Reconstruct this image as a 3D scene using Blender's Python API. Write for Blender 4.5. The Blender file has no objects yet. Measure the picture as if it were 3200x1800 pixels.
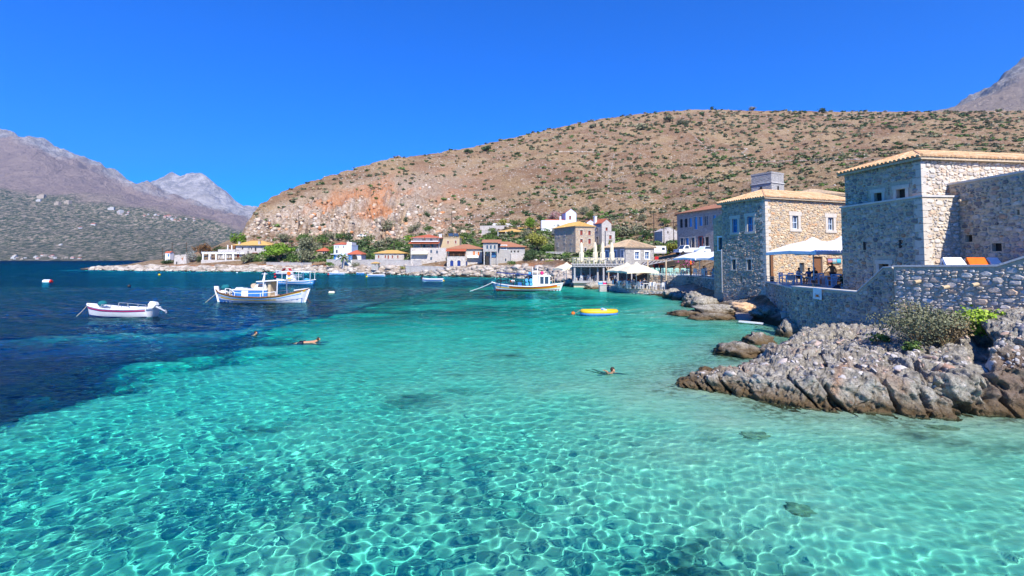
import bpy, math, random
import numpy as np
from mathutils import Vector, Matrix

sc = bpy.context.scene
COL = sc.collection
R = math.radians

# ------------------------------------------------------------------ camera
F, HZ, H, PITCH = 1500.0, 811.0, 4.6, R(2.5)      # focal length and horizon row in 3200 px units
CY = HZ - F * math.tan(PITCH)
cam = bpy.data.cameras.new('camera')
camo = bpy.data.objects.new('camera', cam)
COL.objects.link(camo)
sc.camera = camo
camo.location = (0, 0, H)
camo.rotation_euler = (R(90) + PITCH, 0, 0)
cam.sensor_width = 36
cam.lens = F / 3200 * 36
cam.shift_y = -(900 - CY) / 3200
cam.clip_start = 0.2
cam.clip_end = 30000

# ------------------------------------------------------------------ sky and sun
SUN = Vector((0.189, -0.706, 0.682)).normalized()
world = bpy.data.worlds.new("World")
sc.world = world
world.use_nodes = True
wn = world.node_tree
bg = wn.nodes['Background']
sky = wn.nodes.new('ShaderNodeTexSky')
sky.sky_type = 'NISHITA'
sky.sun_disc = False
sky.sun_elevation = math.asin(SUN.z)
sky.sun_rotation = math.atan2(SUN.x, SUN.y)
sky.altitude = 0
sky.air_density = 1.0
sky.dust_density = 0.0
sky.ozone_density = 4.0
tint = wn.nodes.new('ShaderNodeMix')
tint.data_type = 'RGBA'
tint.blend_type = 'MULTIPLY'
tint.inputs[0].default_value = 1
tint.inputs[7].default_value = (0.40, 0.62, 1.24, 1)
hsv = wn.nodes.new('ShaderNodeHueSaturation')
hsv.inputs['Saturation'].default_value = 1.45
hsv.inputs['Value'].default_value = 1.0
wn.links.new(sky.outputs[0], tint.inputs[6])
wn.links.new(tint.outputs[2], hsv.inputs['Color'])
wn.links.new(hsv.outputs[0], bg.inputs[0])
bg.inputs[1].default_value = 0.126

sl = bpy.data.lights.new('sun', 'SUN')
sl.energy = 5.0
sl.angle = R(0.5)
sl.color = (1.0, 0.93, 0.82)
sl.cycles.is_caustics_light = True
so = bpy.data.objects.new('sun', sl)
COL.objects.link(so)
so.location = (60, -40, 60)
so.rotation_euler = SUN.to_track_quat('Z', 'Y').to_euler()

sc.view_settings.view_transform = 'Standard'
sc.view_settings.look = 'None'
sc.view_settings.exposure = 0.62
sc.view_settings.gamma = 1
sc.view_settings.use_curve_mapping = False
sc.cycles.use_denoising = True
sc.cycles.max_bounces = 8
sc.cycles.diffuse_bounces = 3
sc.cycles.glossy_bounces = 3
sc.cycles.transmission_bounces = 6
sc.cycles.transparent_max_bounces = 12
sc.cycles.volume_bounces = 0
sc.cycles.blur_glossy = 0.5
sc.cycles.sample_clamp_indirect = 6

# ------------------------------------------------------------------ pixel -> place
def slope(py):
    """rise per metre of depth of the sight line through photo row py"""
    c = (CY - py) / F
    return (math.sin(PITCH) + math.cos(PITCH) * c) / (math.cos(PITCH) - math.sin(PITCH) * c)
def side(px, py):
    c = (CY - py) / F
    return ((px - 1600) / F) / (math.cos(PITCH) - math.sin(PITCH) * c)
def at(px, py, Y):
    return Vector((side(px, py) * Y, Y, H + slope(py) * Y))
def onz(px, py, z=0.0):
    return at(px, py, (z - H) / slope(py))

# ------------------------------------------------------------------ value noise (numpy)
def _hash(i, j, s):
    i = i.astype(np.int64); j = j.astype(np.int64)
    h = (i * 374761393 + j * 668265263 + s * 974711) & 0x7fffffff
    h = ((h ^ (h >> 13)) * 1274126177) & 0x7fffffff
    return ((h ^ (h >> 16)) & 0xffff) / 65535.0
def vnoise(x, y, s=0):
    x = np.asarray(x, float); y = np.asarray(y, float)
    i = np.floor(x); j = np.floor(y)
    u = x - i; v = y - j
    u = u * u * (3 - 2 * u); v = v * v * (3 - 2 * v)
    a = _hash(i, j, s); b = _hash(i + 1, j, s); c = _hash(i, j + 1, s); d = _hash(i + 1, j + 1, s)
    return (a * (1 - u) + b * u) * (1 - v) + (c * (1 - u) + d * u) * v
def fbm(x, y, s=0, o=4, g=0.5):
    t = 0; a = 1; n = 0
    for k in range(o):
        t = t + a * vnoise(x * 2 ** k, y * 2 ** k, s + 17 * k); n += a; a *= g
    return t / n
def smooth(e0, e1, x):
    t = np.clip((np.asarray(x, float) - e0) / (e1 - e0), 0, 1)
    return t * t * (3 - 2 * t)

# ------------------------------------------------------------------ object helpers
def tag(o, label=None, cat=None, group=None, kind=None):
    if label: o['label'] = label
    if cat: o['category'] = cat
    if group: o['group'] = group
    if kind: o['kind'] = kind
    return o
def link(o, parent=None):
    COL.objects.link(o)
    if parent is not None: o.parent = parent
    return o
def thing(name, label, cat, loc=(0, 0, 0), rz=0.0, group=None):
    o = bpy.data.objects.new(name, None)
    o.empty_display_size = 0.3
    o.location = loc
    o.rotation_euler = (0, 0, rz)
    link(o)
    return tag(o, label, cat, group)
def copy_tree(o, parent=None):
    c = o.copy(); COL.objects.link(c); c.parent = parent
    for ch in KIDS.get(o.name, []):
        copy_tree(ch, c)
    return c
KIDS = {}
def numpy_mesh(name, V, Q, smooth_shade=False):
    """mesh from an (n,3) vertex array and an (m,4) or (m,3) face array"""
    me = bpy.data.meshes.new(name)
    V = np.ascontiguousarray(V, np.float32); Q = np.ascontiguousarray(Q, np.int32)
    k = Q.shape[1]
    me.vertices.add(len(V)); me.vertices.foreach_set('co', V.ravel())
    me.loops.add(Q.size); me.loops.foreach_set('vertex_index', Q.ravel())
    me.polygons.add(len(Q)); me.polygons.foreach_set('loop_start', np.arange(0, Q.size, k, dtype=np.int32))
    if smooth_shade: me.polygons.foreach_set('use_smooth', np.ones(len(Q), bool))
    me.update(calc_edges=True)
    return me
def grid_faces(nr, nc):
    i = np.arange(nr * nc).reshape(nr, nc)
    return np.stack([i[:-1, :-1], i[:-1, 1:], i[1:, 1:], i[1:, :-1]], -1).reshape(-1, 4)
def color_attr(me, name, rgb):
    a = me.color_attributes.new(name, 'FLOAT_COLOR', 'POINT')
    d = np.ones((len(me.vertices), 4), np.float32); d[:, :rgb.shape[1]] = rgb
    a.data.foreach_set('color', d.ravel())

class MB:
    """collects shapes; build() links them as one mesh object"""
    def __init__(s):
        s.v = []; s.f = []; s.M = Matrix()
    def add(s, vs, fs):
        b = len(s.v)
        s.v += [tuple(s.M @ Vector(p)) for p in vs]
        s.f += [tuple(i + b for i in f) for f in fs]
        return s
    def box(s, x0, x1, y0, y1, z0, z1):
        return s.add([(x0, y0, z0), (x1, y0, z0), (x1, y1, z0), (x0, y1, z0), (x0, y0, z1), (x1, y0, z1), (x1, y1, z1), (x0, y1, z1)],
                     [(3, 2, 1, 0), (4, 5, 6, 7), (0, 1, 5, 4), (1, 2, 6, 5), (2, 3, 7, 6), (3, 0, 4, 7)])
    def quad(s, *p):
        return s.add(p, [tuple(range(len(p)))])
    def bar(s, a, b, w=0.05, h=None):
        a = Vector(a); b = Vector(b); h = h or w
        d = (b - a).normalized()
        u = d.cross(Vector((0, 0, 1)))
        if u.length < 1e-4: u = Vector((1, 0, 0))
        u.normalize(); n = u.cross(d).normalized()
        P = []
        for e in (a, b):
            for (i, j) in ((-1, -1), (1, -1), (1, 1), (-1, 1)):
                P.append(e + u * (i * w / 2) + n * (j * h / 2))
        return s.add(P, [(3, 2, 1, 0), (4, 5, 6, 7), (0, 1, 5, 4), (1, 2, 6, 5), (2, 3, 7, 6), (3, 0, 4, 7)])
    def tube(s, pts, r, n=6, cap=True):
        pts = [Vector(p) for p in pts]
        rs = r if isinstance(r, (list, tuple)) else [r] * len(pts)
        V = []; Fc = []
        ref = None
        for k, p in enumerate(pts):
            d = (pts[min(k + 1, len(pts) - 1)] - pts[max(k - 1, 0)])
            if d.length < 1e-9: d = Vector((0, 0, 1))
            d.normalize()
            if ref is None: ref = Vector((0, 0, 1)) if abs(d.z) < 0.9 else Vector((1, 0, 0))
            u = d.cross(ref).normalized(); w = u.cross(d)
            ref = w if abs(d.dot(w)) < 0.5 else ref
            for i in range(n):
                t = 2 * math.pi * i / n
                V.append(p + (u * math.cos(t) + w * math.sin(t)) * rs[k])
        m = len(pts)
        for k in range(m - 1):
            for i in range(n):
                j = (i + 1) % n
                Fc.append((k * n + i, k * n + j, (k + 1) * n + j, (k + 1) * n + i))
        if cap:
            Fc.append(tuple(range(n))[::-1]); Fc.append(tuple((m - 1) * n + i for i in range(n)))
        return s.add(V, Fc)
    def lathe(s, prof, n=10, c=(0, 0, 0)):
        V = []; Fc = []
        for (r, z) in prof:
            for i in range(n):
                t = 2 * math.pi * i / n
                V.append((c[0] + r * math.cos(t), c[1] + r * math.sin(t), c[2] + z))
        for k in range(len(prof) - 1):
            for i in range(n):
                j = (i + 1) % n
                Fc.append((k * n + i, k * n + j, (k + 1) * n + j, (k + 1) * n + i))
        Fc.append(tuple(range(n))[::-1]); Fc.append(tuple((len(prof) - 1) * n + i for i in range(n)))
        return s.add(V, Fc)
    def ball(s, c, rx, ry=None, rz=None, n=8, m=6):
        ry = ry or rx; rz = rz or rx
        V = [(c[0], c[1], c[2] - rz)]; Fc = []
        for k in range(1, m):
            ph = -math.pi / 2 + math.pi * k / m
            for i in range(n):
                t = 2 * math.pi * i / n
                V.append((c[0] + rx * math.cos(ph) * math.cos(t), c[1] + ry * math.cos(ph) * math.sin(t), c[2] + rz * math.sin(ph)))
        V.append((c[0], c[1], c[2] + rz))
        for i in range(n):
            Fc.append((0, 1 + (i + 1) % n, 1 + i))
        for k in range(m - 2):
            for i in range(n):
                j = (i + 1) % n
                Fc.append((1 + k * n + i, 1 + k * n + j, 1 + (k + 1) * n + j, 1 + (k + 1) * n + i))
        t = len(V) - 1
        for i in range(n):
            Fc.append((1 + (m - 2) * n + i, 1 + (m - 2) * n + (i + 1) % n, t))
        return s.add(V, Fc)
    def loft(s, rings, closed=False, caps=True):
        n = len(rings[0]); V = [p for r in rings for p in r]; Fc = []
        for k in range(len(rings) - 1):
            for i in range(n if closed else n - 1):
                j = (i + 1) % n
                Fc.append((k * n + i, k * n + j, (k + 1) * n + j, (k + 1) * n + i))
        if caps:
            Fc.append(tuple(range(n))[::-1]); Fc.append(tuple((len(rings) - 1) * n + i for i in range(n)))
        return s.add(V, Fc)
    def prism(s, poly, z0, z1):
        n = len(poly)
        V = [(p[0], p[1], z0) for p in poly] + [(p[0], p[1], z1) for p in poly]
        return s.add(V, [tuple(range(n))[::-1], tuple(range(n, 2 * n))] + [(i, (i + 1) % n, n + (i + 1) % n, n + i) for i in range(n)])
    def mesh(s, name, smooth_shade=False):
        me = bpy.data.meshes.new(name)
        me.from_pydata(s.v, [], s.f)
        if smooth_shade: me.polygons.foreach_set('use_smooth', [True] * len(me.polygons))
        return me
    def build(s, name, m, parent=None, smooth_shade=False):
        me = s.mesh(name, smooth_shade)
        me.materials.append(m)
        return put(name, me, parent)
def put(name, me, parent=None):
    o = bpy.data.objects.new(name, me)
    link(o, parent)
    if parent is not None: KIDS.setdefault(parent.name, []).append(o)
    return o

# ------------------------------------------------------------------ materials
def nodes(name):
    m = bpy.data.materials.new(name); m.use_nodes = True
    nt = m.node_tree
    return m, nt, nt.nodes['Principled BSDF']
def N(nt, kind, **kw):
    n = nt.nodes.new(kind)
    for k, v in kw.items():
        if k.startswith('i_'):
            n.inputs[int(k[2:]) if k[2:].isdigit() else k[2:].replace('_', ' ')].default_value = v
        else: setattr(n, k, v)
    return n
def ramp(nt, fac, stops, interp='LINEAR'):
    r = nt.nodes.new('ShaderNodeValToRGB'); cr = r.color_ramp; cr.interpolation = interp
    while len(cr.elements) < len(stops): cr.elements.new(0.5)
    for e, (p, c) in zip(cr.elements, stops):
        e.position = p; e.color = (c[0], c[1], c[2], 1) if not isinstance(c, (int, float)) else (c, c, c, 1)
    nt.links.new(fac, r.inputs[0])
    return r.outputs[0]
def mixc(nt, fac, a, b, blend='MIX'):
    m = nt.nodes.new('ShaderNodeMix'); m.data_type = 'RGBA'; m.blend_type = blend
    for i, x in ((0, fac), (6, a), (7, b)):
        if hasattr(x, 'is_output') or hasattr(x, 'links'): nt.links.new(x, m.inputs[i])
        else: m.inputs[i].default_value = x if isinstance(x, (int, float)) else (x[0], x[1], x[2], 1)
    return m.outputs[2]
def math_(nt, op, a, b=0.0, c=None):
    m = nt.nodes.new('ShaderNodeMath'); m.operation = op
    for i, x in ((0, a), (1, b), (2, c)):
        if x is None: continue
        if hasattr(x, 'links'): nt.links.new(x, m.inputs[i])
        else: m.inputs[i].default_value = x
    return m.outputs[0]
def noise(nt, vec, scale, detail=4, rough=0.55):
    n = nt.nodes.new('ShaderNodeTexNoise'); n.inputs['Scale'].default_value = scale
    n.inputs['Detail'].default_value = detail; n.inputs['Roughness'].default_value = rough
    if vec is not None: nt.links.new(vec, n.inputs['Vector'])
    return n.outputs[0]
def bump(nt, bs, h, strength=0.5, dist=0.05):
    b = nt.nodes.new('ShaderNodeBump'); b.inputs['Strength'].default_value = strength; b.inputs['Distance'].default_value = dist
    nt.links.new(h, b.inputs['Height']); nt.links.new(b.outputs[0], bs.inputs['Normal'])
def coords(nt, scale=None, kind='Object'):
    t = nt.nodes.new('ShaderNodeTexCoord').outputs[kind]
    if scale is None: return t
    m = nt.nodes.new('ShaderNodeMapping'); m.inputs['Scale'].default_value = scale
    nt.links.new(t, m.inputs[0]); return m.outputs[0]
def mat(name, c, c2=None, rough=0.8, scale=6, b=0.0, spec=0.3, metal=0.0, rnd=0.0, bd=0.02):
    """one plain surface: two tones of grain, optional relief, optional piece-to-piece variation"""
    m, nt, bs = nodes(name)
    co = coords(nt)
    n = noise(nt, co, scale, 5, 0.6)
    c2 = c2 or tuple(x * 0.8 for x in c)
    col = mixc(nt, ramp(nt, n, [(0.3, 0.0), (0.7, 1.0)]), c, c2)
    if rnd:
        g = nt.nodes.new('ShaderNodeNewGeometry'); oi = nt.nodes.new('ShaderNodeObjectInfo')
        r = math_(nt, 'FRACT', math_(nt, 'ADD', g.outputs['Random Per Island'], oi.outputs['Random']))
        col = mixc(nt, 1.0, col, ramp(nt, r, [(0, 1 - rnd), (1, 1 + rnd)]), 'MULTIPLY')
    nt.links.new(col, bs.inputs['Base Color'])
    bs.inputs['Roughness'].default_value = rough
    bs.inputs['Specular IOR Level'].default_value = spec
    bs.inputs['Metallic'].default_value = metal
    if b: bump(nt, bs, noise(nt, co, scale * 3, 5, 0.65), b, bd)
    return m
def piece_mat(name, stops, rough=0.9, scale=9, b=0.5, spec=0.2, warm=None):
    """stones or tiles: every piece picks its own tone"""
    m, nt, bs = nodes(name)
    g = nt.nodes.new('ShaderNodeNewGeometry'); oi = nt.nodes.new('ShaderNodeObjectInfo')
    r = math_(nt, 'FRACT', math_(nt, 'ADD', g.outputs['Random Per Island'], oi.outputs['Random']))
    pos = g.outputs['Position']
    n = noise(nt, pos, scale, 5, 0.65)
    col = ramp(nt, r, [(i / max(1, len(stops) - 1), s) for i, s in enumerate(stops)])
    col = mixc(nt, 0.55, col, ramp(nt, n, [(0.25, 0.35), (0.75, 1.5)]), 'MULTIPLY')
    nt.links.new(col, bs.inputs['Base Color'])
    bs.inputs['Roughness'].default_value = rough
    bs.inputs['Specular IOR Level'].default_value = spec
    bump(nt, bs, noise(nt, pos, scale * 2.5, 5, 0.7), b, 0.03)
    return m
def rubble_mat(name, stops, mortar, scale=3.0, b=0.8):
    """rubble masonry too far off to tell its stones apart"""
    m, nt, bs = nodes(name)
    co = coords(nt, (scale, scale, scale * 1.5))
    v = nt.nodes.new('ShaderNodeTexVoronoi'); v.feature = 'F1'; nt.links.new(co, v.inputs['Vector']); v.inputs['Scale'].default_value = 1
    e = nt.nodes.new('ShaderNodeTexVoronoi'); e.feature = 'DISTANCE_TO_EDGE'; nt.links.new(co, e.inputs['Vector']); e.inputs['Scale'].default_value = 1
    sx = nt.nodes.new('ShaderNodeSeparateColor'); nt.links.new(v.outputs['Color'], sx.inputs[0])
    col = ramp(nt, sx.outputs[0], [(i / max(1, len(stops) - 1), s) for i, s in enumerate(stops)])
    n = noise(nt, co, 2.5, 4, 0.7)
    col = mixc(nt, 0.5, col, ramp(nt, n, [(0.25, 0.4), (0.75, 1.5)]), 'MULTIPLY')
    edge = ramp(nt, e.outputs['Distance'], [(0.02, 0.0), (0.14, 1.0)])
    col = mixc(nt, edge, mortar, col)
    nt.links.new(col, bs.inputs['Base Color'])
    bs.inputs['Roughness'].default_value = 0.95; bs.inputs['Specular IOR Level'].default_value = 0.15
    bump(nt, bs, edge, b, 0.06)
    return m
MT = {}
MT['white'] = mat('white_paint', (0.80, 0.80, 0.79), (0.70, 0.71, 0.71), 0.5, 4)
MT['hull'] = mat('weathered_hull_paint', (0.74, 0.75, 0.75), (0.50, 0.54, 0.57), 0.5, 2.6, 0.1)
MT['whitewash'] = mat('whitewash', (0.76, 0.77, 0.78), (0.62, 0.64, 0.66), 0.9, 1.5, 0.2)
MT['bluewhite'] = mat('pale_blue_wash', (0.62, 0.72, 0.84), (0.52, 0.63, 0.78), 0.9, 1.5, 0.2)
MT['blue'] = mat('blue_paint', (0.05, 0.20, 0.50), (0.03, 0.14, 0.40), 0.45, 5)
MT['skyblue'] = mat('sky_blue_paint', (0.10, 0.38, 0.72), (0.07, 0.30, 0.62), 0.45, 5)
MT['navy'] = mat('navy_paint', (0.015, 0.04, 0.20), (0.01, 0.03, 0.15), 0.4, 5)
MT['teal'] = mat('teal_net', (0.01, 0.17, 0.20), (0.005, 0.09, 0.11), 0.95, 25, 0.8)
MT['yellow'] = mat('yellow_paint', (0.70, 0.45, 0.015), (0.60, 0.37, 0.01), 0.4, 5)
MT['orange'] = mat('orange_paint', (0.75, 0.16, 0.01), (0.62, 0.11, 0.01), 0.5, 5)
MT['red'] = mat('red_paint', (0.55, 0.02, 0.02), (0.42, 0.015, 0.02), 0.5, 5)
MT['pink'] = mat('magenta_paint', (0.60, 0.03, 0.17), (0.5, 0.02, 0.12), 0.45, 5)
MT['mint'] = mat('mint_paint', (0.42, 0.70, 0.60), (0.34, 0.60, 0.52), 0.6, 8)
MT['black'] = mat('black_rubber', (0.02, 0.02, 0.022), (0.03, 0.03, 0.03), 0.6, 8)
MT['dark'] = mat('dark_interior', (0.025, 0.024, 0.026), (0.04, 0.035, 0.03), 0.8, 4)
MT['glass'] = mat('window_glass', (0.04, 0.07, 0.11), (0.03, 0.05, 0.09), 0.08, 3, spec=0.6)
MT['blueglass'] = mat('blue_window_glass', (0.05, 0.14, 0.30), (0.04, 0.10, 0.22), 0.12, 3, spec=0.6)
MT['wood'] = mat('brown_wood', (0.22, 0.10, 0.045), (0.13, 0.06, 0.03), 0.7, 9, 0.3)
MT['redwood'] = mat('red_brown_wood', (0.26, 0.05, 0.035), (0.18, 0.035, 0.025), 0.6, 9, 0.2)
MT['greywood'] = mat('weathered_grey_wood', (0.42, 0.42, 0.42), (0.28, 0.27, 0.27), 0.85, 9, 0.4)
MT['palewood'] = mat('pale_wood', (0.55, 0.43, 0.30), (0.42, 0.31, 0.20), 0.8, 9, 0.3)
MT['pole'] = mat('creosoted_pole', (0.09, 0.065, 0.05), (0.06, 0.045, 0.035), 0.9, 9, 0.3)
MT['canvas'] = mat('cream_canvas', (0.78, 0.70, 0.50), (0.70, 0.62, 0.43), 0.9, 3, 0.1)
MT['wcanvas'] = mat('white_canvas', (0.80, 0.81, 0.82), (0.72, 0.74, 0.76), 0.9, 3, 0.1)
MT['concrete'] = mat('grey_concrete', (0.40, 0.39, 0.37), (0.28, 0.27, 0.26), 0.95, 1.8, 0.3)
MT['tan'] = mat('tan_render', (0.50, 0.40, 0.26), (0.42, 0.33, 0.21), 0.95, 1.8, 0.2)
MT['metal'] = mat('galvanised_metal', (0.50, 0.51, 0.52), (0.40, 0.41, 0.42), 0.4, 9, metal=0.6)
MT['dressed'] = mat('dressed_limestone', (0.58, 0.53, 0.45), (0.46, 0.42, 0.36), 0.9, 5, 0.35)
MT['cement'] = mat('pale_cement_coping', (0.60, 0.58, 0.55), (0.48, 0.46, 0.43), 0.95, 4, 0.35)
MT['rope'] = mat('mooring_rope', (0.50, 0.47, 0.38), (0.40, 0.36, 0.28), 0.95, 30)
MT['skin'] = mat('skin', (0.48, 0.25, 0.15), (0.42, 0.21, 0.12), 0.55, 12)
MT['hair'] = mat('dark_hair', (0.025, 0.018, 0.014), (0.05, 0.03, 0.02), 0.6, 30)
MT['cloth_blue'] = mat('blue_cloth', (0.03, 0.10, 0.30), (0.02, 0.07, 0.22), 0.9, 12)
MT['cloth_white'] = mat('white_cloth', (0.75, 0.75, 0.74), (0.65, 0.65, 0.66), 0.9, 12)
MT['cloth_red'] = mat('red_cloth', (0.45, 0.05, 0.04), (0.35, 0.04, 0.03), 0.9, 12)
MT['cloth_dark'] = mat('dark_cloth', (0.03, 0.035, 0.06), (0.02, 0.02, 0.04), 0.9, 12)
GREY = [(0.20, 0.19, 0.19), (0.46, 0.42, 0.36), (0.27, 0.26, 0.26), (0.56, 0.51, 0.44), (0.40, 0.23, 0.14), (0.38, 0.36, 0.34), (0.14, 0.14, 0.15), (0.50, 0.40, 0.28), (0.33, 0.31, 0.29)]
WARM = [(0.54, 0.39, 0.22), (0.66, 0.51, 0.32), (0.42, 0.36, 0.29), (0.70, 0.57, 0.39), (0.54, 0.31, 0.16), (0.62, 0.48, 0.32), (0.30, 0.28, 0.26), (0.60, 0.46, 0.28)]
PALE = [(0.58, 0.51, 0.43), (0.68, 0.62, 0.54), (0.40, 0.37, 0.34), (0.60, 0.44, 0.31), (0.70, 0.65, 0.58), (0.50, 0.46, 0.42), (0.64, 0.55, 0.42)]
MT['stone_grey'] = piece_mat('grey_and_shaded_rubble', GREY)  # on house sides in shade this greyer tone carries the shade
MT['stone_warm'] = piece_mat('warm_rubble_stone', WARM)
MT['stone_pale'] = piece_mat('pale_and_sunlit_limestone', PALE)
MT['mortar'] = mat('pale_mortar', (0.56, 0.47, 0.35), (0.38, 0.32, 0.24), 0.95, 7, 0.6)
MT['mortar_warm'] = mat('sandy_mortar', (0.56, 0.45, 0.31), (0.40, 0.32, 0.22), 0.95, 7, 0.6)
MT['rubble_grey'] = rubble_mat('grey_rubble_wall', [(0.26, 0.26, 0.26), (0.40, 0.38, 0.36), (0.33, 0.31, 0.29), (0.48, 0.46, 0.43)], (0.42, 0.41, 0.39))
MT['rubble_pale'] = rubble_mat('pale_rubble_wall', [(0.36, 0.33, 0.30), (0.55, 0.51, 0.47), (0.46, 0.42, 0.37), (0.60, 0.57, 0.54)], (0.50, 0.47, 0.44), 2.2)
MT['rubble_warm'] = rubble_mat('warm_rubble_wall', WARM, (0.42, 0.35, 0.27))
MT['rubble_dark'] = rubble_mat('purple_grey_rubble_wall', [(0.30, 0.26, 0.23), (0.44, 0.39, 0.34), (0.36, 0.31, 0.28), (0.50, 0.45, 0.39)], (0.42, 0.37, 0.32))
MT['tile_orange'] = piece_mat('orange_barrel_tile', [(0.60, 0.37, 0.19), (0.68, 0.45, 0.25), (0.54, 0.30, 0.14), (0.70, 0.50, 0.31)], 0.85, 5, 0.2)
MT['tile_pale'] = piece_mat('weathered_barrel_tile', [(0.50, 0.38, 0.24), (0.36, 0.28, 0.19), (0.58, 0.43, 0.27), (0.44, 0.30, 0.18)], 0.9, 5, 0.3)
def roof_mat(name, c, c2, pitch=4.0):
    m, nt, bs = nodes(name)
    co = coords(nt)
    n = noise(nt, co, 2.2, 5, 0.65)
    col = mixc(nt, ramp(nt, n, [(0.3, 0.0), (0.7, 1.0)]), c, c2)
    w = nt.nodes.new('ShaderNodeTexWave'); w.bands_direction = 'X'; w.inputs['Scale'].default_value = pitch; nt.links.new(co, w.inputs['Vector'])
    nt.links.new(col, bs.inputs['Base Color']); bs.inputs['Roughness'].default_value = 0.9
    bump(nt, bs, w.outputs[1], 0.6, 0.05)
    return m
MT['roof_red'] = roof_mat('red_tile_roof', (0.52, 0.13, 0.05), (0.42, 0.10, 0.05))
MT['roof_ochre'] = roof_mat('ochre_tile_roof', (0.66, 0.42, 0.12), (0.54, 0.31, 0.09))
MT['roof_rust'] = roof_mat('rusty_tile_roof', (0.46, 0.20, 0.10), (0.34, 0.15, 0.08))
# ================================================================== SEA BED, WATER
def poly_dist(x, y, pts):
    d = np.full(x.shape, 1e9)
    for (ax, ay), (bx, by) in zip(pts[:-1], pts[1:]):
        ux, uy = bx - ax, by - ay
        t = np.clip(((x - ax) * ux + (y - ay) * uy) / (ux * ux + uy * uy + 1e-9), 0, 1)
        d = np.minimum(d, np.hypot(x - ax - t * ux, y - ay - t * uy))
    return d
SHORE_PX = [(3900, 1330), (3200, 1312), (2900, 1300), (2700, 1290), (2500, 1270), (2300, 1238), (2115, 1206), (2230, 1150), (2400, 1125), (2260, 1105), (2400, 1060),
            (2440, 1045), (2420, 1012), (2250, 1000), (2095, 980), (2170, 950), (2110, 925), (2000, 921), (1905, 906), (1850, 900), (1790, 893),
            (1740, 876), (1600, 868), (1450, 865), (1200, 858), (1000, 853), (880, 850), (740, 849), (600, 848), (500, 847), (400, 846), (280, 843)]
SHORE = [tuple(onz(px, py)[:2]) for px, py in SHORE_PX]

def persp_grid(y0, y1, growth, a0, a1, nc):
    ys = [y0]
    while ys[-1] < y1: ys.append(ys[-1] * growth(ys[-1]))
    ys = np.array(ys); a = np.linspace(a0, a1, nc)
    return np.meshgrid(a, ys)
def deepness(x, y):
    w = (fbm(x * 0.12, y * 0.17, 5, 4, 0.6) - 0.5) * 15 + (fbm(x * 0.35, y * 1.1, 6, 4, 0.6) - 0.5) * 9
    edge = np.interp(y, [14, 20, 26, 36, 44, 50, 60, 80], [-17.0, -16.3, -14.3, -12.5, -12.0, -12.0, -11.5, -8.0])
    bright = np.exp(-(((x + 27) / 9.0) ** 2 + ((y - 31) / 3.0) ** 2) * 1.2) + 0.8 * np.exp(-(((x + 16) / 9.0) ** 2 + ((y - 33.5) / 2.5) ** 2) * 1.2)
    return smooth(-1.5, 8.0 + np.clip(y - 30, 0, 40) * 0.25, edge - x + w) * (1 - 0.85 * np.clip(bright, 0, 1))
def bed_depth(x, y):
    d = poly_dist(x, y, SHORE)
    base = 0.05 + 1.05 * (1 - np.exp(-d / 9.5)) + 0.004 * np.clip(d - 6, 0, 30)
    dp = np.clip(deepness(x, y), 0, 1) * smooth(4, 22, d)
    base = base + 1.6 * smooth(26, 56, y + 0.25 * x) * smooth(2, 14, d)
    z = base + dp * (3.5 + 0.05 * np.clip(d, 0, 120))
    z = z + (fbm(x * 0.5, y * 0.5, 9, 4) - 0.5) * 0.5 * smooth(0.5, 4, d)
    return z, d, dp
A, Yg = persp_grid(1.6, 420, lambda y: 1.012 if y < 80 else 1.04, -2.0, 1.6, 340)
X = A * Yg
z, dsh, dp = bed_depth(X, Yg)
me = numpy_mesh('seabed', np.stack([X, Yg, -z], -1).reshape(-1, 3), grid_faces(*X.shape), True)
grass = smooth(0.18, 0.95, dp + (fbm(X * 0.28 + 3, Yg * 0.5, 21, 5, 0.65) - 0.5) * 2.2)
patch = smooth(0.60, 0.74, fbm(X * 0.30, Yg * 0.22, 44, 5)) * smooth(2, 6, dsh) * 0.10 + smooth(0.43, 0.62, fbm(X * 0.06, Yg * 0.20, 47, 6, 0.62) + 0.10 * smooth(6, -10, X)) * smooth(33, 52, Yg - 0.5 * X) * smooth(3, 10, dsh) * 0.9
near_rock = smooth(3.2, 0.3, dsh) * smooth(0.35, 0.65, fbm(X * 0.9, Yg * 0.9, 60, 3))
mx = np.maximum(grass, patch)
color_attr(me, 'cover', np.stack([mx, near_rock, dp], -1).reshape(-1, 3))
m, nt, bs = nodes('sea_bed_sand')
at_ = N(nt, 'ShaderNodeAttribute', attribute_name='cover')
sp = nt.nodes.new('ShaderNodeSeparateColor'); nt.links.new(at_.outputs['Color'], sp.inputs[0])
n1 = noise(nt, coords(nt), 1.6, 5)
sand = mixc(nt, ramp(nt, n1, [(0.3, 0.0), (0.7, 1.0)]), (0.70, 0.63, 0.485), (0.54, 0.485, 0.365))
peb = noise(nt, coords(nt), 5.0, 3)
sand = mixc(nt, math_(nt, 'MULTIPLY', sp.outputs[1], ramp(nt, peb, [(0.42, 0.0), (0.58, 1.0)])), sand, (0.20, 0.16, 0.10))
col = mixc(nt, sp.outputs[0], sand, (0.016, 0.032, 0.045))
nt.links.new(col, bs.inputs['Base Color']); bs.inputs['Roughness'].default_value = 1; bs.inputs['Specular IOR Level'].default_value = 0
me.materials.append(m)
bed = tag(put('seabed', me), kind='structure')
bed.cycles.is_caustics_receiver = True

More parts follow.
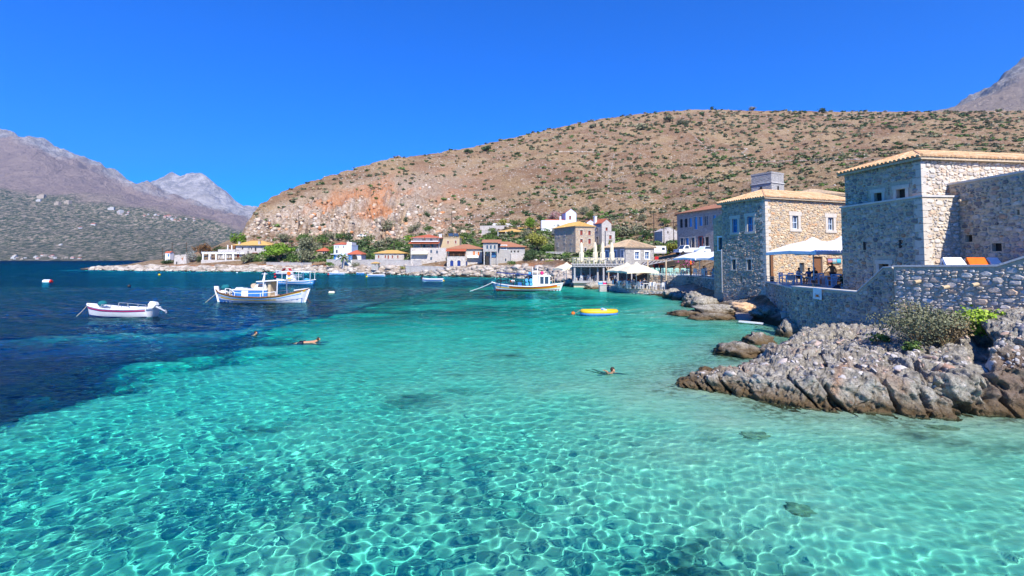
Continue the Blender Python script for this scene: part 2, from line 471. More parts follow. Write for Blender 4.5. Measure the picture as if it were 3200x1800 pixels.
rng = np.random.default_rng(7)
WAVES = []
for i in range(46):
    lam = math.exp(rng.uniform(math.log(0.16), math.log(0.70)))
    WAVES.append((lam, rng.normal(0, 0.95) + 1.9, rng.uniform(0, 6.28), 0.0028 * lam ** 0.95))
SWELL = []
for i in range(26):
    lam = math.exp(rng.uniform(math.log(0.6), math.log(2.6)))
    SWELL.append((lam, rng.normal(0, 0.55) + 1.75, rng.uniform(0, 6.28), 0.0042 * lam ** 0.95))
def wave_z(x, y, step):
    zz = np.zeros_like(x)
    wx = x + 0.35 * (vnoise(x * 0.35, y * 0.35, 3) - 0.5) * 2; wy = y + 0.35 * (vnoise(x * 0.35, y * 0.35, 8) - 0.5) * 2
    for lam, a, ph, am in WAVES:
        k = 2 * math.pi / lam
        zz += am * smooth(1.6, 3.2, lam / step) * np.sin(k * (wx * math.cos(a) + wy * math.sin(a)) + ph)
    for lam, a, ph, am in SWELL:
        k = 2 * math.pi / lam
        zz += am * smooth(1.4, 2.6, lam / step) * smooth(16, 48, y - 0.35 * x) * np.sin(k * (wx * math.cos(a) + wy * math.sin(a)) + ph)
    return zz * (0.55 + 0.9 * vnoise(x * 0.12, y * 0.12, 77))
def water_mat(name, rough, far):
    m = bpy.data.materials.new(name); m.use_nodes = True; nt = m.node_tree; nt.nodes.clear()
    out = nt.nodes.new('ShaderNodeOutputMaterial'); g = nt.nodes.new('ShaderNodeBsdfRefraction')
    g.inputs['IOR'].default_value = 1.33; g.inputs['Roughness'].default_value = rough; g.inputs['Color'].default_value = (1, 1, 1, 1)
    if far:
        co = coords(nt, (0.9, 1.6, 1))
        b = nt.nodes.new('ShaderNodeBump'); b.inputs['Strength'].default_value = 0.8; b.inputs['Distance'].default_value = 0.36
        nt.links.new(noise(nt, co, 1.0, 5, 0.6), b.inputs['Height']); nt.links.new(b.outputs[0], g.inputs['Normal'])
    gl = nt.nodes.new('ShaderNodeBsdfGlossy'); gl.inputs['Roughness'].default_value = max(rough, 0.02)
    fr = nt.nodes.new('ShaderNodeFresnel'); fr.inputs['IOR'].default_value = 1.33
    mxs = nt.nodes.new('ShaderNodeMixShader')
    nt.links.new(math_(nt, 'MULTIPLY', fr.outputs[0], 0.95 if far else 0.85), mxs.inputs[0])
    if not far:      # wind ripples too fine for the mesh: they only turn the mirrored part of the light
        b = nt.nodes.new('ShaderNodeBump'); b.inputs['Strength'].default_value = 0.65; b.inputs['Distance'].default_value = 0.16
        nt.links.new(noise(nt, coords(nt, (1.3, 2.6, 1)), 1.0, 4, 0.6), b.inputs['Height'])
    if True:
        nt.links.new(b.outputs[0], gl.inputs['Normal']); nt.links.new(b.outputs[0], fr.inputs['Normal'])
    nt.links.new(g.outputs[0], mxs.inputs[1]); nt.links.new(gl.outputs[0], mxs.inputs[2])
    nt.links.new(mxs.outputs[0], out.inputs['Surface'])
    return m
SEAM = 82.0
A, Yg = persp_grid(2.2, SEAM, lambda y: 1.0040 if y < 30 else 1.0058, -1.4, 1.3, 610)
Yg = np.minimum(Yg, SEAM); X = A * Yg
Zw = wave_z(X, Yg, np.maximum(0.0045 * Yg, 0.012)) * smooth(SEAM, SEAM * 0.93, Yg)
Zw = np.clip(Zw, -0.2, 0.045)
me = numpy_mesh('sea_water', np.stack([X, Yg, Zw], -1).reshape(-1, 3), grid_faces(*X.shape), True)
me.materials.append(water_mat('clear_water', 0.0, False))
sea = tag(put('sea_water', me), kind='structure')
sea.cycles.is_caustics_caster = True
A, Yg = persp_grid(SEAM, 7000, lambda y: 1.03, -1.45, 1.45, 120)
X = A * Yg
me = numpy_mesh('open_sea', np.stack([X, Yg, 0 * X], -1).reshape(-1, 3), grid_faces(*X.shape), True)
me.materials.append(water_mat('open_water', 0.08, True))
tag(put('open_sea', me), kind='structure')
# the water itself: closed bodies that swallow red light with depth (their lids just clear the ripples):
# greenish over the sand of the cove, bluer over the deep
def water_body(name, color, density):
    m = bpy.data.materials.new(name); m.use_nodes = True; nt = m.node_tree; nt.nodes.clear()
    out = nt.nodes.new('ShaderNodeOutputMaterial'); va = nt.nodes.new('ShaderNodeVolumeAbsorption')
    va.inputs['Color'].default_value = color; va.inputs['Density'].default_value = density
    nt.links.new(va.outputs[0], out.inputs['Volume']); return m
cove_m = water_body('cove_water_body', (0.0, 0.966, 0.954, 1), 1.5)
deep_m = water_body('deep_water_body', (0.0, 0.900, 0.965, 1), 0.95)
EDGE = [(-19.0, 2), (-19.0, 14), (-18.5, 20), (-17.5, 26), (-16.5, 36), (-15.5, 44), (-15, 50), (-13.5, 60), (-9.5, SEAM)]
LID = 0.05
mb = MB(); mb.prism([(600, -30), (600, SEAM)] + EDGE[::-1] + [(-19.0, -30)], -60, LID); tag(mb.build('water_body', cove_m), kind='structure')
mb = MB(); mb.prism([(-600, -30), (-19.003, -30)] + [(x - .003, y) for x, y in EDGE] + [(-600, SEAM)], -60, LID); tag(mb.build('water_body', deep_m), kind='structure')
mb = MB(); mb.box(-12000, 12000, SEAM + 0.002, 7200, -60, 0.045); tag(mb.build('water_body', deep_m), kind='structure')
mb = MB(); mb.quad((-12000, -60, -59.5), (12000, -60, -59.5), (12000, 7300, -59.5), (-12000, 7300, -59.5))
tag(mb.build('deep_seabed', mat('deep_sand', (0.10, 0.11, 0.10))), kind='structure')

# ================================================================== LAND
class Land:
    """a surface through sight-line stations: px -> list of knots (photo row, depth)"""
    def __init__(s, name, st, nc, nr, disp, zones, material, a_pad=0.0, receiver=False, wts=None, kind='structure', along_normal=False):
        pxs = sorted(st); K = len(st[pxs[0]])
        a = np.linspace((pxs[0] - 1600) / F, (pxs[-1] - 1600) / F, nc)
        pa = [(p - 1600) / F for p in pxs]
        Yk = np.stack([np.interp(a, pa, [st[p][k][1] for p in pxs]) for k in range(K)])
        Pk = np.stack([np.interp(a, pa, [st[p][k][0] for p in pxs]) for k in range(K)])
        sl_ = np.vectorize(slope)(Pk)
        Zk = H + sl_ * Yk
        wts = wts or [1] * (K - 1)
        tt = []
        for k, w in enumerate(wts):
            n = max(2, int(nr * w / sum(wts)))
            tt += list(k + np.arange(n) / n)
        tt = np.array(tt + [K - 1.0])
        k0 = np.clip(np.floor(tt).astype(int), 0, K - 2); f = (tt - k0)[:, None]
        s.Y = Yk[k0] * (1 - f) + Yk[k0 + 1] * f
        s.Z = Zk[k0] * (1 - f) + Zk[k0 + 1] * f
        # round the knots off
        for _ in range(3):
            s.Z[1:-1] = (s.Z[:-2] + 2 * s.Z[1:-1] + s.Z[2:]) / 4
        s.a = a; s.X = a[None, :] * s.Y
        T = np.repeat(tt[:, None], nc, 1)
        s.T = T
        dd = disp(s.X, s.Y, s.Z, T, a[None, :] * F + 1600)
        if along_normal:
            P_ = np.stack([s.X, s.Y, s.Z], -1); n_ = np.cross(np.gradient(P_, axis=1), np.gradient(P_, axis=0)); n_ /= np.linalg.norm(n_, axis=-1, keepdims=True) + 1e-9
            P_ = P_ + n_ * dd[..., None]; s.X, s.Y, s.Z = P_[..., 0], P_[..., 1], P_[..., 2]
        else: s.Z = s.Z + dd
        zc = zones(s.X, s.Y, s.Z, T, a[None, :] * F + 1600)
        me = numpy_mesh(name, np.stack([s.X, s.Y, s.Z], -1).reshape(-1, 3), grid_faces(*s.Y.shape), True)
        color_attr(me, 'zone', np.stack(np.broadcast_arrays(*zc), -1).reshape(-1, 3))
        me.materials.append(material)
        s.o = tag(put(name, me), kind=kind)
        if receiver: s.o.cycles.is_caustics_receiver = True
    def z(s, x, y):
        c = np.interp(x / y, s.a, np.arange(len(s.a))); i = int(min(c, len(s.a) - 2)); f = c - i
        return float(np.interp(y, s.Y[:, i], s.Z[:, i]) * (1 - f) + np.interp(y, s.Y[:, i + 1], s.Z[:, i + 1]) * f)
    def hit(s, px, py, ymin=0):
        """the first point of the surface that the sight line through (px, py) meets"""
        i = int(np.clip(round(np.interp(side(px, py), s.a, np.arange(len(s.a)))), 0, len(s.a) - 1))
        sl_ = slope(py)
        gap = s.Z[:, i] - (H + sl_ * s.Y[:, i])
        for r in range(len(gap)):
            if gap[r] >= 0 and s.Y[r, i] >= ymin:
                if r == 0: return at(px, py, s.Y[0, i])
                g0, g1 = gap[r - 1], gap[r]
                t = g0 / (g0 - g1) if g0 != g1 else 1
                return at(px, py, s.Y[r - 1, i] + (s.Y[r, i] - s.Y[r - 1, i]) * max(0, min(1, t)))
        r = int(np.argmax(gap)); return Vector((s.X[r, i], s.Y[r, i], s.Z[r, i]))

def sea_row(z, Y):   # the row at which height z shows at depth Y
    lo, hi = 300.0, 2600.0
    for _ in range(40):
        mid = (lo + hi) / 2
        if H + slope(mid) * Y > z: lo = mid
        else: hi = mid
    return lo
def K(*kn):
    """knots; ('z', height, Y) gives a height instead of a row; 'w' a waterline row"""
    r = []
    for k in kn:
        if k[0] == 'z': r.append((sea_row(k[1], k[2]), k[2]))
        else: r.append(k)
    return r
def wl(py): return (py, -H / slope(py))
def sub(py, d=1.5, dz=-1.2):
    Y = -H / slope(py) - d
    return ('z', dz, Y)
ST = {}
def st(px, w, *rest):
    ST[px] = K(sub(w, 4, -3), wl(w), *rest)
# knots: under water, waterline, rocky shore top, house level, upper terrace, hill foot, cliff foot / mid, cliff top / mid, crest, behind
st(255, 843, ('z', 0.3, 222), ('z', 0.3, 226), ('z', 0.2, 230), ('z', 0.1, 234), ('z', 0.0, 238), ('z', -1, 242), ('z', -2, 250), ('z', -4, 262))
st(300, 844, ('z', 0.9, 214), ('z', 1.2, 222), ('z', 1.2, 230), ('z', 1.0, 240), ('z', 0.8, 250), ('z', 0.2, 258), ('z', -1, 266), ('z', -4, 290))
st(400, 846, ('z', 1.2, 205), ('z', 1.9, 212), ('z', 2.2, 222), ('z', 2.2, 236), ('z', 2.0, 250), ('z', 1, 262), ('z', 0, 275), ('z', -4, 310))
st(470, 847, ('z', 1.5, 200), ('z', 2.3, 208), ('z', 3.6, 222), ('z', 4.2, 238), ('z', 3.6, 255), ('z', 2, 270), ('z', 0, 290), ('z', -4, 330))
st(540, 847, ('z', 1.4, 197), ('z', 2.4, 206), ('z', 4.2, 222), ('z', 5.0, 240), ('z', 4.6, 258), ('z', 3, 280), ('z', 0, 310), ('z', -4, 350))
st(620, 848, ('z', 1.4, 193), ('z', 2.2, 200), ('z', 5.0, 214), ('z', 8, 236), ('z', 9, 258), ('z', 8, 285), ('z', 3, 330), ('z', -4, 380))
st(720, 849, ('z', 1.4, 189), ('z', 2.4, 196), ('z', 6.0, 212), ('z', 10, 234), ('z', 14, 262), ('z', 17, 290), ('z', 14, 330), ('z', 0, 420))
st(752, 849, ('z', 1.4, 188), ('z', 2.4, 195), ('z', 6.0, 211), ('z', 10, 234), ('z', 15, 264), ('z', 19, 285), ('z', 20, 310), ('z', 0, 440))
st(772, 849, ('z', 1.4, 187), ('z', 2.4, 194), ('z', 6.0, 210), (778, 235), (738, 268), (726, 284), (690, 296), ('z', 5, 470))
st(810, 849, ('z', 1.4, 185), ('z', 2.5, 192), ('z', 6.0, 208), (775, 235), (732, 268), (722, 286), (640, 315), ('z', 20, 480))
st(880, 850, ('z', 1.4, 181), ('z', 2.8, 188), ('z', 6.0, 204), (775, 232), (730, 265), (712, 286), (598, 345), ('z', 30, 520))
st(1000, 853, ('z', 1.5, 170), ('z', 3.0, 178), ('z', 6.2, 194), (775, 224), (730, 255), (700, 280), (556, 390), ('z', 50, 600))
st(1200, 858, ('z', 1.8, 153), ('z', 3.2, 161), ('z', 6.5, 176), (772, 205), (735, 240), (690, 275), (498, 440), ('z', 80, 680))
st(1320, 861, ('z', 2.0, 141), ('z', 3.2, 148), (790, 164), (762, 195), (720, 240), (660, 290), (483, 480), ('z', 90, 720))
st(1450, 865, ('z', 2.2, 132), ('z', 3.0, 138), (790, 156), (755, 190), (710, 240), (630, 310), (463, 520), ('z', 100, 780))
st(1600, 868, ('z', 2.4, 124), ('z', 3.6, 130), (795, 148), (745, 185), (700, 230), (600, 330), (429, 560), ('z', 110, 820))
st(1750, 882, ('z', 2.0, 104), ('z', 4.0, 112), (795, 135), (740, 180), (690, 225), (560, 350), (396, 600), ('z', 130, 860))
st(1880, 899, ('z', 1.0, 84), ('z', 1.05, 89), (812, 104), (752, 150), (690, 215), (540, 370), (371, 630), ('z', 130, 900))
st(1960, 915, ('z', 0.6, 69), ('z', 0.65, 80), (808, 104), (752, 140), (690, 205), (530, 370), (359, 650), ('z', 130, 900))
st(2060, 925, ('z', 0.5, 63), ('z', 2.3, 74), (795, 98), (760, 130), (670, 210), (520, 380), (349, 665), ('z', 130, 900))
st(2180, 948, ('z', 0.5, 54), ('z', 2.3, 64), (793, 88), (760, 110), (650, 200), (500, 390), (341, 680), ('z', 130, 900))
st(2260, 990, ('z', 0.4, 46), ('z', 1.5, 50), (793, 80), (760, 105), (640, 200), (500, 400), (340, 690), ('z', 130, 900))
st(2400, 1014, ('z', 0.35, 35.5), ('z', 1.3, 40), (820, 60), (770, 95), (640, 190), (490, 400), (345, 690), ('z', 130, 900))
st(2480, 1040, ('z', 0.4, 31), ('z', 1.3, 36), (820, 55), (770, 90), (640, 180), (490, 400), (346, 690), ('z', 130, 900))
st(2600, 1070, ('z', 0.6, 30), ('z', 2.2, 33), (820, 50), (770, 85), (630, 170), (470, 400), (347, 680), ('z', 130, 900))
st(2900, 1090, ('z', 0.8, 27), ('z', 2.4, 30), (820, 45), (770, 75), (600, 160), (450, 380), (349, 660), ('z', 130, 900))
st(3200, 1100, ('z', 0.8, 26), ('z', 2.4, 29), (820, 42), (770, 70), (600, 150), (450, 370), (346, 640), ('z', 130, 900))
st(3700, 1100, ('z', 0.8, 25), ('z', 2.4, 28), (820, 40), (770, 68), (600, 150), (450, 360), (348, 620), ('z', 120, 900))

def hill_disp(x, y, z, T, px):
    hill = smooth(4.2, 5.4, T) * smooth(740, 800, px)
    cliff = smooth(5.6, 6.1, T) * smooth(7.75, 7.1, T) * smooth(750, 775, px) * smooth(1500, 1150, px)
    d = hill * (fbm(x * 0.03, y * 0.03, 1, 5) - 0.5) * 9 * smooth(8.0, 7.2, T)
    d = d + hill * (fbm(x * 0.16, y * 0.10, 2, 4) - 0.5) * 2.4
    rid = np.abs(fbm(x * 0.11, z * 0.11, 3, 4) - 0.5) * 2
    d = d - cliff * (rid * 17 - 4.5) - cliff * (vnoise(x * 0.5, z * 0.45, 31) - 0.5) * 7 - cliff * smooth(0.09, 0.0, np.abs(fbm(x * 0.07, z * 0.16, 33, 4) - 0.5)) * 6
    rock = smooth(0.6, 1.2, T) * smooth(3.4, 2.1, T)
    d = d + rock * (fbm(x * 0.45, y * 0.45, 6, 4) - 0.42) * 1.5 * smooth(2050, 1750, px)
    # terraces: the slope steps where old field walls run across it
    ter = hill * (1 - cliff) * 0.8
    s_ = (z + 3 * fbm(x * 0.02, y * 0.02, 12, 3)) / 6.5
    d = d + ter * (smooth(0.0, 0.16, s_ % 1) - (s_ % 1)) * 1.7
    return d
def hill_zone(x, y, z, T, px):
    cliff = smooth(5.5, 6.0, T) * smooth(7.85, 7.2, T) * smooth(745, 770, px) * smooth(1620, 1150, px)
    soil = cliff * smooth(0.50, 0.66, fbm(x * 0.05, z * 0.06, 41, 4)) + smooth(0.62, 0.72, fbm(x * 0.04, y * 0.05, 43, 3)) * smooth(3.5, 4.5, T) * smooth(6, 5.5, T) * 0.9
    soil = soil + smooth(1.7, 2.4, T) * smooth(3.2, 2.7, T) * smooth(0.48, 0.60, fbm(x * 0.08, y * 0.2, 45, 3)) * 0.8
    rock = smooth(2.9, 2.2, T) 
    return cliff, np.clip(soil, 0, 1), rock
m, nt, bs = nodes('dry_hillside')
co = coords(nt)
zz = N(nt, 'ShaderNodeAttribute', attribute_name='zone')
sp = nt.nodes.new('ShaderNodeSeparateColor'); nt.links.new(zz.outputs['Color'], sp.inputs[0])
n_s = noise(nt, co, 0.9, 6, 0.7); n_m = noise(nt, co, 0.14, 6, 0.65); n_l = noise(nt, co, 0.025, 4, 0.6)
grass = ramp(nt, n_s, [(0.32, (0.17, 0.11, 0.06)), (0.5, (0.32, 0.225, 0.125)), (0.66, (0.44, 0.33, 0.20))])
grass = mixc(nt, ramp(nt, n_l, [(0.42, 0.0), (0.60, 0.75)]), grass, (0.20, 0.115, 0.07))
stone = ramp(nt, noise(nt, co, 1.7, 5, 0.7), [(0.32, (0.20, 0.15, 0.11)), (0.55, (0.46, 0.38, 0.30)), (0.75, (0.58, 0.51, 0.43))])
fst = math_(nt, 'MULTIPLY', ramp(nt, n_m, [(0.46, 0.0), (0.62, 0.85)]), ramp(nt, n_s, [(0.48, 0.0), (0.58, 1.0)]))
col = mixc(nt, fst, grass, stone)
cl = ramp(nt, noise(nt, co, 0.55, 7, 0.75), [(0.32, (0.10, 0.065, 0.04)), (0.45, (0.38, 0.28, 0.20)), (0.60, (0.52, 0.44, 0.36)), (0.75, (0.60, 0.54, 0.47))])
col = mixc(nt, sp.outputs[0], col, cl)
rk = ramp(nt, noise(nt, co, 0.8, 6, 0.75), [(0.3, (0.20, 0.16, 0.12)), (0.5, (0.44, 0.39, 0.33)), (0.7, (0.58, 0.54, 0.48))])
col = mixc(nt, sp.outputs[2], col, rk)
col = mixc(nt, math_(nt, 'MULTIPLY', sp.outputs[1], ramp(nt, n_s, [(0.40, 0.35), (0.60, 1.0)])), col, (0.50, 0.19, 0.065))
n_f = noise(nt, co, 2.6, 6, 0.75)
col = mixc(nt, 0.65, col, ramp(nt, n_f, [(0.33, 0.30), (0.50, 1.0), (0.66, 1.55)]), 'MULTIPLY')
# dark wet band of algae along the waterline
gp = nt.nodes.new('ShaderNodeNewGeometry'); sx = nt.nodes.new('ShaderNodeSeparateXYZ'); nt.links.new(gp.outputs['Position'], sx.inputs[0])
wet = ramp(nt, math_(nt, 'ADD', math_(nt, 'MULTIPLY', sx.outputs[2], 0.5), math_(nt, 'MULTIPLY', n_s, 0.35)), [(0.32, 1.0), (0.55, 0.0)])
col = mixc(nt, wet, col, (0.085, 0.06, 0.035))
nt.links.new(col, bs.inputs['Base Color']); bs.inputs['Roughness'].default_value = 1; bs.inputs['Specular IOR Level'].default_value = 0.05
bump(nt, bs, math_(nt, 'ADD', n_s, noise(nt, co, 0.35, 5, 0.7)), 1.0, 1.3)
MT['land'] = m
LAND = Land('hillside', ST, 680, 270, hill_disp, hill_zone, m, receiver=True, wts=[0.7, 0.9, 0.9, 1.0, 1.2, 1.3, 1.6, 2.4, 0.4])

# ------------------------------------------------------------------ far mountains
def mtn_mat(name, low, mid, top, sc_=1.0):
    m, nt, bs = nodes(name)
    co = coords(nt)
    zz = N(nt, 'ShaderNodeAttribute', attribute_name='zone')
    sp = nt.nodes.new('ShaderNodeSeparateColor'); nt.links.new(zz.outputs['Color'], sp.inputs[0])
    a = noise(nt, co, 0.011 * sc_, 9, 0.72); b = noise(nt, co, 0.045 * sc_, 6, 0.7)
    st_ = nt.nodes.new('ShaderNodeMapping'); st_.inputs['Scale'].default_value = (0.06, 0.03, 0.09); nt.links.new(co, st_.inputs[0])
    band = noise(nt, st_.outputs[0], 1.0, 7, 0.75)
    lowc = ramp(nt, band, [(0.40, low[0]), (0.47, low[1]), (0.53, low[2]), (0.64, low[3])])
    lowc = mixc(nt, ramp(nt, b, [(0.50, 0.0), (0.60, 0.85)]), lowc, low[0])
    midc = mixc(nt, ramp(nt, a, [(0.38, 0.0), (0.62, 1.0)]), mid[0], mid[1])
    midc = mixc(nt, ramp(nt, b, [(0.60, 0.0), (0.68, 0.8)]), midc, mid[2])
    topc = mixc(nt, ramp(nt, a, [(0.40, 0.0), (0.56, 1.0)]), top[0], top[1])
    topc = mixc(nt, ramp(nt, b, [(0.56, 0.0), (0.66, 0.7)]), topc, top[2])
    col = mixc(nt, sp.outputs[0], midc, lowc)
    col = mixc(nt, sp.outputs[1], col, topc)
    nt.links.new(col, bs.inputs['Base Color']); bs.inputs['Roughness'].default_value = 1; bs.inputs['Specular IOR Level'].default_value = 0
    bump(nt, bs, math_(nt, 'ADD', a, math_(nt, 'MULTIPLY', b, 0.5)), 1.0, 60)
    return m
GREENS = [(0.055, 0.085, 0.045), (0.14, 0.165, 0.09), (0.36, 0.30, 0.21), (0.60, 0.50, 0.38)]
def mt(px, *kn): return K(*kn)
MS = {}
for px, crest, sc_top, mid_ in ((-500, 330, 480, 600), (-200, 360, 500, 590), (0, 407, 540, 600), (100, 428, 560, 612), (200, 462, 580, 625), (300, 505, 605, 640), (400, 560, 630, 655), (480, 600, 650, 668), (560, 640, 668, 680), (640, 668, 690, 700), (700, 682, 705, 715), (780, 690, 715, 725), (900, 700, 720, 735)):
    MS[px] = K(('z', -30, 1700), ('z', 0.3, 1840), (802, 1960), (770, 2250), (mid_ + 40, 2850), (mid_ - 8, 3100), (crest + (mid_ - crest) * 0.30, 3900), (crest, 4400), ('z', 300, 6200))
def m_disp(x, y, z, T, px):
    k = smooth(1.6, 3.5, T) * smooth(7.9, 6.9, T)
    d = k * (fbm(x * 0.0022, y * 0.0022, 51, 6, 0.55) - 0.5) * 190 * smooth(3, 6.5, T)
    rid = np.abs(fbm(x * 0.0035, y * 0.0018, 52, 5) - 0.5) * 2
    d = d - k * smooth(5, 6.5, T) * (rid - 0.25) * 150
    return d + smooth(2, 4, T) * (fbm(x * 0.012, y * 0.012, 53, 4) - 0.5) * 40
def m_zone(x, y, z, T, px):
    low = smooth(5.15, 4.75, T + (fbm(x * 0.004, y * 0.004, 55, 3) - 0.5) * 0.5)
    top = smooth(6.1, 6.7, T + (fbm(x * 0.006, y * 0.006, 56, 4) - 0.5) * 1.2)
    return low, top, 0 * T
MT['mtn'] = mtn_mat('far_mountainside', GREENS, [(0.40, 0.31, 0.26), (0.30, 0.235, 0.21), (0.15, 0.13, 0.11)], [(0.56, 0.54, 0.52), (0.32, 0.30, 0.29), (0.62, 0.60, 0.58)])
MTN = Land('mountain', MS, 350, 220, m_disp, m_zone, MT['mtn'], wts=[0.3, 0.5, 1, 2, 2, 1.5, 2, 0.5])
MS2 = {}
for px, crest in ((330, 610), (400, 592), (430, 572), (480, 556), (530, 546), (575, 543), (600, 552), (615, 551), (640, 560), (680, 590), (720, 620), (760, 645), (800, 655), (830, 650), (880, 660), (960, 690), (1100, 720)):
    MS2[px] = K(('z', 0, 4600), (740, 4900), ((crest + 740) / 2 + 10, 5800), (crest + (740 - crest) * 0.16, 6700), (crest, 7000), ('z', 500, 8200))
def m2_disp(x, y, z, T, px):
    k = smooth(0.8, 2, T) * smooth(4.6, 3.9, T)
    rid = np.abs(fbm(x * 0.0017 + z * 0.0006, y * 0.0009, 62, 5) - 0.5) * 2
    return k * ((fbm(x * 0.0015, y * 0.0015, 61, 6, 0.55) - 0.5) * 260 - (rid - 0.25) * 230)
MT['mtn2'] = mtn_mat('pale_limestone_mountain', [(0.16, 0.15, 0.14), (0.28, 0.26, 0.24), (0.36, 0.33, 0.30), (0.40, 0.37, 0.34)], [(0.54, 0.51, 0.48), (0.32, 0.30, 0.28), (0.15, 0.15, 0.14)], [(0.56, 0.53, 0.50), (0.28, 0.27, 0.26), (0.14, 0.14, 0.14)], 0.7)
Land('mountain', MS2, 240, 160, m2_disp, lambda x, y, z, T, px: (smooth(1.5, 1.0, T), smooth(2.5, 3.2, T), 0 * T), MT['mtn2'])
MS3 = {}
for px, crest in ((2700, 400), (2860, 365), (2930, 346), (3000, 322), (3080, 280), (3140, 240), (3200, 192), (3350, 90), (3600, -60)):
    MS3[px] = K(('z', 60, 900), (400, 1100), (crest + (400 - crest) * 0.55, 1500), (crest + (400 - crest) * 0.2, 1900), (crest, 2050), ('z', 300, 2700))
MT['mtn3'] = mtn_mat('near_peak_slope', [(0.30, 0.23, 0.19), (0.34, 0.26, 0.21), (0.36, 0.29, 0.23), (0.40, 0.33, 0.27)], [(0.60, 0.49, 0.40), (0.52, 0.42, 0.34), (0.34, 0.28, 0.24)], [(0.62, 0.60, 0.58), (0.38, 0.36, 0.35), (0.62, 0.6, 0.58)], 2.5)
Land('mountain', MS3, 160, 160, lambda x, y, z, T, px: smooth(0.5, 2, T) * smooth(4.6, 4.0, T) * (fbm(x * 0.006, y * 0.006, 71, 6) - 0.5) * 70 - smooth(2.3, 3.2, T) * smooth(4.5, 4, T) * np.abs(fbm(x * 0.012, y * 0.006, 73, 4) - 0.5) * 90,
     lambda x, y, z, T, px: (smooth(1.5, 1.0, T), smooth(2.6, 3.1, T), 0 * T), MT['mtn3'])

# ------------------------------------------------------------------ the air: faint even haze over bay and mountains
m = bpy.data.materials.new('haze'); m.use_nodes = True; nt = m.node_tree; nt.nodes.clear()
out = nt.nodes.new('ShaderNodeOutputMaterial'); pv = nt.nodes.new('ShaderNodeVolumePrincipled')
pv.inputs['Color'].default_value = (0.34, 0.62, 1.0, 1); pv.inputs['Density'].default_value = 0.000045; pv.inputs['Anisotropy'].default_value = 0.2
nt.links.new(pv.outputs[0], out.inputs['Volume'])
mb = MB(); mb.box(-13000, 13000, -200, 8600, -62, 1900)
tag(mb.build('haze', m), kind='stuff')
# ================================================================== BUILDING KIT
UP = Vector((0, 0, 1))
def face_of(face, W, D):
    if face == 'front': return Vector((0, 0, 0)), Vector((1, 0, 0)), Vector((0, -1, 0)), W
    if face == 'right': return Vector((W, 0, 0)), Vector((0, 1, 0)), Vector((1, 0, 0)), D
    if face == 'left': return Vector((0, D, 0)), Vector((0, -1, 0)), Vector((-1, 0, 0)), D
    return Vector((W, D, 0)), Vector((-1, 0, 0)), Vector((0, 1, 0)), W
def wall_grid(mb, O, u, n, L, z0, z1, holes, depth=0.22):
    """one wall face with real openings and their reveals"""
    xs = sorted({0.0, L} | {min(max(v, 0), L) for h in holes for v in (h[0], h[0] + h[2])})
    zs = sorted({z0, z1} | {min(max(v, z0), z1) for h in holes for v in (h[1], h[1] + h[3])})
    P = lambda x, z, d=0.0: O + u * x + UP * z - n * d
    for i in range(len(xs) - 1):
        for j in range(len(zs) - 1):
            cx = (xs[i] + xs[i + 1]) / 2; cz = (zs[j] + zs[j + 1]) / 2
            if any(h[0] < cx < h[0] + h[2] and h[1] < cz < h[1] + h[3] for h in holes): continue
            mb.quad(P(xs[i], zs[j]), P(xs[i + 1], zs[j]), P(xs[i + 1], zs[j + 1]), P(xs[i], zs[j + 1]))
    for (x, z, w, h) in [q[:4] for q in holes]:
        a, b, c, d = (x, z), (x + w, z), (x + w, z + h), (x, z + h)
        for p, q in ((a, b), (b, c), (c, d), (d, a)):
            mb.quad(P(*p), P(*q), P(q[0], q[1], depth), P(p[0], p[1], depth))
        mb.quad(P(*a, depth), P(*b, depth), P(*c, depth), P(*d, depth))
WS = {   # pane, frame (surround), frame width, shutters, glazing bars
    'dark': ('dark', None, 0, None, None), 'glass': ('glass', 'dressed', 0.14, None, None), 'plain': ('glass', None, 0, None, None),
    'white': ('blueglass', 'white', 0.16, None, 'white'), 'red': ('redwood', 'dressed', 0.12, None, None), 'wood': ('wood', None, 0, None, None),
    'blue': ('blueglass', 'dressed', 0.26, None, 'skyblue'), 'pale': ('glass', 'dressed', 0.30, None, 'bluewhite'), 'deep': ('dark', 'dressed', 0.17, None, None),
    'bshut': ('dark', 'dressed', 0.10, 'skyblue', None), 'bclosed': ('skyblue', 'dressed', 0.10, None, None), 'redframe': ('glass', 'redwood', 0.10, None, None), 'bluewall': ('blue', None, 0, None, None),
    'orangeshut': ('orange', 'dressed', 0.1, None, None), 'whiteframe': ('glass', 'white', 0.12, None, None)}
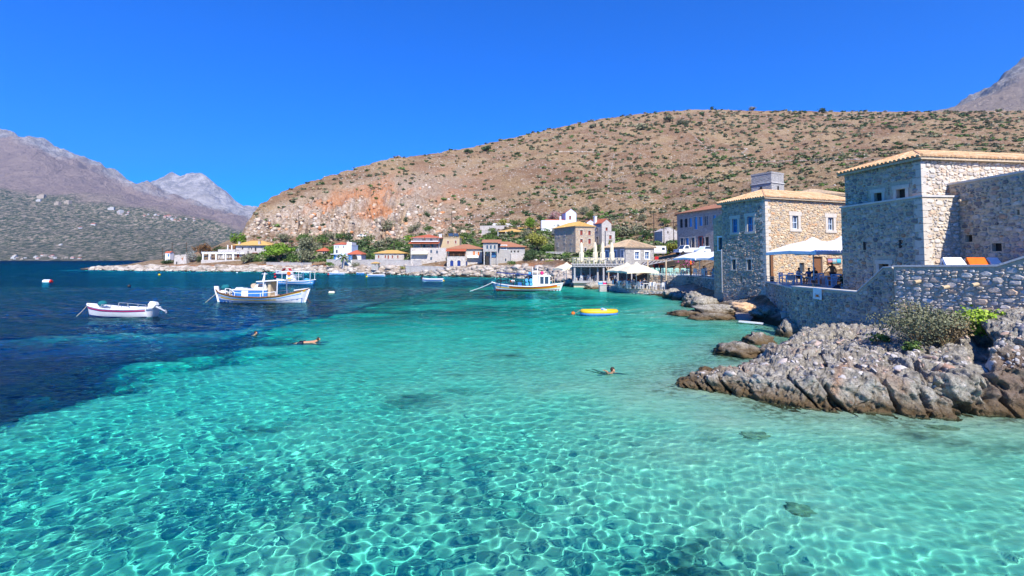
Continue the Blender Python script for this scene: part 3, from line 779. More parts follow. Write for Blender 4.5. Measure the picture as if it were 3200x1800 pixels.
def add_window(root, face, W, D, x, z, w, h, style, depth=0.2, part='window'):
    O, u, n, L = face_of(face, W, D)
    P = lambda a, b, d=0.0: O + u * a + UP * b - n * d
    pane, frame, fw, shut, bars = WS[style]
    mb = MB(); g = 0.012
    mb.quad(P(x + g, z + g, depth - 0.02), P(x + w - g, z + g, depth - 0.02), P(x + w - g, z + h - g, depth - 0.02), P(x + g, z + h - g, depth - 0.02))
    mb.quad(P(x + g, z + g, depth - 0.012), P(x + g, z + h - g, depth - 0.012), P(x + w - g, z + h - g, depth - 0.012), P(x + w - g, z + g, depth - 0.012))
    o = mb.build(part, MT[pane], root)
    if frame:
        mb = MB()
        def slab(x0, x1, z0, z1, d0=0.0, d1=-0.045):
            p = [P(x0, z0, d0), P(x1, z0, d0), P(x1, z1, d0), P(x0, z1, d0), P(x0, z0, d1), P(x1, z0, d1), P(x1, z1, d1), P(x0, z1, d1)]
            mb.add(p, [(3, 2, 1, 0), (4, 5, 6, 7), (0, 1, 5, 4), (1, 2, 6, 5), (2, 3, 7, 6), (3, 0, 4, 7)])
        slab(x - fw, x - 0.001, z - 0.001, z + h); slab(x + w + 0.001, x + w + fw, z - 0.001, z + h)
        slab(x - fw * 1.35, x + w + fw * 1.35, z + h + 0.002, z + h + fw * 1.25, 0, -0.06)
        slab(x - fw * 1.2, x + w + fw * 1.2, z - fw * 0.8, z - 0.003, 0, -0.09)
        mb.build('window_frame', MT[frame], o)
    if bars:
        mb = MB(); t = 0.05 if w < 1.2 else 0.06; d = depth - 0.05
        for a in (0.03, w / 2, w - 0.03): mb.bar(P(x + a, z + 0.02, d), P(x + a, z + h - 0.02, d), t)
        for b in (0.04, h * 0.5, h - 0.04): mb.bar(P(x + 0.02, z + b, d - 0.004), P(x + w - 0.02, z + b, d - 0.004), t)
        mb.build('glazing_bar', MT[bars], o)
    if shut:
        for a in (x - w * 0.52, x + w * 1.02):
            mb = MB()
            p0 = P(a, z, -0.02); 
            q = [P(a, z, -0.02), P(a + w * 0.5, z, -0.02), P(a + w * 0.5, z + h, -0.02), P(a, z + h, -0.02), P(a, z, -0.07), P(a + w * 0.5, z, -0.07), P(a + w * 0.5, z + h, -0.07), P(a, z + h, -0.07)]
            mb.add(q, [(3, 2, 1, 0), (4, 5, 6, 7), (0, 1, 5, 4), (1, 2, 6, 5), (2, 3, 7, 6), (3, 0, 4, 7)])
            mb.build('shutter', MT[shut], root)
    return o

def slopes(W, D, z, rise, over, kind):
    """roof planes: (eave start, along-eave, length, up-slope, slope length, shape)"""
    x0, x1, y0, y1 = -over, W + over, -over, D + over
    A = [Vector((x0, y0, z)), Vector((x1, y0, z)), Vector((x1, y1, z)), Vector((x0, y1, z))]
    if kind == 'hip':
        a, b = x1 - x0, y1 - y0
        s = min(a, b) / 2
        if a >= b: R0, R1 = Vector((x0 + s, (y0 + y1) / 2, z + rise)), Vector((x1 - s, (y0 + y1) / 2, z + rise))
        else: R0, R1 = Vector(((x0 + x1) / 2, y0 + s, z + rise)), Vector(((x0 + x1) / 2, y1 - s, z + rise))
        if a >= b: return [[A[0], A[1], R1, R0], [A[1], A[2], R1], [A[2], A[3], R0, R1], [A[3], A[0], R0]]
        return [[A[0], A[1], R0], [A[1], A[2], R1, R0], [A[2], A[3], R1], [A[3], A[0], R0, R1]]
    if kind == 'gable_x':
        m = (y0 + y1) / 2; R0, R1 = Vector((x0, m, z + rise)), Vector((x1, m, z + rise))
        return [[A[0], A[1], R1, R0], [A[2], A[3], R0, R1]]
    if kind == 'gable_y':
        m = (x0 + x1) / 2; R0, R1 = Vector((m, y0, z + rise)), Vector((m, y1, z + rise))
        return [[A[1], A[2], R1, R0], [A[3], A[0], R0, R1]]
    if kind == 'shed':
        return [[A[0], A[1], A[2] + UP * rise, A[3] + UP * rise]]
def tile_mesh():
    mb = MB(); n = 5; P = []
    for y in (0.0, 1.0):
        for i in range(n):
            t = math.pi * i / (n - 1); r = 1.0 - 0.12 * y
            P.append((math.cos(t) * r, y, math.sin(t) * r))
    F = [(i, i + 1, n + i + 1, n + i) for i in range(n - 1)] + [tuple(range(n))[::-1]]
    mb.add(P, F)
    me = mb.mesh('tile'); return me
TILE = {}
def tile_slope(poly, pitch, length, rmat, root, budget, stuff, first_rows=1):
    """barrel tiles laid over one roof plane, lowest rows as pieces of their own"""
    e0, e1 = poly[0], poly[1]; e = (e1 - e0); L = e.length; e = e / L
    top = poly[2]; nrm = e.cross(top - e0).normalized()
    if nrm.z < 0: nrm = -nrm
    s = nrm.cross(e).normalized()
    if s.z < 0: s = -s
    pts = [((p - e0).dot(e), (p - e0).dot(s)) for p in poly]
    def tmax(d):
        best = 0
        for (a, b), (c, dd) in zip(pts, pts[1:] + pts[:1]):
            if abs(c - a) < 1e-6: continue
            f = (d - a) / (c - a)
            if 0 <= f <= 1: best = max(best, b + f * (dd - b))
        return best
    made = 0; n = int(L / pitch); r = pitch * 0.46
    rg = random.Random(int(L * 1000))
    for i in range(n):
        d = (i + 0.5) * L / n; tm = tmax(d); k = 0; t = -0.06
        while t < tm - 0.12:
            ln = min(length * 1.12, tm - t + 0.05)
            base = e0 + e * (d + rg.uniform(-.012, .012)) + s * t + nrm * (0.03 + rg.uniform(0, 0.015))
            yv = (s * ln - nrm * 0.035 * 0)
            mt_ = Matrix(((e.x * r, yv.x, nrm.x * r, base.x), (e.y * r, yv.y, nrm.y * r, base.y), (e.z * r, yv.z, nrm.z * r, base.z), (0, 0, 0, 1)))
            if k < first_rows and budget[0] > 0:
                if rmat.name not in TILE:
                    TILE[rmat.name] = tile_mesh(); TILE[rmat.name].materials.append(rmat)
                o = put('tile', TILE[rmat.name], root); o.matrix_local = mt_
                budget[0] -= 1
            else:
                me = TILE_V
                b = len(stuff.v)
                stuff.v += [tuple(mt_ @ v) for v in me[0]]; stuff.f += [tuple(q + b for q in f) for f in me[1]]
            t += length; k += 1
_t = tile_mesh(); TILE_V = ([v.co.copy() for v in _t.vertices], [tuple(p.vertices) for p in _t.polygons])
def add_roof(root, W, D, z, kind, rise, over, m, tiles=None, parts=0, thick=0.12, name='roof'):
    S = slopes(W, D, z, rise, over, kind)
    mb = MB()
    for p in S:
        mb.quad(*p); mb.quad(*[q - UP * thick for q in reversed(p)])
    x0, x1, y0, y1 = -over, W + over, -over, D + over
    edges = {}
    for p in S:
        for a, b in zip(p, p[1:] + p[:1]):
            k = frozenset((tuple(round(c, 4) for c in a), tuple(round(c, 4) for c in b)))
            edges[k] = None if k in edges else (a, b)
    for v in edges.values():
        if v: mb.quad(v[0], v[0] - UP * thick, v[1] - UP * thick, v[1])
    o = mb.build(name, MT['mortar_warm'] if tiles else m, root)
    if tiles:
        st_ = MB(); bud = [parts]
        for p in S: tile_slope(p, tiles[0], tiles[1], m, root, bud, st_)
        # ridge and hip tiles
        for k, v in edges.items():
            if v is None:
                a, b = [Vector(t) for t in k]
                st_.tube([a + UP * 0.05, b + UP * 0.05], tiles[0] * 0.5, 6)
        if st_.v:
            q = st_.build('tiling', m, root); q['kind'] = 'stuff'
    return o
def add_gable(mb, W, D, z, rise, kind):
    if kind == 'gable_y':
        for y in (0, D): mb.quad((0, y, z), (W, y, z), (W / 2, y, z + rise))
    if kind == 'gable_x':
        for x in (0, W): mb.quad((x, 0, z), (x, D, z), (x, D / 2, z + rise))

def house(name, label, loc, yaw, W, D, Hh, wm, roof=None, wins=(), cat='house', base=3.0, group=None, chim=(), shell=True):
    """roof = (kind, rise, overhang, material, tile size or None, tile parts); wins = (face, x, z, w, h, style)"""
    t = thing(name, label, cat, loc, yaw, group)
    mb = MB()
    for f in ('front', 'right', 'left', 'back'):
        O, u, n, L = face_of(f, W, D)
        wall_grid(mb, O, u, n, L, -base, Hh, [w[1:5] for w in wins if w[0] == f])
    if roof is None or roof[0] == 'flat':
        mb.quad((0, 0, Hh), (W, 0, Hh), (W, D, Hh), (0, D, Hh))
    else: add_gable(mb, W, D, Hh, roof[1], roof[0])
    w_ = mb.build('wall', MT[wm], t)
    if roof is None or roof[0] == 'flat':
        mb = MB()
        for (a, b, c, d) in ((-.06, W + .06, -.06, .2), (-.06, W + .06, D - .2, D + .06), (-.06, .2, .2, D - .2), (W - .2, W + .06, .2, D - .2)):
            mb.box(a, b, c, d, Hh - 0.02, Hh + (0.07 if name in ('stone_annex', 'stone_wing') else 0.22))
        mb.build('parapet', MT[roof[3]] if roof else MT['cement'], t)
    else:
        add_roof(t, W, D, Hh + 0.002, roof[0], roof[1], roof[2], MT[roof[3]], roof[4] if len(roof) > 4 else None, roof[5] if len(roof) > 5 else 0)
    for w in wins:
        door = w[4] > 1.75 and w[2] < 0.3
        add_window(t, w[0], W, D, *w[1:6], part='door' if door else 'window')
    for (x, y, z, s, h, m_) in chim:
        mb = MB(); mb.box(x - s / 2, x + s / 2, y - s / 2, y + s / 2, z, z + h); mb.box(x - s * .65, x + s * .65, y - s * .65, y + s * .65, z + h, z + h + 0.15)
        mb.build('chimney', MT[m_], t)
    return t

# ------------------------------------------------------------------ stones laid on a wall face
def stone_mesh(seed, spread=0.16, sides=None):
    rg = random.Random(seed); n = sides or rg.choice((6, 7, 8))
    ring = []
    for i in range(n):
        t = 2 * math.pi * (i + rg.uniform(-0.22, 0.22)) / n
        c, s = math.cos(t), math.sin(t)
        k = (abs(c) ** 5 + abs(s) ** 5) ** (-1 / 5) * rg.uniform(1 - spread, 1.0)
        ring.append((c * k, s * k))
    V = [(x, y, -0.6) for x, y in ring] + [(x * 0.97, y * 0.97, 0.35 + rg.uniform(-.1, .1)) for x, y in ring]
    V += [(x * 0.80, y * 0.80, 0.9 + rg.uniform(-.22, .15)) for x, y in ring] + [(rg.uniform(-.2, .2), rg.uniform(-.2, .2), 1.0)]
    Fc = []
    for r in range(2):
        for i in range(n):
            j = (i + 1) % n; Fc.append((r * n + i, r * n + j, (r + 1) * n + j, (r + 1) * n + i))
    c = len(V) - 1
    Fc += [(2 * n + i, 2 * n + (i + 1) % n, c) for i in range(n)]
    return V, Fc
STONES = [stone_mesh(100 + i) for i in range(16)]
STONE_ME = {}
def lay(O, u, n, L, z0, z1, holes, sw, sh, fill, rg, inside=None, d=0.05, rot=0.16):
    """rubble packed big stones first, the gaps chinked with smaller ones: list of (matrix, variant, size)"""
    res = []; q = 0.02; v = UP
    nx, nz = int(L / q) + 1, int((z1 - z0) / q) + 1
    occ = np.zeros((nz, nx), bool)
    for hx, hz, hw, hh in holes:
        occ[max(0, int((hz - z0) / q)):max(0, int((hz + hh - z0) / q)), max(0, int(hx / q)):max(0, int((hx + hw) / q))] = True
    area = L * (z1 - z0); gap = (1 - fill) * 0.5
    for f, dens in ((1.0, 2.2), (0.74, 5.0), (0.52, 8.0), (0.36, 10.0), (0.25, 8.0)):
        W, Hs = sw[1] * f, sh[1] * f
        for _ in range(int(area / (W * Hs) * dens)):
            w = W * rg.uniform(0.7, 1.1); h = Hs * rg.uniform(0.72, 1.15)
            cx, cz = rg.uniform(w / 2, L - w / 2) if L > w else L / 2, rg.uniform(z0 + h / 2, z1 - h / 2)
            i0, i1 = int((cx - w / 2) / q), int((cx + w / 2) / q) + 1; j0, j1 = int((cz - h / 2 - z0) / q), int((cz + h / 2 - z0) / q) + 1
            if i0 < 0 or j0 < 0 or occ[j0:j1, i0:i1].any(): continue
            if inside is not None and not (inside(cx - w / 2, cz + h / 2) and inside(cx + w / 2, cz + h / 2)): continue
            occ[j0:j1, i0:i1] = True
            th = rg.uniform(-rot, rot); k = 1 - gap * rg.uniform(0.2, 1.0)
            uu = (u * math.cos(th) + v * math.sin(th)) * (w / 2 * k * 1.10); vv = (v * math.cos(th) - u * math.sin(th)) * (h / 2 * k * 1.12)
            nn = n * (d * rg.uniform(0.5, 1.5)); c = O + u * cx + v * cz
            res.append((Matrix(((uu.x, vv.x, nn.x, c.x), (uu.y, vv.y, nn.y, c.y), (uu.z, vv.z, nn.z, c.z), (0, 0, 0, 1))), rg.randrange(16), w * h))
    return res
def emit(lst, root, mname, parts=300, name='stone'):
    """the largest stones as pieces of their own, the rest as one joined part"""
    lst = sorted(lst, key=lambda q: -q[2])
    m = MT[mname]
    for M_, k, _ in lst[:parts]:
        if (mname, k) not in STONE_ME:
            me = bpy.data.meshes.new('stone'); me.from_pydata(STONES[k][0], [], STONES[k][1]); me.materials.append(m); STONE_ME[(mname, k)] = me
        o = put(name, STONE_ME[(mname, k)], root); o.matrix_local = M_
    if len(lst) > parts:
        mb = MB()
        for M_, k, _ in lst[parts:]:
            b = len(mb.v); mb.v += [tuple(M_ @ Vector(p)) for p in STONES[k][0]]; mb.f += [tuple(q + b for q in f) for f in STONES[k][1]]
        o = mb.build('small_stones', m, root); o['kind'] = 'stuff'
def quoins(root, W, D, corners, z0, z1, mname='dressed', s=0.55):
    rg = random.Random(5)
    for (x, y, sx, sy) in corners:
        z = z0; k = 0
        while z < z1 - 0.2:
            h = rg.uniform(0.28, 0.42); h = min(h, z1 - z)
            a, b = (s, s * 0.55) if k % 2 else (s * 0.55, s)
            mb = MB()
            xs = sorted((x - sx * 0.05, x + sx * a)); ys = sorted((y - sy * 0.05, y + sy * b))
            mb.box(xs[0], xs[1], ys[0], ys[1], z + 0.01, z + h - 0.01)
            mb.build('quoin', MT[mname], root); z += h; k += 1

# ================================================================== THE NEAR BUILDINGS ON THE RIGHT
rg = random.Random(11)
# --- big tower house with barrel tile roof
TH = R(8.4)
c0 = at(2876, 493, 24.0)
eave = c0.z
zb = 1.0
t_w, t_d, t_h = 16.0, 4.6, eave - zb
wins = [('left', t_d - 1.33, 6.5, 0.50, 0.80, 'deep'), ('left', t_d - 2.65, 6.5, 0.48, 0.78, 'deep')]
tower = house('stone_house', 'tall rubble stone house with orange barrel tile roof at the right edge', (c0.x, c0.y, zb), TH, t_w, t_d, t_h, 'mortar',
              ('hip', 0.85, 0.26, 'tile_orange', (0.235, 0.40), 130), wins, base=1.0)
L = []
for f, fill in (('left', 0.80), ('front', 0.90)):
    O, u, n, ln = face_of(f, t_w, t_d)
    hl = [(w[1] - .35, w[2] - .3, w[3] + .7, w[4] + .75) for w in wins if w[0] == f]
    if f == 'front': emit(L, tower, 'stone_grey', 160); L = []  # shaded side laid in grey, sunlit front in pale: light put into colour
    L += lay(O, u, n, min(ln, 9.0), 3.2, t_h - 0.1, hl, (0.2, 0.40), (0.13, 0.22), fill + .08, rg)
emit(L, tower, 'stone_pale', 140)
quoins(tower, t_w, t_d, [(0, 0, 1, 1)], 6.6, t_h - 0.1, s=0.42)
# --- lower annex in front of it, with a deep doorway
AH = R(5.0)
a0 = at(2882, 614, 23.5)
a_top = a0.z - zb
a_w, a_d = 3.4, 5.2
awins = [('left', a_d - 2.62, 1.5, 0.62, 1.86, 'deep')]
annex = house('stone_annex', 'flat topped rubble stone annex with a dark deep doorway facing the bay', (a0.x, a0.y, zb), AH, a_w, a_d, a_top, 'mortar', ('flat', 0, 0, 'cement'), awins, cat='annex', base=1.0)
L = []
for f, fill in (('left', 0.80), ('front', 0.86)):
    O, u, n, ln = face_of(f, a_w, a_d)
    hl = [(w[1] - .35, w[2] - .3, w[3] + .7, w[4] + .75) for w in awins if w[0] == f]
    if f == 'front': emit(L, annex, 'stone_grey', 200); L = []  # annex too: greyer stones stand for its shaded side, paler for the lit front
    L += lay(O, u, n, ln, 0.6, a_top - 0.12, hl, (0.2, 0.40), (0.13, 0.22), fill + .08, rg)
emit(L, annex, 'stone_pale', 100)
quoins(annex, a_w, a_d, [(0, 0, 1, 1)], 1.2, a_top - 0.1, s=0.42)
for (y, z) in ((3.52, 4.37), (1.25, 4.4)):       # narrow slits
    mb = MB(); mb.box(-0.075, -0.01, y - 0.05, y + 0.05, z - 0.22, z + 0.22); mb.build('slit', MT['dark'], annex)
# --- wing that comes towards the viewer, its long side in shade
w_loc = Vector((22.1, 12.0, 1.5))
w_d, w_h = 12.4, 8.37 - 1.5
wing = house('stone_wing', 'tall shaded rubble stone wing with no roof showing at the far right', w_loc, 0, 7.0, w_d, w_h, 'mortar', ('flat', 0, 0, 'cement'),
             [('left', 1.02, 3.95, 0.36, 0.34, 'dark'), ('left', 2.3, 3.48, 0.44, 0.36, 'dark'), ('left', 3.45, 5.05, 0.12, 0.22, 'dark')], cat='house wing', base=1.5)
O, u, n, ln = face_of('left', 7.0, w_d)
emit(lay(O, u, n, 6.5, 1.6, w_h - 0.12, [(0.97, 3.9, 0.46, 0.44), (2.25, 3.43, 0.54, 0.46), (3.42, 5.0, .2, .3)], (0.2, 0.40), (0.13, 0.22), 0.9, rg), wing, 'stone_grey')
for z in (5.38, 5.02):
    mb = MB(); mb.tube([(-0.45, w_d - 0.75, z), (0.0, w_d - 0.72, z + 0.02)], 0.05, 8); mb.build('wall_spout', MT['palewood'], wing)
mb = MB(); mb.tube([(-0.4, w_d - 1.2, 5.95), (0.0, w_d - 1.2, 5.97)], 0.06, 8); mb.build('wall_spout', MT['palewood'], wing)

# --- terrace wall with a sloping stair parapet, in shade
tw0 = at(2474, 897, 29.0)
tw1 = at(2790, 838, 22.3)
dv = Vector((tw1.x - tw0.x, tw1.y - tw0.y, 0)); TL = dv.length; tyaw = math.atan2(dv.y, dv.x)
zt = tw0.z - 0.0
t = thing('terrace_wall', 'shaded rubble terrace wall with a white coping that climbs beside a stair', 'wall', (tw0.x, tw0.y, 0), tyaw)
prof = [(0, zt), (TL * 0.70, zt - 0.02), (TL * 0.93, tw1.z), (TL, tw1.z)]
top_at = lambda x: float(np.interp(x, [p[0] for p in prof], [p[1] for p in prof]))
mb = MB()
for (x0, z0), (x1, z1) in zip(prof[:-1], prof[1:]):
    mb.add([(x0, 0, -0.6), (x1, 0, -0.6), (x1, 0.5, -0.6), (x0, 0.5, -0.6), (x0, 0, z0), (x1, 0, z1), (x1, 0.5, z1), (x0, 0.5, z0)],
           [(0, 1, 5, 4), (2, 3, 7, 6), (4, 5, 6, 7), (3, 0, 4, 7), (1, 2, 6, 5)])
mb.build('wall_body', MT['mortar'], t)
mb = MB()
for (x0, z0), (x1, z1) in zip(prof[:-1], prof[1:]):
    mb.add([(x0, -.05, z0 + .002), (x1, -.05, z1 + .002), (x1, .55, z1 + .002), (x0, .55, z0 + .002), (x0, -.05, z0 + .07), (x1, -.05, z1 + .07), (x1, .55, z1 + .07), (x0, .55, z0 + .07)],
           [(3, 2, 1, 0), (4, 5, 6, 7), (0, 1, 5, 4), (1, 2, 6, 5), (2, 3, 7, 6), (3, 0, 4, 7)])
mb.build('coping', MT['cement'], t)
emit(lay(Vector((0, 0, 0)), Vector((1, 0, 0)), Vector((0, -1, 0)), TL, 0.4, tw1.z, [], (0.16, 0.34), (0.12, 0.21), 0.90, rg, lambda x, z: z < top_at(x) - 0.12), t, 'stone_grey')
O2 = Vector((0, 0.5, 0))
emit(lay(O2, Vector((0, -1, 0)), Vector((-1, 0, 0)), 0.5, 0, zt - 0.1, [], (0.16, 0.3), (0.13, 0.24), 0.85, rg), t, 'stone_grey', 0)
terrace_wall = t
# --- the long wall in the foreground, rising at its right end, with drain spouts
fw0 = at(2792, 834, 22.0)
FY = math.atan2(-0.92, 0.39)
fdir = Vector((math.cos(FY), math.sin(FY), 0))
t = thing('terrace_wall', 'long pale rubble wall with three drain spouts throwing slanting shadows', 'wall', (fw0.x, fw0.y, 0), FY)
fz = fw0.z; prof2 = [(0, fz), (3.6, fz + 0.06), (4.7, fz + 0.52), (8.5, fz + 1.5)]
top2 = lambda x: float(np.interp(x, [p[0] for p in prof2], [p[1] for p in prof2]))
mb = MB(); cp = MB()
for (x0, z0), (x1, z1) in zip(prof2[:-1], prof2[1:]):
    mb.add([(x0, 0, -0.3), (x1, 0, -0.3), (x1, 0.6, -0.3), (x0, 0.6, -0.3), (x0, 0, z0), (x1, 0, z1), (x1, 0.6, z1), (x0, 0.6, z0)], [(0, 1, 5, 4), (2, 3, 7, 6), (4, 5, 6, 7), (3, 0, 4, 7), (1, 2, 6, 5)])
    cp.add([(x0, -.06, z0 + .002), (x1, -.06, z1 + .002), (x1, .66, z1 + .002), (x0, .66, z0 + .002), (x0, -.06, z0 + .08), (x1, -.06, z1 + .08), (x1, .66, z1 + .08), (x0, .66, z0 + .08)],
           [(3, 2, 1, 0), (4, 5, 6, 7), (0, 1, 5, 4), (1, 2, 6, 5), (2, 3, 7, 6), (3, 0, 4, 7)])
mb.build('wall_body', MT['mortar'], t); cp.build('coping', MT['cement'], t)
emit(lay(Vector((0, 0, 0)), Vector((1, 0, 0)), Vector((0, -1, 0)), 7.5, 1.0, fz + 1.2, [], (0.2, 0.42), (0.13, 0.21), 0.96, rg, lambda x, z: z < top2(x) - 0.12, d=0.06), t, 'stone_pale')
for px, py in ((2876, 878), (2964, 895), (3056, 887)):
    r_ = side(px, py); t_ = (r_ * fw0.y - fw0.x) / (fdir.x - r_ * fdir.y); pz = at(px, py, fw0.y + fdir.y * t_).z
    p = Vector((t_, 0, pz))
    mb = MB(); mb.tube([(p.x, 0.02, p.z), (p.x - 0.02, -0.42, p.z - 0.05)], 0.075, 8); mb.build('drain_spout', MT['tan'], t)
foreground_wall = t
# terrace fill behind the two walls
def slab(name, label, cat, pts, z0, z1, m, kind=None):
    mb = MB(); mb.prism(pts, z0, z1)
    o = mb.build(name, MT[m]); return tag(o, label, cat, kind=kind)
e = tw0 + Vector((math.cos(tyaw), math.sin(tyaw), 0)) * 0
slab('sunbathing_terrace', None, None, [(fw0.x + 0.6, fw0.y + 0.1), (fw0.x + 0.6 + fdir.x * 7, fw0.y + fdir.y * 7), (22.0, fw0.y - 5), (22.05, 23.3), (20.3, 23.35), (fw0.x + 0.8, fw0.y + 1.0)], 0.5, fz - 0.35, 'cement', 'structure')
slab('lower_terrace', None, None, [(tw0.x + 0.6, tw0.y), (tw0.x + 1.6, tw0.y - 6.0), (20.1, 23.4), (19.7, 28.6), (19.3, 33)], 0.0, 1.95, 'cement', 'structure')

# --- sun loungers over the wall
def lounger(px0, px1, label, m, Yl=20.9):
    p = at((px0 + px1) / 2, 834, Yl); w = (px1 - px0) * Yl / F
    t = thing('sun_lounger', label, 'sun lounger', (p.x, Yl, fz - 0.35), R(4), 'sun loungers over the wall')
    mb = MB(); mb.add([(-w / 2, 0, 0.25), (w / 2, 0, 0.25), (w / 2 + .02, 0.42, 0.78), (-w / 2 + .18, 0.42, 0.78), (-w / 2, .09, 0.20), (w / 2, .09, 0.20), (w / 2 + .02, 0.5, 0.72), (-w / 2 + .18, 0.5, 0.72)],
                      [(0, 1, 2, 3), (7, 6, 5, 4), (0, 4, 5, 1), (1, 5, 6, 2), (2, 6, 7, 3), (3, 7, 4, 0)])
    mb.build('backrest', MT[m], t)
    mb = MB(); mb.box(-w / 2, w / 2, -0.1, 0.02, 0.12, 0.24); mb.build('seat', MT[m], t)
    mb = MB()
    for x in (-w / 2 + .08, w / 2 - .08): mb.bar((x, 0.0, 0), (x, 0.0, 0.14), 0.05); mb.bar((x, 0.42, 0.0), (x + .05, 0.45, 0.72), 0.04)
    mb.build('frame', MT['metal'], t)
lounger(2962, 3036, 'white sun lounger backrest left of the orange one above the wall', 'wcanvas')
lounger(3037, 3112, 'bright orange sun lounger backrest above the foreground wall', 'orange')
lounger(3106, 3150, 'white sun lounger mostly hidden behind the orange one', 'wcanvas')

# --- middle building: the honey coloured guesthouse
MH = R(19.7)
m0 = at(2390, 617, 42.0)
mz = 0.6
m_w, m_d, m_h = 12.2, 5.1, m0.z - mz
mw = [('left', m_d - 1.95, 6.55, 0.62, 1.35, 'blue'), ('left', m_d - 3.75, 6.55, 0.62, 1.28, 'blue'),
      ('left', m_d - 2.05, 3.05, 0.42, 0.95, 'glass'), ('left', m_d - 3.85, 3.05, 0.42, 0.95, 'glass'), ('left', m_d - 2.9, 1.95, 0.14, 0.5, 'dark'),
      ('front', 3.15, 6.75, 0.72, 1.20, 'pale'), ('front', 7.6, 6.72, 0.72, 1.20, 'pale'),
      ('front', 3.9, 2.85, 0.62, 0.85, 'plain'), ('front', 5.65, 2.3, 1.15, 1.95, 'wood')]
guest = house('guesthouse', 'honey coloured stone guesthouse with pale window surrounds behind the terrace umbrella', (m0.x, m0.y, mz), MH, m_w, m_d, m_h, 'mortar_warm',
              ('hip', 1.05, 0.30, 'tile_orange', (0.26, 0.46), 110), mw, base=1.5)
LW = []; LG = []
for f in ('left', 'front'):
    O, u, n, ln = face_of(f, m_w, m_d)
    hl = [(w[1] - .32, w[2] - .28, w[3] + .64, w[4] + .62) if w[5] in ('blue', 'pale') else (w[1] - .05, w[2] - .05, w[3] + .1, w[4] + .1) for w in mw if w[0] == f]
    (LG if f == 'left' else LW).extend(lay(O, u, n, ln, 0.2, m_h - 0.1, hl, (0.2, 0.44), (0.12, 0.20), 0.95, rg))
emit(LW, guest, 'stone_warm', 160); emit(LG, guest, 'stone_grey', 120)  # one house: shade on its left side is put into grey stones
quoins(guest, m_w, m_d, [(0, 0, 1, 1)], 0.2, m_h - 0.1)
for k, (px, c) in enumerate(((1, 1),)):
    mb = MB(); mb.tube([(-0.08, m_d + 0.02, 0.8), (-0.08, m_d + 0.02, 5.0)], 0.06, 6); mb.build('drainpipe', MT['metal'], guest)
# picture panel by the door, terrace posts
mb = MB(); O, u, n, ln = face_of('front', m_w, m_d)
fx = 7.25
mb.box(fx, fx + 1.85, -0.10, -0.06, 3.55, 4.15); o = mb.build('picture_board', MT['wood'], guest)
def photo_mat(name, stops):
    m, nt, bs = nodes(name)
    sx = nt.nodes.new('ShaderNodeSeparateXYZ'); nt.links.new(coords(nt, None, 'Generated'), sx.inputs[0])
    nz = noise(nt, coords(nt, None, 'Generated'), 6, 4)
    nt.links.new(ramp(nt, math_(nt, 'ADD', sx.outputs[2], math_(nt, 'MULTIPLY', nz, 0.15)), stops), bs.inputs['Base Color']); bs.inputs['Roughness'].default_value = 0.4
    return m
PH = [photo_mat('sunset_photo', [(0.2, (0.02, 0.02, 0.03)), (0.5, (0.55, 0.22, 0.16)), (0.9, (0.25, 0.2, 0.4))]),
      photo_mat('harbour_photo', [(0.2, (0.03, 0.2, 0.2)), (0.5, (0.4, 0.36, 0.3)), (0.9, (0.3, 0.5, 0.75))]),
      photo_mat('lagoon_photo', [(0.2, (0.02, 0.12, 0.16)), (0.5, (0.05, 0.4, 0.5)), (0.9, (0.1, 0.45, 0.7))])]
for k in range(3):
    mb = MB(); x = fx + 0.08 + k * 0.59; mb.box(x, x + 0.52, -0.125, -0.102, 3.63, 4.07); mb.build('photograph', PH[k], o)
# low wing at its left, with a sloping top
p = at(2262, 640, 46.9)
wz = 1.2
q0 = at(2262, 900, 46.9)
t = thing('stone_wing', 'low warm stone wing with one blue window against the guesthouse', 'house wing', (p.x + 0.35, p.y + 0.35, wz), MH)
ww, wd_ = 4.0, 1.75
hz0, hz1 = at(2225, 690, 51).z - wz, p.z - wz - 0.6
mb = MB()
hole = [(wd_ - 1.05, 4.35, 0.6, 1.25)]
O, u, n, ln = face_of('left', ww, wd_)
wall_grid(mb, O, u, n, ln, -1, hz0, hole)
mb.quad((0, wd_, hz0), (0, 0, hz0), (0, 0, hz1))
mb.quad((0, 0, hz1), (ww, 0, hz1), (ww, wd_, hz0), (0, wd_, hz0))
mb.quad((0, wd_, -1), (0, wd_, hz0), (ww, wd_, hz0), (ww, wd_, -1))
mb.build('wall', MT['mortar_warm'], t)
add_window(t, 'left', ww, wd_, hole[0][0], hole[0][1], 0.6, 1.25, 'whiteframe')
emit(lay(O, u, n, ln, 0, hz1, [(hole[0][0] - .16, 4.15, .92, 1.65)], (0.2, 0.5), (0.15, 0.26), 0.9, rg, lambda x, z: z < hz0 + (hz1 - hz0) * x / ln - 0.1), t, 'stone_warm', 80)

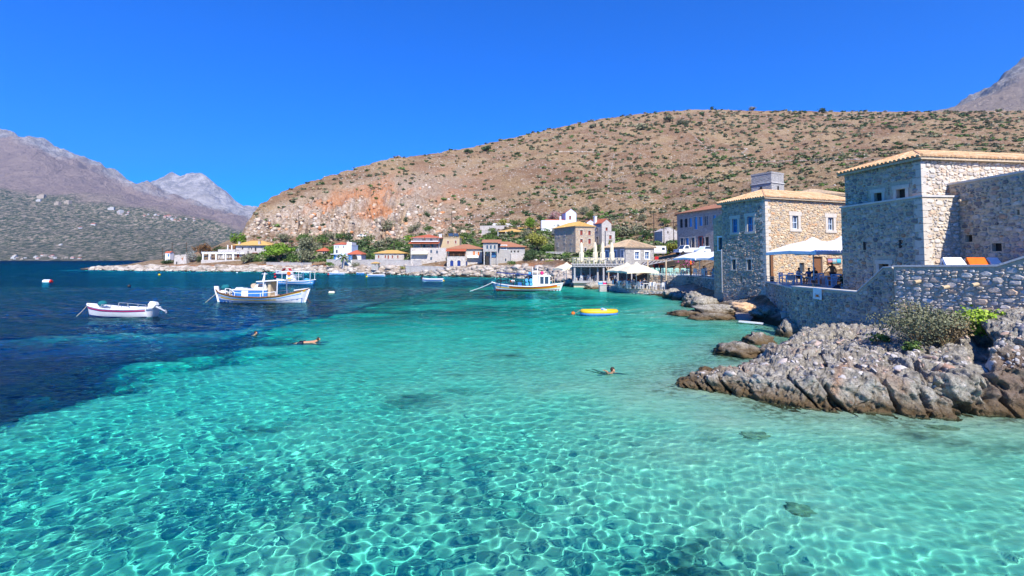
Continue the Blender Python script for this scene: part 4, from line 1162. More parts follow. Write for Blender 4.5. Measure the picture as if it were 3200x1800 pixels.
# --- battered lookout tower and roof behind the guesthouse
p = at(2412, 630, 80)
t = thing('lookout_tower', 'small square stone lookout tower rising behind the guesthouse roof', 'tower', (p.x, p.y, 5), R(30))
s_, hh = 3.6, at(2412, 541, 80).z - 5
mb = MB()
b0 = [(-.3, -.3), (s_ + .3, -.3), (s_ + .3, s_ + .3), (-.3, s_ + .3)]; b1 = [(0, 0), (s_, 0), (s_, s_), (0, s_)]
zc_ = hh - 1.6
mb.loft([[(x, y, 0) for x, y in b0], [(x, y, zc_) for x, y in b1]], True)
mb.loft([[(x, y, zc_ + .12) for x, y in b1], [(x, y, hh) for x, y in b1]], True)
mb.build('wall', MT['rubble_grey'], t)
mb = MB(); mb.box(-.14, s_ + .14, -.14, s_ + .14, zc_ - 0.0, zc_ + .118); mb.build('string_course', MT['cement'], t)
mb = MB()
for (x0, x1, y0, y1) in ((-.05, s_ + .05, -.05, .4), (-.05, .4, .4, s_ + .05), (s_ - .4, s_ + .05, .4, s_ + .05)): mb.box(x0, x1, y0, y1, hh + .002, hh + .3)
mb.build('parapet', MT['rubble_grey'], t)
for f in ('left', 'front'):
    O, u, n, ln = face_of(f, s_, s_); c = O + u * (s_ * 0.5) + n * 0.10 + UP * (zc_ - 1.25)
    mb = MB(); pts = [(-.2, 0), (.2, 0), (.2, .6), (.14, .78), (0, .86), (-.14, .78), (-.2, .6)]
    mb.add([c + u * a + UP * b for a, b in pts] + [c + u * a + UP * b - n * .3 for a, b in pts], [tuple(range(7))] + [(i, (i + 1) % 7, 7 + (i + 1) % 7, 7 + i) for i in range(7)])
    mb.build('arched_window', MT['dark'], t)
p = at(2530, 640, 66)
house('stone_house', 'half hidden house whose brown tiled hip roof peeks above the guesthouse', (p.x, p.y, 5), R(12), 6.3, 5, at(2530, 606, 66).z - 5, 'rubble_warm', ('hip', 0.95, 0.3, 'tile_pale', (0.3, 0.6), 0), base=1)

# --- long purple grey building behind
b0 = at(2262, 800, 74.6); bz = at(2120, 785, 85).z
BH = math.atan2(3.6, 10.4)
b_d = 11.0; b_h = at(2120, 668, 85).z - bz
sb = 'bshut'
def bx(px): return float(np.interp(px, [2118, 2262], [0, b_d]))
bw = []
for px, stl in ((2132, 'dark'), (2148, 'dark'), (2164, 'bclosed'), (2181, 'bclosed'), (2197, 'bclosed'), (2213, 'dark'), (2219, 'bclosed'), (2237, 'bclosed')):
    bw.append(('left', bx(px) - .35, b_h - 2.55 - (0.5 if px == 2181 else 0), 0.75 if px != 2219 else .35, 1.5 if px != 2181 else 2.1, stl))
for px in (2140, 2165, 2203): bw.append(('left', bx(px) - .22, b_h - 5.5, 0.4, 0.95, 'dark' if px != 2203 else 'plain'))
for px, stl in ((2135, 'glass'), (2153, 'bclosed'), (2172, 'glass'), (2196, 'redframe'), (2215, 'dark')): bw.append(('left', bx(px) - .45, -0.0 if px in (2215,) else 0.35, 0.8, 1.9 if px != 2215 else 2.2, stl))
house('stone_building', 'long purplish stone building with sky blue shutters behind the parked pickup', (b0.x, b0.y, bz), BH, 8.0, b_d, b_h, 'rubble_dark', ('hip', 1.3, 0.35, 'roof_rust'), bw)
# ================================================================== ROCKS BY THE WATER
RS = {}
def rk(px, w, *kn):
    RS[px] = K(sub(w, 2.5, -1.6), sub(w, 0.5, -0.35), wl(w), *kn)
# lip, ridge, saddle, back, behind
rk(2080, 1204, ('z', -0.3, 17.9), ('z', -0.35, 18.1), ('z', -0.5, 18.4), ('z', -0.7, 19), ('z', -1.5, 20.5))
rk(2120, 1209, ('z', 0.12, 17.6), ('z', 0.24, 17.9), ('z', 0.1, 18.4), ('z', -0.3, 19.2), ('z', -1.5, 21))
rk(2200, 1223, ('z', 0.38, 17.1), (1163, 18.0), (1158, 18.7), ('z', -0.1, 20.2), ('z', -1.5, 22.5))
rk(2300, 1242, (1185, 16.5), (1150, 17.8), (1146, 18.8), ('z', 0.1, 20.5), ('z', -1.5, 23))
rk(2400, 1260, (1180, 15.9), (1130, 17.6), (1118, 19.2), (1100, 20.8), ('z', -0.6, 23.5))
rk(2470, 1270, (1180, 15.5), (1126, 17.4), (1092, 19.6), (1046, 21.8), ('z', 0.2, 24.5))
rk(2560, 1279, (1190, 15.1), (1122, 17.3), (1078, 19.6), (1030, 22.4), ('z', 1.0, 26))
rk(2680, 1290, (1200, 14.8), (1112, 16.9), (1070, 19.2), (1036, 21.6), ('z', 1.2, 26))
rk(2800, 1298, (1200, 14.6), (1106, 16.4), (1062, 18.4), (1016, 20.4), ('z', 1.5, 26))
rk(2920, 1300, (1190, 14.5), (1098, 16.0), (1056, 17.8), (1000, 19.4), ('z', 1.8, 25))
rk(3030, 1302, (1180, 14.5), (1086, 15.8), (1040, 17.2), (985, 18.8), ('z', 2.0, 24))
rk(3075, 1304, (1160, 14.5), (1060, 15.4), (1010, 16.8), (970, 18.2), ('z', 2.2, 24))
rk(3200, 1312, (1140, 14.3), (1036, 15.1), (980, 16.4), (950, 17.6), ('z', 2.4, 24))
rk(3450, 1325, (1120, 14.0), (1010, 14.8), (960, 16.0), (930, 17.2), ('z', 2.6, 24))
def rock_disp(x, y, z, T, px):
    k = smooth(0.0, 1.0, T) * smooth(2060, 2110, px)
    lump = (fbm(x * 0.8, y * 0.8 + z * 0.5, 81, 4) - 0.5) * 0.75
    v = np.abs(fbm(x * 1.1 + 0.5 * z, y * 0.9 - z, 82, 4, 0.5) - 0.5) * 2
    crack = -smooth(0.10, 0.0, v) * 0.42 - smooth(0.10, 0.0, np.abs(fbm(x * 2.6 - z, y * 2.4 + z, 86, 4) - 0.5) * 2) * 0.09
    s_ = (z * 1.0 + 0.30 * x + 0.12 * y + 0.9 * fbm(x * 0.5, y * 0.5, 87, 3)) * 1.9
    ledge = (smooth(0.0, 0.35, s_ % 1) - (s_ % 1)) * 0.16
    fine = (fbm(x * 3.4 + z * 1.3, y * 3.4 + z * 2.6, 83, 5, 0.55) - 0.5) * 0.20
    cob = (vnoise(x * 8 + z * 4, y * 8 - z * 6, 84) - 0.5) * 0.07 + (vnoise(x * 15 + z * 9, y * 15 + z * 5, 85) - 0.5) * 0.045
    crev = -np.exp(-(((px - 3050 + (T - 4) * 14) / 17) ** 2)) * 0.9 * smooth(2.0, 3.0, T) * smooth(6.2, 5, T)
    return k * (-0.08 + lump + crack + ledge + fine + cob) * smooth(7.8, 6.5, T) + crev
def rock_zone(x, y, z, T, px):
    soil = smooth(0.58, 0.70, fbm(x * 0.7, y * 0.7 + z * 0.4, 91, 4)) * 0.4 + np.exp(-(((px - 2290) / 40) ** 2)) * smooth(3.4, 4, T) * smooth(5, 4.4, T) * .6
    ocher = np.exp(-(((px - 2605 + (T - 3) * -30) / 16) ** 2)) * smooth(2.2, 2.7, T) * smooth(4.2, 3.8, T)
    brown = smooth(3050, 3110, px) * smooth(4.05, 3.4, T)
    return np.clip(soil + ocher, 0, 1), brown, smooth(4.6, 6.6, T)
m, nt, bs = nodes('conglomerate_rock')
gp = nt.nodes.new('ShaderNodeNewGeometry'); pos = gp.outputs['Position']
zz = N(nt, 'ShaderNodeAttribute', attribute_name='zone')
sp = nt.nodes.new('ShaderNodeSeparateColor'); nt.links.new(zz.outputs['Color'], sp.inputs[0])
n1 = noise(nt, pos, 2.2, 7, 0.72); n2 = noise(nt, pos, 9, 6, 0.72)
dn = nt.nodes.new('ShaderNodeTexNoise'); dn.inputs['Scale'].default_value = 3.0; dn.inputs['Detail'].default_value = 4; nt.links.new(pos, dn.inputs['Vector'])
wp = nt.nodes.new('ShaderNodeVectorMath'); wp.operation = 'MULTIPLY_ADD'; wp.inputs[1].default_value = (0.35, 0.35, 0.35)
nt.links.new(dn.outputs['Color'], wp.inputs[0]); nt.links.new(pos, wp.inputs[2])
vo = nt.nodes.new('ShaderNodeTexVoronoi'); vo.inputs['Scale'].default_value = 7.5; vo.inputs['Randomness'].default_value = 1; nt.links.new(wp.outputs[0], vo.inputs['Vector'])
sc1 = nt.nodes.new('ShaderNodeSeparateColor'); nt.links.new(vo.outputs['Color'], sc1.inputs[0])
base = ramp(nt, n1, [(0.28, (0.11, 0.095, 0.07)), (0.46, (0.35, 0.32, 0.26)), (0.66, (0.50, 0.47, 0.40))])
peb = ramp(nt, sc1.outputs[0], [(0, (0.36, 0.33, 0.28)), (0.4, (0.58, 0.54, 0.47)), (0.75, (0.70, 0.66, 0.59)), (1, (0.44, 0.28, 0.20))])
pm = math_(nt, 'MULTIPLY', math_(nt, 'MULTIPLY', ramp(nt, vo.outputs['Distance'], [(0.30, 1.0), (0.42, 0.0)]), ramp(nt, sc1.outputs[1], [(0.45, 0.0), (0.5, 1.0)])), ramp(nt, n1, [(0.42, 0.0), (0.52, 1.0)]))
col = mixc(nt, pm, base, peb)
col = mixc(nt, 0.75, col, ramp(nt, n2, [(0.30, 0.25), (0.66, 1.45)]), 'MULTIPLY')
col = mixc(nt, math_(nt, 'MULTIPLY', sp.outputs[0], ramp(nt, n2, [(0.35, 0.2), (0.6, 0.9)])), col, (0.46, 0.25, 0.14))
col = mixc(nt, math_(nt, 'MULTIPLY', sp.outputs[1], 0.75), col, (0.18, 0.115, 0.08))
sx = nt.nodes.new('ShaderNodeSeparateXYZ'); nt.links.new(pos, sx.inputs[0])
hgt = math_(nt, 'ADD', sx.outputs[2], math_(nt, 'MULTIPLY', n1, 0.6))
col = mixc(nt, ramp(nt, hgt, [(0.45, 0.95), (0.60, 0.75), (0.92, 0.0)]), col, (0.13, 0.085, 0.04))
col = mixc(nt, ramp(nt, math_(nt, 'MULTIPLY', hgt, -1.0), [(0.0, 0.0), (0.35, 0.85)]), col, (0.42, 0.36, 0.24))
nt.links.new(col, bs.inputs['Base Color']); bs.inputs['Roughness'].default_value = 0.95; bs.inputs['Specular IOR Level'].default_value = 0.2
bump(nt, bs, math_(nt, 'ADD', n2, math_(nt, 'ADD', math_(nt, 'MULTIPLY', pm, 0.25), math_(nt, 'MULTIPLY', n1, 1.2))), 1.0, 0.14)
MT['rock'] = m
ROCK = Land('rock_outcrop', RS, 500, 225, rock_disp, rock_zone, m, receiver=True, wts=[0.6, 0.4, 1.2, 2.2, 1.6, 1.3, 0.8], kind='thing', along_normal=True)
tag(ROCK.o, 'big pebbly conglomerate rock outcrop running into the clear shallows below the terrace walls', 'rock')
# pebbles standing proud of the conglomerate
rg = random.Random(21)
PEB = []
for i in range(5):
    mb = MB(); mb.ball((0, 0, 0), 1, 1, 1, 7, 4)
    q = random.Random(i); PEB.append(([tuple(c * q.uniform(.78, 1.08) for c in v) for v in mb.v], mb.f))
peb_m = piece_mat('set_pebble', [(0.38, 0.35, 0.32), (0.50, 0.47, 0.44), (0.28, 0.26, 0.24), (0.56, 0.53, 0.50), (0.38, 0.24, 0.17), (0.44, 0.40, 0.35)], scale=14, b=0.3)
plist = []
tries = 0
while len(plist) < 1100 and tries < 9000:
    tries += 1
    px = rg.uniform(2130, 3240); i = int(np.interp((px - 1600) / F, ROCK.a, np.arange(len(ROCK.a)))); r = rg.randrange(66, 208)
    T = ROCK.T[r, i]
    dens = float(np.clip((T - 2.4) / 1.6, 0.12, 1)) * (1.0 if px > 2450 else 0.45) * float(fbm(np.array(px * 0.012), np.array(T * 1.7), 95, 3) > 0.42)
    if rg.random() > dens: continue
    p = Vector((ROCK.X[r, i], ROCK.Y[r, i], ROCK.Z[r, i]))
    if p.z < 0.25: continue
    q1 = Vector((ROCK.X[r, i + 2], ROCK.Y[r, i + 2], ROCK.Z[r, i + 2])) - p; q2 = Vector((ROCK.X[r + 2, i], ROCK.Y[r + 2, i], ROCK.Z[r + 2, i])) - p
    n = q1.cross(q2).normalized()
    if n.z < 0: n = -n
    s = 0.035 * math.exp(rg.gauss(0.35, 0.55)); s = min(s, 0.24)
    u = n.orthogonal().normalized(); u = Matrix.Rotation(rg.uniform(0, 6.28), 3, n) @ u; v = n.cross(u)
    a, b, c = s * rg.uniform(0.9, 1.6), s * rg.uniform(0.7, 1.0), s * rg.uniform(0.3, 0.55); p = p - n * c * .35
    plist.append((Matrix(((u.x * a, v.x * b, n.x * c, p.x), (u.y * a, v.y * b, n.y * c, p.y), (u.z * a, v.z * b, n.z * c, p.z), (0, 0, 0, 1))), rg.randrange(5), s))
plist.sort(key=lambda q: -q[2])
PM = []
for V, Fc in PEB:
    me = bpy.data.meshes.new('pebble'); me.from_pydata(V, [], Fc); me.polygons.foreach_set('use_smooth', [True] * len(Fc)); me.materials.append(peb_m); PM.append(me)
for M_, k, s in plist[:300]:
    o = put('stone', PM[k], ROCK.o); o.matrix_local = M_
mb = MB()
for M_, k, s in plist[300:]:
    b = len(mb.v); mb.v += [tuple(M_ @ Vector(p)) for p in PEB[k][0]]; mb.f += [tuple(q + b for q in f) for f in PEB[k][1]]
o = mb.build('pebbles', peb_m, ROCK.o, True); o['kind'] = 'stuff'

def ico_rock(seed, sub_=4, rough=0.34):
    import bmesh
    bm = bmesh.new(); bmesh.ops.create_icosphere(bm, subdivisions=sub_, radius=1)
    V = np.array([v.co[:] for v in bm.verts]); Fc = [[v.index for v in f.verts] for f in bm.faces]; bm.free()
    ox = seed * 7.3
    d = (fbm(V[:, 0] * 1.3 + ox + V[:, 2], V[:, 1] * 1.3 - V[:, 2] * .7 + ox, 201, 5, 0.55) - 0.5) * 2 * rough
    d += (fbm(V[:, 0] * 4 + ox - V[:, 2] * 2, V[:, 1] * 4 + V[:, 2] * 3, 202, 3) - 0.5) * 0.22
    ridge = np.abs(fbm(V[:, 0] * 2 + V[:, 2] * 1.5 + ox, V[:, 1] * 2 - V[:, 2], 203, 3) - 0.5)
    d -= np.clip(0.09 - ridge, 0, 1) * 3.2
    st_ = (V[:, 2] * 2.2 + V[:, 0] * .5 + ox) * 1.6; d += ((st_ % 1) - .5) * .16
    d += (fbm(V[:, 0] * 9 + ox, V[:, 1] * 9 + V[:, 2] * 7, 204, 2) - .5) * .12
    return V * (1 + d)[:, None], np.array(Fc)
MT['sunken'] = mat('sunken_olive_stone', (0.42, 0.36, 0.24), (0.27, 0.23, 0.14), 1, 4)
def boulder(label, px, py, wpx, hpx, Y=None, dep=None, seed=0, m='rock', sub_=4, group=None):
    Y = Y or -H / slope(py)
    p = at(px, py, Y); s = Y / F
    V, Fc = ico_rock(seed + px, sub_)
    sc_ = np.array([wpx * s / 2, (dep or wpx * s * 0.9) / 2, hpx * s * 0.8])
    me = numpy_mesh('boulder', V * sc_ + np.array([0, 0, hpx * s * 0.02]), Fc, True)
    me.materials.append(MT[m])
    o = put('boulder', me); o.location = (p.x, p.y + sc_[1] * 0.4, p.z)
    o.cycles.is_caustics_receiver = True
    return tag(o, label, 'rock', group)
boulder('flat grey rock islet just off the outcrop, its low front edge in the water', 2322, 1112, 165, 42, seed=1, dep=2.2)
boulder('rounded brown rock on top behind the flat islet', 2385, 1074, 95, 40, seed=2, dep=1.6)
boulder('brown rock bridging the islet and the big outcrop', 2432, 1122, 90, 55, seed=3, dep=1.8)
boulder('dark wet boulder at the corner of the shaded terrace wall', 2470, 1052, 64, 58, seed=4, dep=1.4)
boulder('lumpy rock against the foot of the terrace wall', 2585, 1052, 62, 42, Y=22.6, seed=5, dep=0.9)
boulder('small pale rock knob at the terrace wall foot', 2640, 1040, 34, 34, Y=22.4, seed=6, dep=0.7)
boulder('grey rock in the shade under the terrace wall', 2530, 1050, 50, 30, Y=23.2, seed=7, dep=0.9)
boulder('long low brown reef tip left of the pebble beach', 2150, 985, 120, 15, seed=8, dep=2.6)
boulder('low brown reef rock in front of the guesthouse rocks', 2235, 998, 130, 20, seed=9, dep=2.6)
boulder('big grey rock mound below the guesthouse corner', 2245, 980, 150, 32, Y=40, seed=10, dep=3.5)
boulder('pale rock slab leaning on the guesthouse foot', 2335, 966, 100, 24, Y=39.5, seed=11, dep=2.2, m='stone_warm')
boulder('reddish rock pile below the terrace', 2400, 978, 90, 24, Y=36.5, seed=12, dep=2)
boulder('dark rock in the shade left of the guesthouse corner', 2205, 952, 90, 32, Y=46, seed=13, dep=3)
boulder('dark boulder in the nook under the shaded wall', 2175, 936, 70, 28, Y=50, seed=14, dep=3)
boulder('small boulder at the waters edge below the shaded nook', 2160, 958, 46, 22, seed=15, dep=1.8)
boulder('rounded boulder right of the quay end', 2105, 929, 66, 32, Y=58, seed=16, dep=2.6)
boulder('low flat rock beside the quay end', 2138, 938, 70, 22, seed=17, dep=2.4)
boulder('tan boulder holding up the wooden deck, left', 1812, 897, 56, 20, seed=18, dep=2.5)
boulder('tan boulder under the wooden deck, beside the cooler pillar', 1852, 903, 58, 26, seed=19, dep=2.5)
boulder('small dark rock under the deck edge behind the striped boat', 1780, 893, 44, 24, seed=20, dep=2.5)
boulder('sunken brown rock showing through the shallow water', 2365, 1345, 110, 12, seed=21, dep=1.1, m='sunken')
boulder('sunken olive rock nearer the viewer under water', 2310, 1412, 90, 6, seed=22, dep=0.9, m='sunken')
for o in list(COL.objects)[-2:]: o.location.z = -float(bed_depth(np.array([[o.location.x]]), np.array([[o.location.y]]))[0][0, 0]) - 0.10
for i, (px, py, w_) in enumerate(((2520, 1690, 110), (2960, 1420, 90), (2900, 1335, 60))):
    p = onz(px, py, -0.75); o = boulder('dim sunken stone lying on the pale sea floor', px, py, w_, 5, Y=p.y, seed=23 + i, dep=0.6, m='sunken', group='sunken stones on the sea floor'); o.location.z = -bed_depth(np.array([[p.x]]), np.array([[p.y]]))[0][0, 0]
# shore boulders along the far bank: each its own, one mesh per kind
BK = []
for k in range(5):
    V, Fc = ico_rock(300 + k, 2); me = numpy_mesh('boulder', V, Fc, True); me.materials.append(MT['land']); BK.append(me)
SHM = piece_mat('bleached_shore_rock', [(0.38, 0.33, 0.27), (0.52, 0.47, 0.41), (0.27, 0.22, 0.17), (0.45, 0.39, 0.33)], scale=1.6)
for me in BK: me.materials[0] = SHM
rg = random.Random(33)
for i in range(90):
    px = rg.uniform(330, 1790); T = rg.uniform(1.15, 2.6)
    ci = int(np.interp((px - 1600) / F, LAND.a, np.arange(len(LAND.a)))); r = int(np.argmin(np.abs(LAND.T[:, ci] - T)))
    p = Vector((LAND.X[r, ci], LAND.Y[r, ci], LAND.Z[r, ci]))
    s = rg.uniform(0.5, 1.5) * (0.55 if px > 1500 else 0.9)
    o = put('boulder', BK[i % 5]); o.location = p; o.scale = (s * rg.uniform(1, 1.7), s, s * rg.uniform(.45, .8)); o.rotation_euler = (0, 0, rg.uniform(0, 6.28))
    tag(o, 'bleached white boulder lying along the far rocky shore', 'rock', 'boulders along the far shore')
# pebble beach under the guesthouse
pb = [onz(2290, 1004, 0.02), onz(2440, 1016, 0.02), onz(2480, 1000, .2), onz(2470, 962, .4), onz(2380, 955, .4), onz(2300, 975, .3)]
mb = MB(); mb.add([(q.x, q.y, z) for q, z in zip(pb, (-.15, -.2, .15, .75, .75, .3))], [(0, 1, 2, 3, 4, 5)])
o = mb.build('pebble_beach', mat('grey_brown_shingle', (0.36, 0.30, 0.26), (0.24, 0.20, 0.17), 1, 16, 1.0), None); tag(o, kind='structure')
o.cycles.is_caustics_receiver = True
mb = MB(); q = onz(2310, 1004, .12); mb.bar(q, onz(2385, 1011, .12), 0.25, 0.10); tag(mb.build('plank', MT['white']), 'white weathered plank lying at the edge of the pebble beach', 'plank')
q = at(2452, 988, 34)
t = thing('rubbish_bin', 'small grey bin beside the terrace wall on the pebble beach', 'bin', (q.x, q.y, 0.35))
mb = MB(); mb.lathe([(0.20, 0), (0.24, 0.45), (0.25, 0.5)], 12); mb.build('body', MT['concrete'], t)
mb = MB(); mb.lathe([(0.27, 0.5), (0.27, 0.54), (0.12, 0.62)], 12); mb.build('lid', MT['concrete'], t)
# retaining wall under the right terrace
r0 = at(2393, 880, 41.6); r1 = at(2490, 897, 31)
dv = Vector((r1.x - r0.x, r1.y - r0.y, 0)); t = thing('retaining_wall', 'rubble retaining wall holding up the cafe terrace beside the guesthouse', 'wall', (r0.x, r0.y, 0), math.atan2(dv.y, dv.x))
mb = MB(); mb.box(0, dv.length, 0, 0.6, -0.5, 2.65); mb.build('wall_body', MT['mortar'], t)
mb = MB(); mb.box(-.05, dv.length, -.06, .66, 2.652, 2.73); mb.build('coping', MT['cement'], t)
emit(lay(Vector((0, 0, 0)), Vector((1, 0, 0)), Vector((0, -1, 0)), dv.length, 0.0, 2.64, [], (0.2, 0.45), (0.14, 0.25), 0.95, rg), t, 'stone_grey', 180)
slab('cafe_terrace', None, None, [(r0.x + .3, r0.y + .2), (r1.x + .6, r1.y), (19.4, 31), (31, 38), (30, 44.2), (22.4, 41.9)], 0, 2.62, 'cement', 'structure')
# ================================================================== THE VILLAGE
def mpx(Y): return Y / F
def spot(px, py, Y=None):
    return at(px, py, Y) if Y else LAND.hit(px, py)
def vh(name, label, px0, px1, py_base, py_eave, D=7.0, roof=None, wins=(), wm='rubble_pale', yaw=0.0, Y=None, chim=(), base=4.0, cat='house'):
    """a house set out on its photo columns px0..px1; windows are (px, py, width px, height px, style[, face])"""
    p = spot((px0 + px1) / 2, py_base, Y); Y = p.y; s = mpx(Y)
    q = at(px0, py_base, Y); W = (px1 - px0) * s / math.cos(yaw); Hh = (py_base - py_eave) * s
    ww = []
    for w in wins:
        x = (w[0] - px0) * s / math.cos(yaw) - w[2] * s / 2; z = (py_base - w[1]) * s - w[3] * s / 2
        ww.append(('front', max(0.05, x), z, w[2] * s, w[3] * s, w[4]))
    if roof: roof = (roof[0], roof[1] * s, roof[2], roof[3]) + tuple(roof[4:])
    t = house(name, label, (q.x, q.y, q.z), yaw, W, D, Hh, wm, roof, ww, cat=cat, base=base,
              chim=[((c[0] - px0) * s, c[3] if len(c) > 3 else D * 0.4, Hh - 0.2, 0.8, (py_eave - c[1]) * s, c[2]) for c in chim])
    return t, s, W, Hh
def part(t, name, m, fn):
    mb = MB(); fn(mb); return mb.build(name, MT[m], t)
def posts(t, name, m, pts, z0, z1, w):
    for (x, y) in pts:
        mb = MB(); mb.bar((x, y, z0), (x, y, z1), w); mb.build(name, MT[m], t)
def railing(t, m, x0, x1, y, z, h=0.95, step=0.9, name='railing'):
    mb = MB(); mb.bar((x0, y, z + h), (x1, y, z + h), 0.06); mb.bar((x0, y, z + h * .5), (x1, y, z + h * .5), 0.04)
    n = max(1, int((x1 - x0) / step))
    for i in range(n + 1):
        x = x0 + (x1 - x0) * i / n; mb.bar((x, y, z), (x, y, z + h), 0.05)
    return mb.build(name, MT[m], t)
def awning(t, m, x0, x1, y0, y1, z0, z1, name='porch_roof', th=0.1):
    mb = MB(); mb.add([(x0, y0, z0), (x1, y0, z0), (x1, y1, z1), (x0, y1, z1), (x0, y0, z0 - th), (x1, y0, z0 - th), (x1, y1, z1 - th), (x0, y1, z1 - th)],
                      [(0, 1, 2, 3), (7, 6, 5, 4), (0, 4, 5, 1), (1, 5, 6, 2), (2, 6, 7, 3), (3, 7, 4, 0)])
    return mb.build(name, MT[m], t)
def arch_door(t, x, z, w, h, y=-0.0, m='dark', ring='dressed', name='arched_door'):
    mb = MB(); n = 9; pts = [(x - w / 2, z)] + [(x - w / 2 * math.cos(math.pi * i / n), z + h - w / 2 + w / 2 * math.sin(math.pi * i / n)) for i in range(n + 1)] + [(x + w / 2, z)]
    mb.add([(a, y - 0.03, b) for a, b in pts], [tuple(range(len(pts)))]); o = mb.build(name, MT[m], t)
    mb = MB()
    for (a, b), (c, d) in zip(pts[:-1], pts[1:]): mb.bar((a, y - 0.05, b), (c, y - 0.05, d), 0.22, 0.14)
    mb.build('arch_ring', MT[ring], o)

# --- the ochre roofed mansion and its pergola at the far end
t, s, W, Hh = vh('stone_mansion', 'wide pale stone mansion with ochre hip roof at the far end of the shore', 736, 836, 806, 766, 9, ('hip', 15, 1.2, 'roof_ochre'),
   [(757, 776, 4.5, 7, 'dark'), (777, 777, 3, 6, 'dark'), (785, 777, 3, 6, 'dark'), (798, 779, 5, 11, 'dark')], Y=212, chim=[(748, 755, 'rubble_pale', -.1), (810, 753, 'rubble_pale', -.1)])
part(t, 'upper_terrace', 'rubble_pale', lambda b: b.box(-6, 1.5, -3, 6, -4, (806 - 780) * s))
posts(t, 'post', 'white', [(-3.4, -.2), (-1.6, -.2)], (806 - 780) * s, Hh, 0.35)
part(t, 'porch_wall', 'wood', lambda b: b.box(-3.8, -.01, 2, 2.3, (806 - 780) * s, Hh))
part(t, 'balcony', 'redwood', lambda b: b.box((798 - 736) * s - 1, (798 - 736) * s + .9, -.9, -.01, (806 - 788) * s - .5, (806 - 788) * s - .2))
p = spot(690, 829, 203)
t = thing('pergola', 'white post pergola over the terrace in front of the mansion', 'pergola', at(628, 827, 203)); s = mpx(203)
part(t, 'terrace', 'rubble_pale', lambda b: b.box(0, (757 - 628) * s, 0, 8, -2.5, (827 - 812) * s))
zt = (827 - 812) * s; zr = (827 - 793) * s
for px in (632, 652, 673, 703, 727): part(t, 'post', 'white', lambda b: b.bar(((px - 628) * s, .4, zt), ((px - 628) * s, .4, zr), .45))
for px in (632, 673, 703): part(t, 'post', 'white', lambda b: b.bar(((px - 628) * s, 5.5, zt), ((px - 628) * s, 5.5, zr), .4))
part(t, 'beam', 'white', lambda b: (b.box(0, (740 - 628) * s, .15, .7, zr, zr + .55), b.box(0, (740 - 628) * s, 5.3, 5.8, zr, zr + .5)))
for k in range(12): part(t, 'rafter', 'white', lambda b: b.box(k * 1.2, k * 1.2 + .25, -.2, 6.2, zr + .552, zr + .85))
part(t, 'loggia_wall', 'rubble_pale', lambda b: b.box((700 - 628) * s, (745 - 628) * s, 6.5, 8, zt, zr + 1.4))
for px in (716, 735): arch_door(t, (px - 628) * s, zt, 1.3, 2.6, 6.48, 'redwood')
# ruin and little kiosk
p = spot(562, 823, 206); s = mpx(206)
t = thing('ruined_tower', 'roofless white ruined stone tower standing near the tip of the spit', 'ruin', at(543, 824, 206))
V = []
part(t, 'wall', 'rubble_pale', lambda b: b.add([(0, 0, -1), (5.4, 0, -1), (5.4, 4, -1), (0, 4, -1), (.15, .1, 3.6), (5.2, .1, 3.1), (5.2, 3.9, 4.2), (.2, 3.9, 3.9), (2.2, .1, 3.9), (3.1, .1, 2.5), (3.6, .1, 1.3), (4.2, .1, 2.9)],
     [(0, 1, 5, 11, 10, 9, 8, 4), (1, 2, 6, 5), (2, 3, 7, 6), (3, 0, 4, 7)]))
part(t, 'doorway', 'dark', lambda b: b.box(1, 1.5, -.02, .3, -.2, .9))
part(t, 'broken_core', 'roof_rust', lambda b: b.box(2.4, 4.6, 1.2, 2, -1, 2.5))
t, s, W, Hh = vh('kiosk', 'tiny white chapel like kiosk with a red roof beside the ruin', 516, 531, 804, 790, 2.5, ('gable_x', 5, .2, 'roof_red'), [(526, 798, 5, 8, 'bluewall')], 'whitewash', Y=222, base=2)
vh('low_house', 'small red roofed house behind the tall olive, left of the white tower house', 992, 1022, 800, 784, 5, ('hip', 11, .5, 'roof_red'), [(1011, 789, 4, 8, 'glass'), (1017, 789, 4, 8, 'glass')], 'tan')
vh('low_house', 'low white cottage half hidden behind the umbrella pine', 915, 938, 796, 778, 5, None, [(930, 784, 3, 5, 'dark')], 'whitewash')
# white and blue tower house
t, s, W, Hh = vh('tower_house', 'white tower house with pale blue base, red roof and raised parapet', 1043, 1098, 812, 766, 7, ('flat', 0, 0, 'whitewash'),
   [(1049, 772, 2.5, 6, 'glass'), (1056, 772, 2.5, 6, 'glass'), (1073, 772, 3.5, 6, 'wood'), (1052, 786, 5, 10, 'glass'), (1058, 802, 4.5, 9, 'glass')], 'bluewhite', Y=170)
part(t, 'raised_parapet', 'whitewash', lambda b: b.box((1083 - 1043) * s, W + .02, 0.02, 5, Hh - .3, Hh + 9 * s))
add_roof(t, (1080 - 1043) * s, 6.5, Hh + .25, 'hip', 8 * s, .2, MT['roof_red'])
part(t, 'balcony', 'white', lambda b: b.box(-.8, (1062 - 1043) * s, -1.2, -.02, (812 - 795) * s, (812 - 793.5) * s))
railing(t, 'black', -.7, (1062 - 1043) * s, -1.15, (812 - 793.5) * s)
part(t, 'blue_wall', 'blue', lambda b: b.box(0, (1049 - 1043) * s, -.06, -.02, 0, (812 - 795) * s))
t, s, W, Hh = vh('house_wing', 'white front wing with red hip roof and dark arch beside the palm', 1086, 1128, 812, 794, 6, ('hip', 13, .5, 'roof_red'), [], 'whitewash', Y=165)
arch_door(t, (1107 - 1086) * s, .1, 2.3, 1.7, 0, 'dark', 'greywood'); part(t, 'blue_door', 'blue', lambda b: b.box(.3, 1.6, -.06, -.01, 0, 1.7))
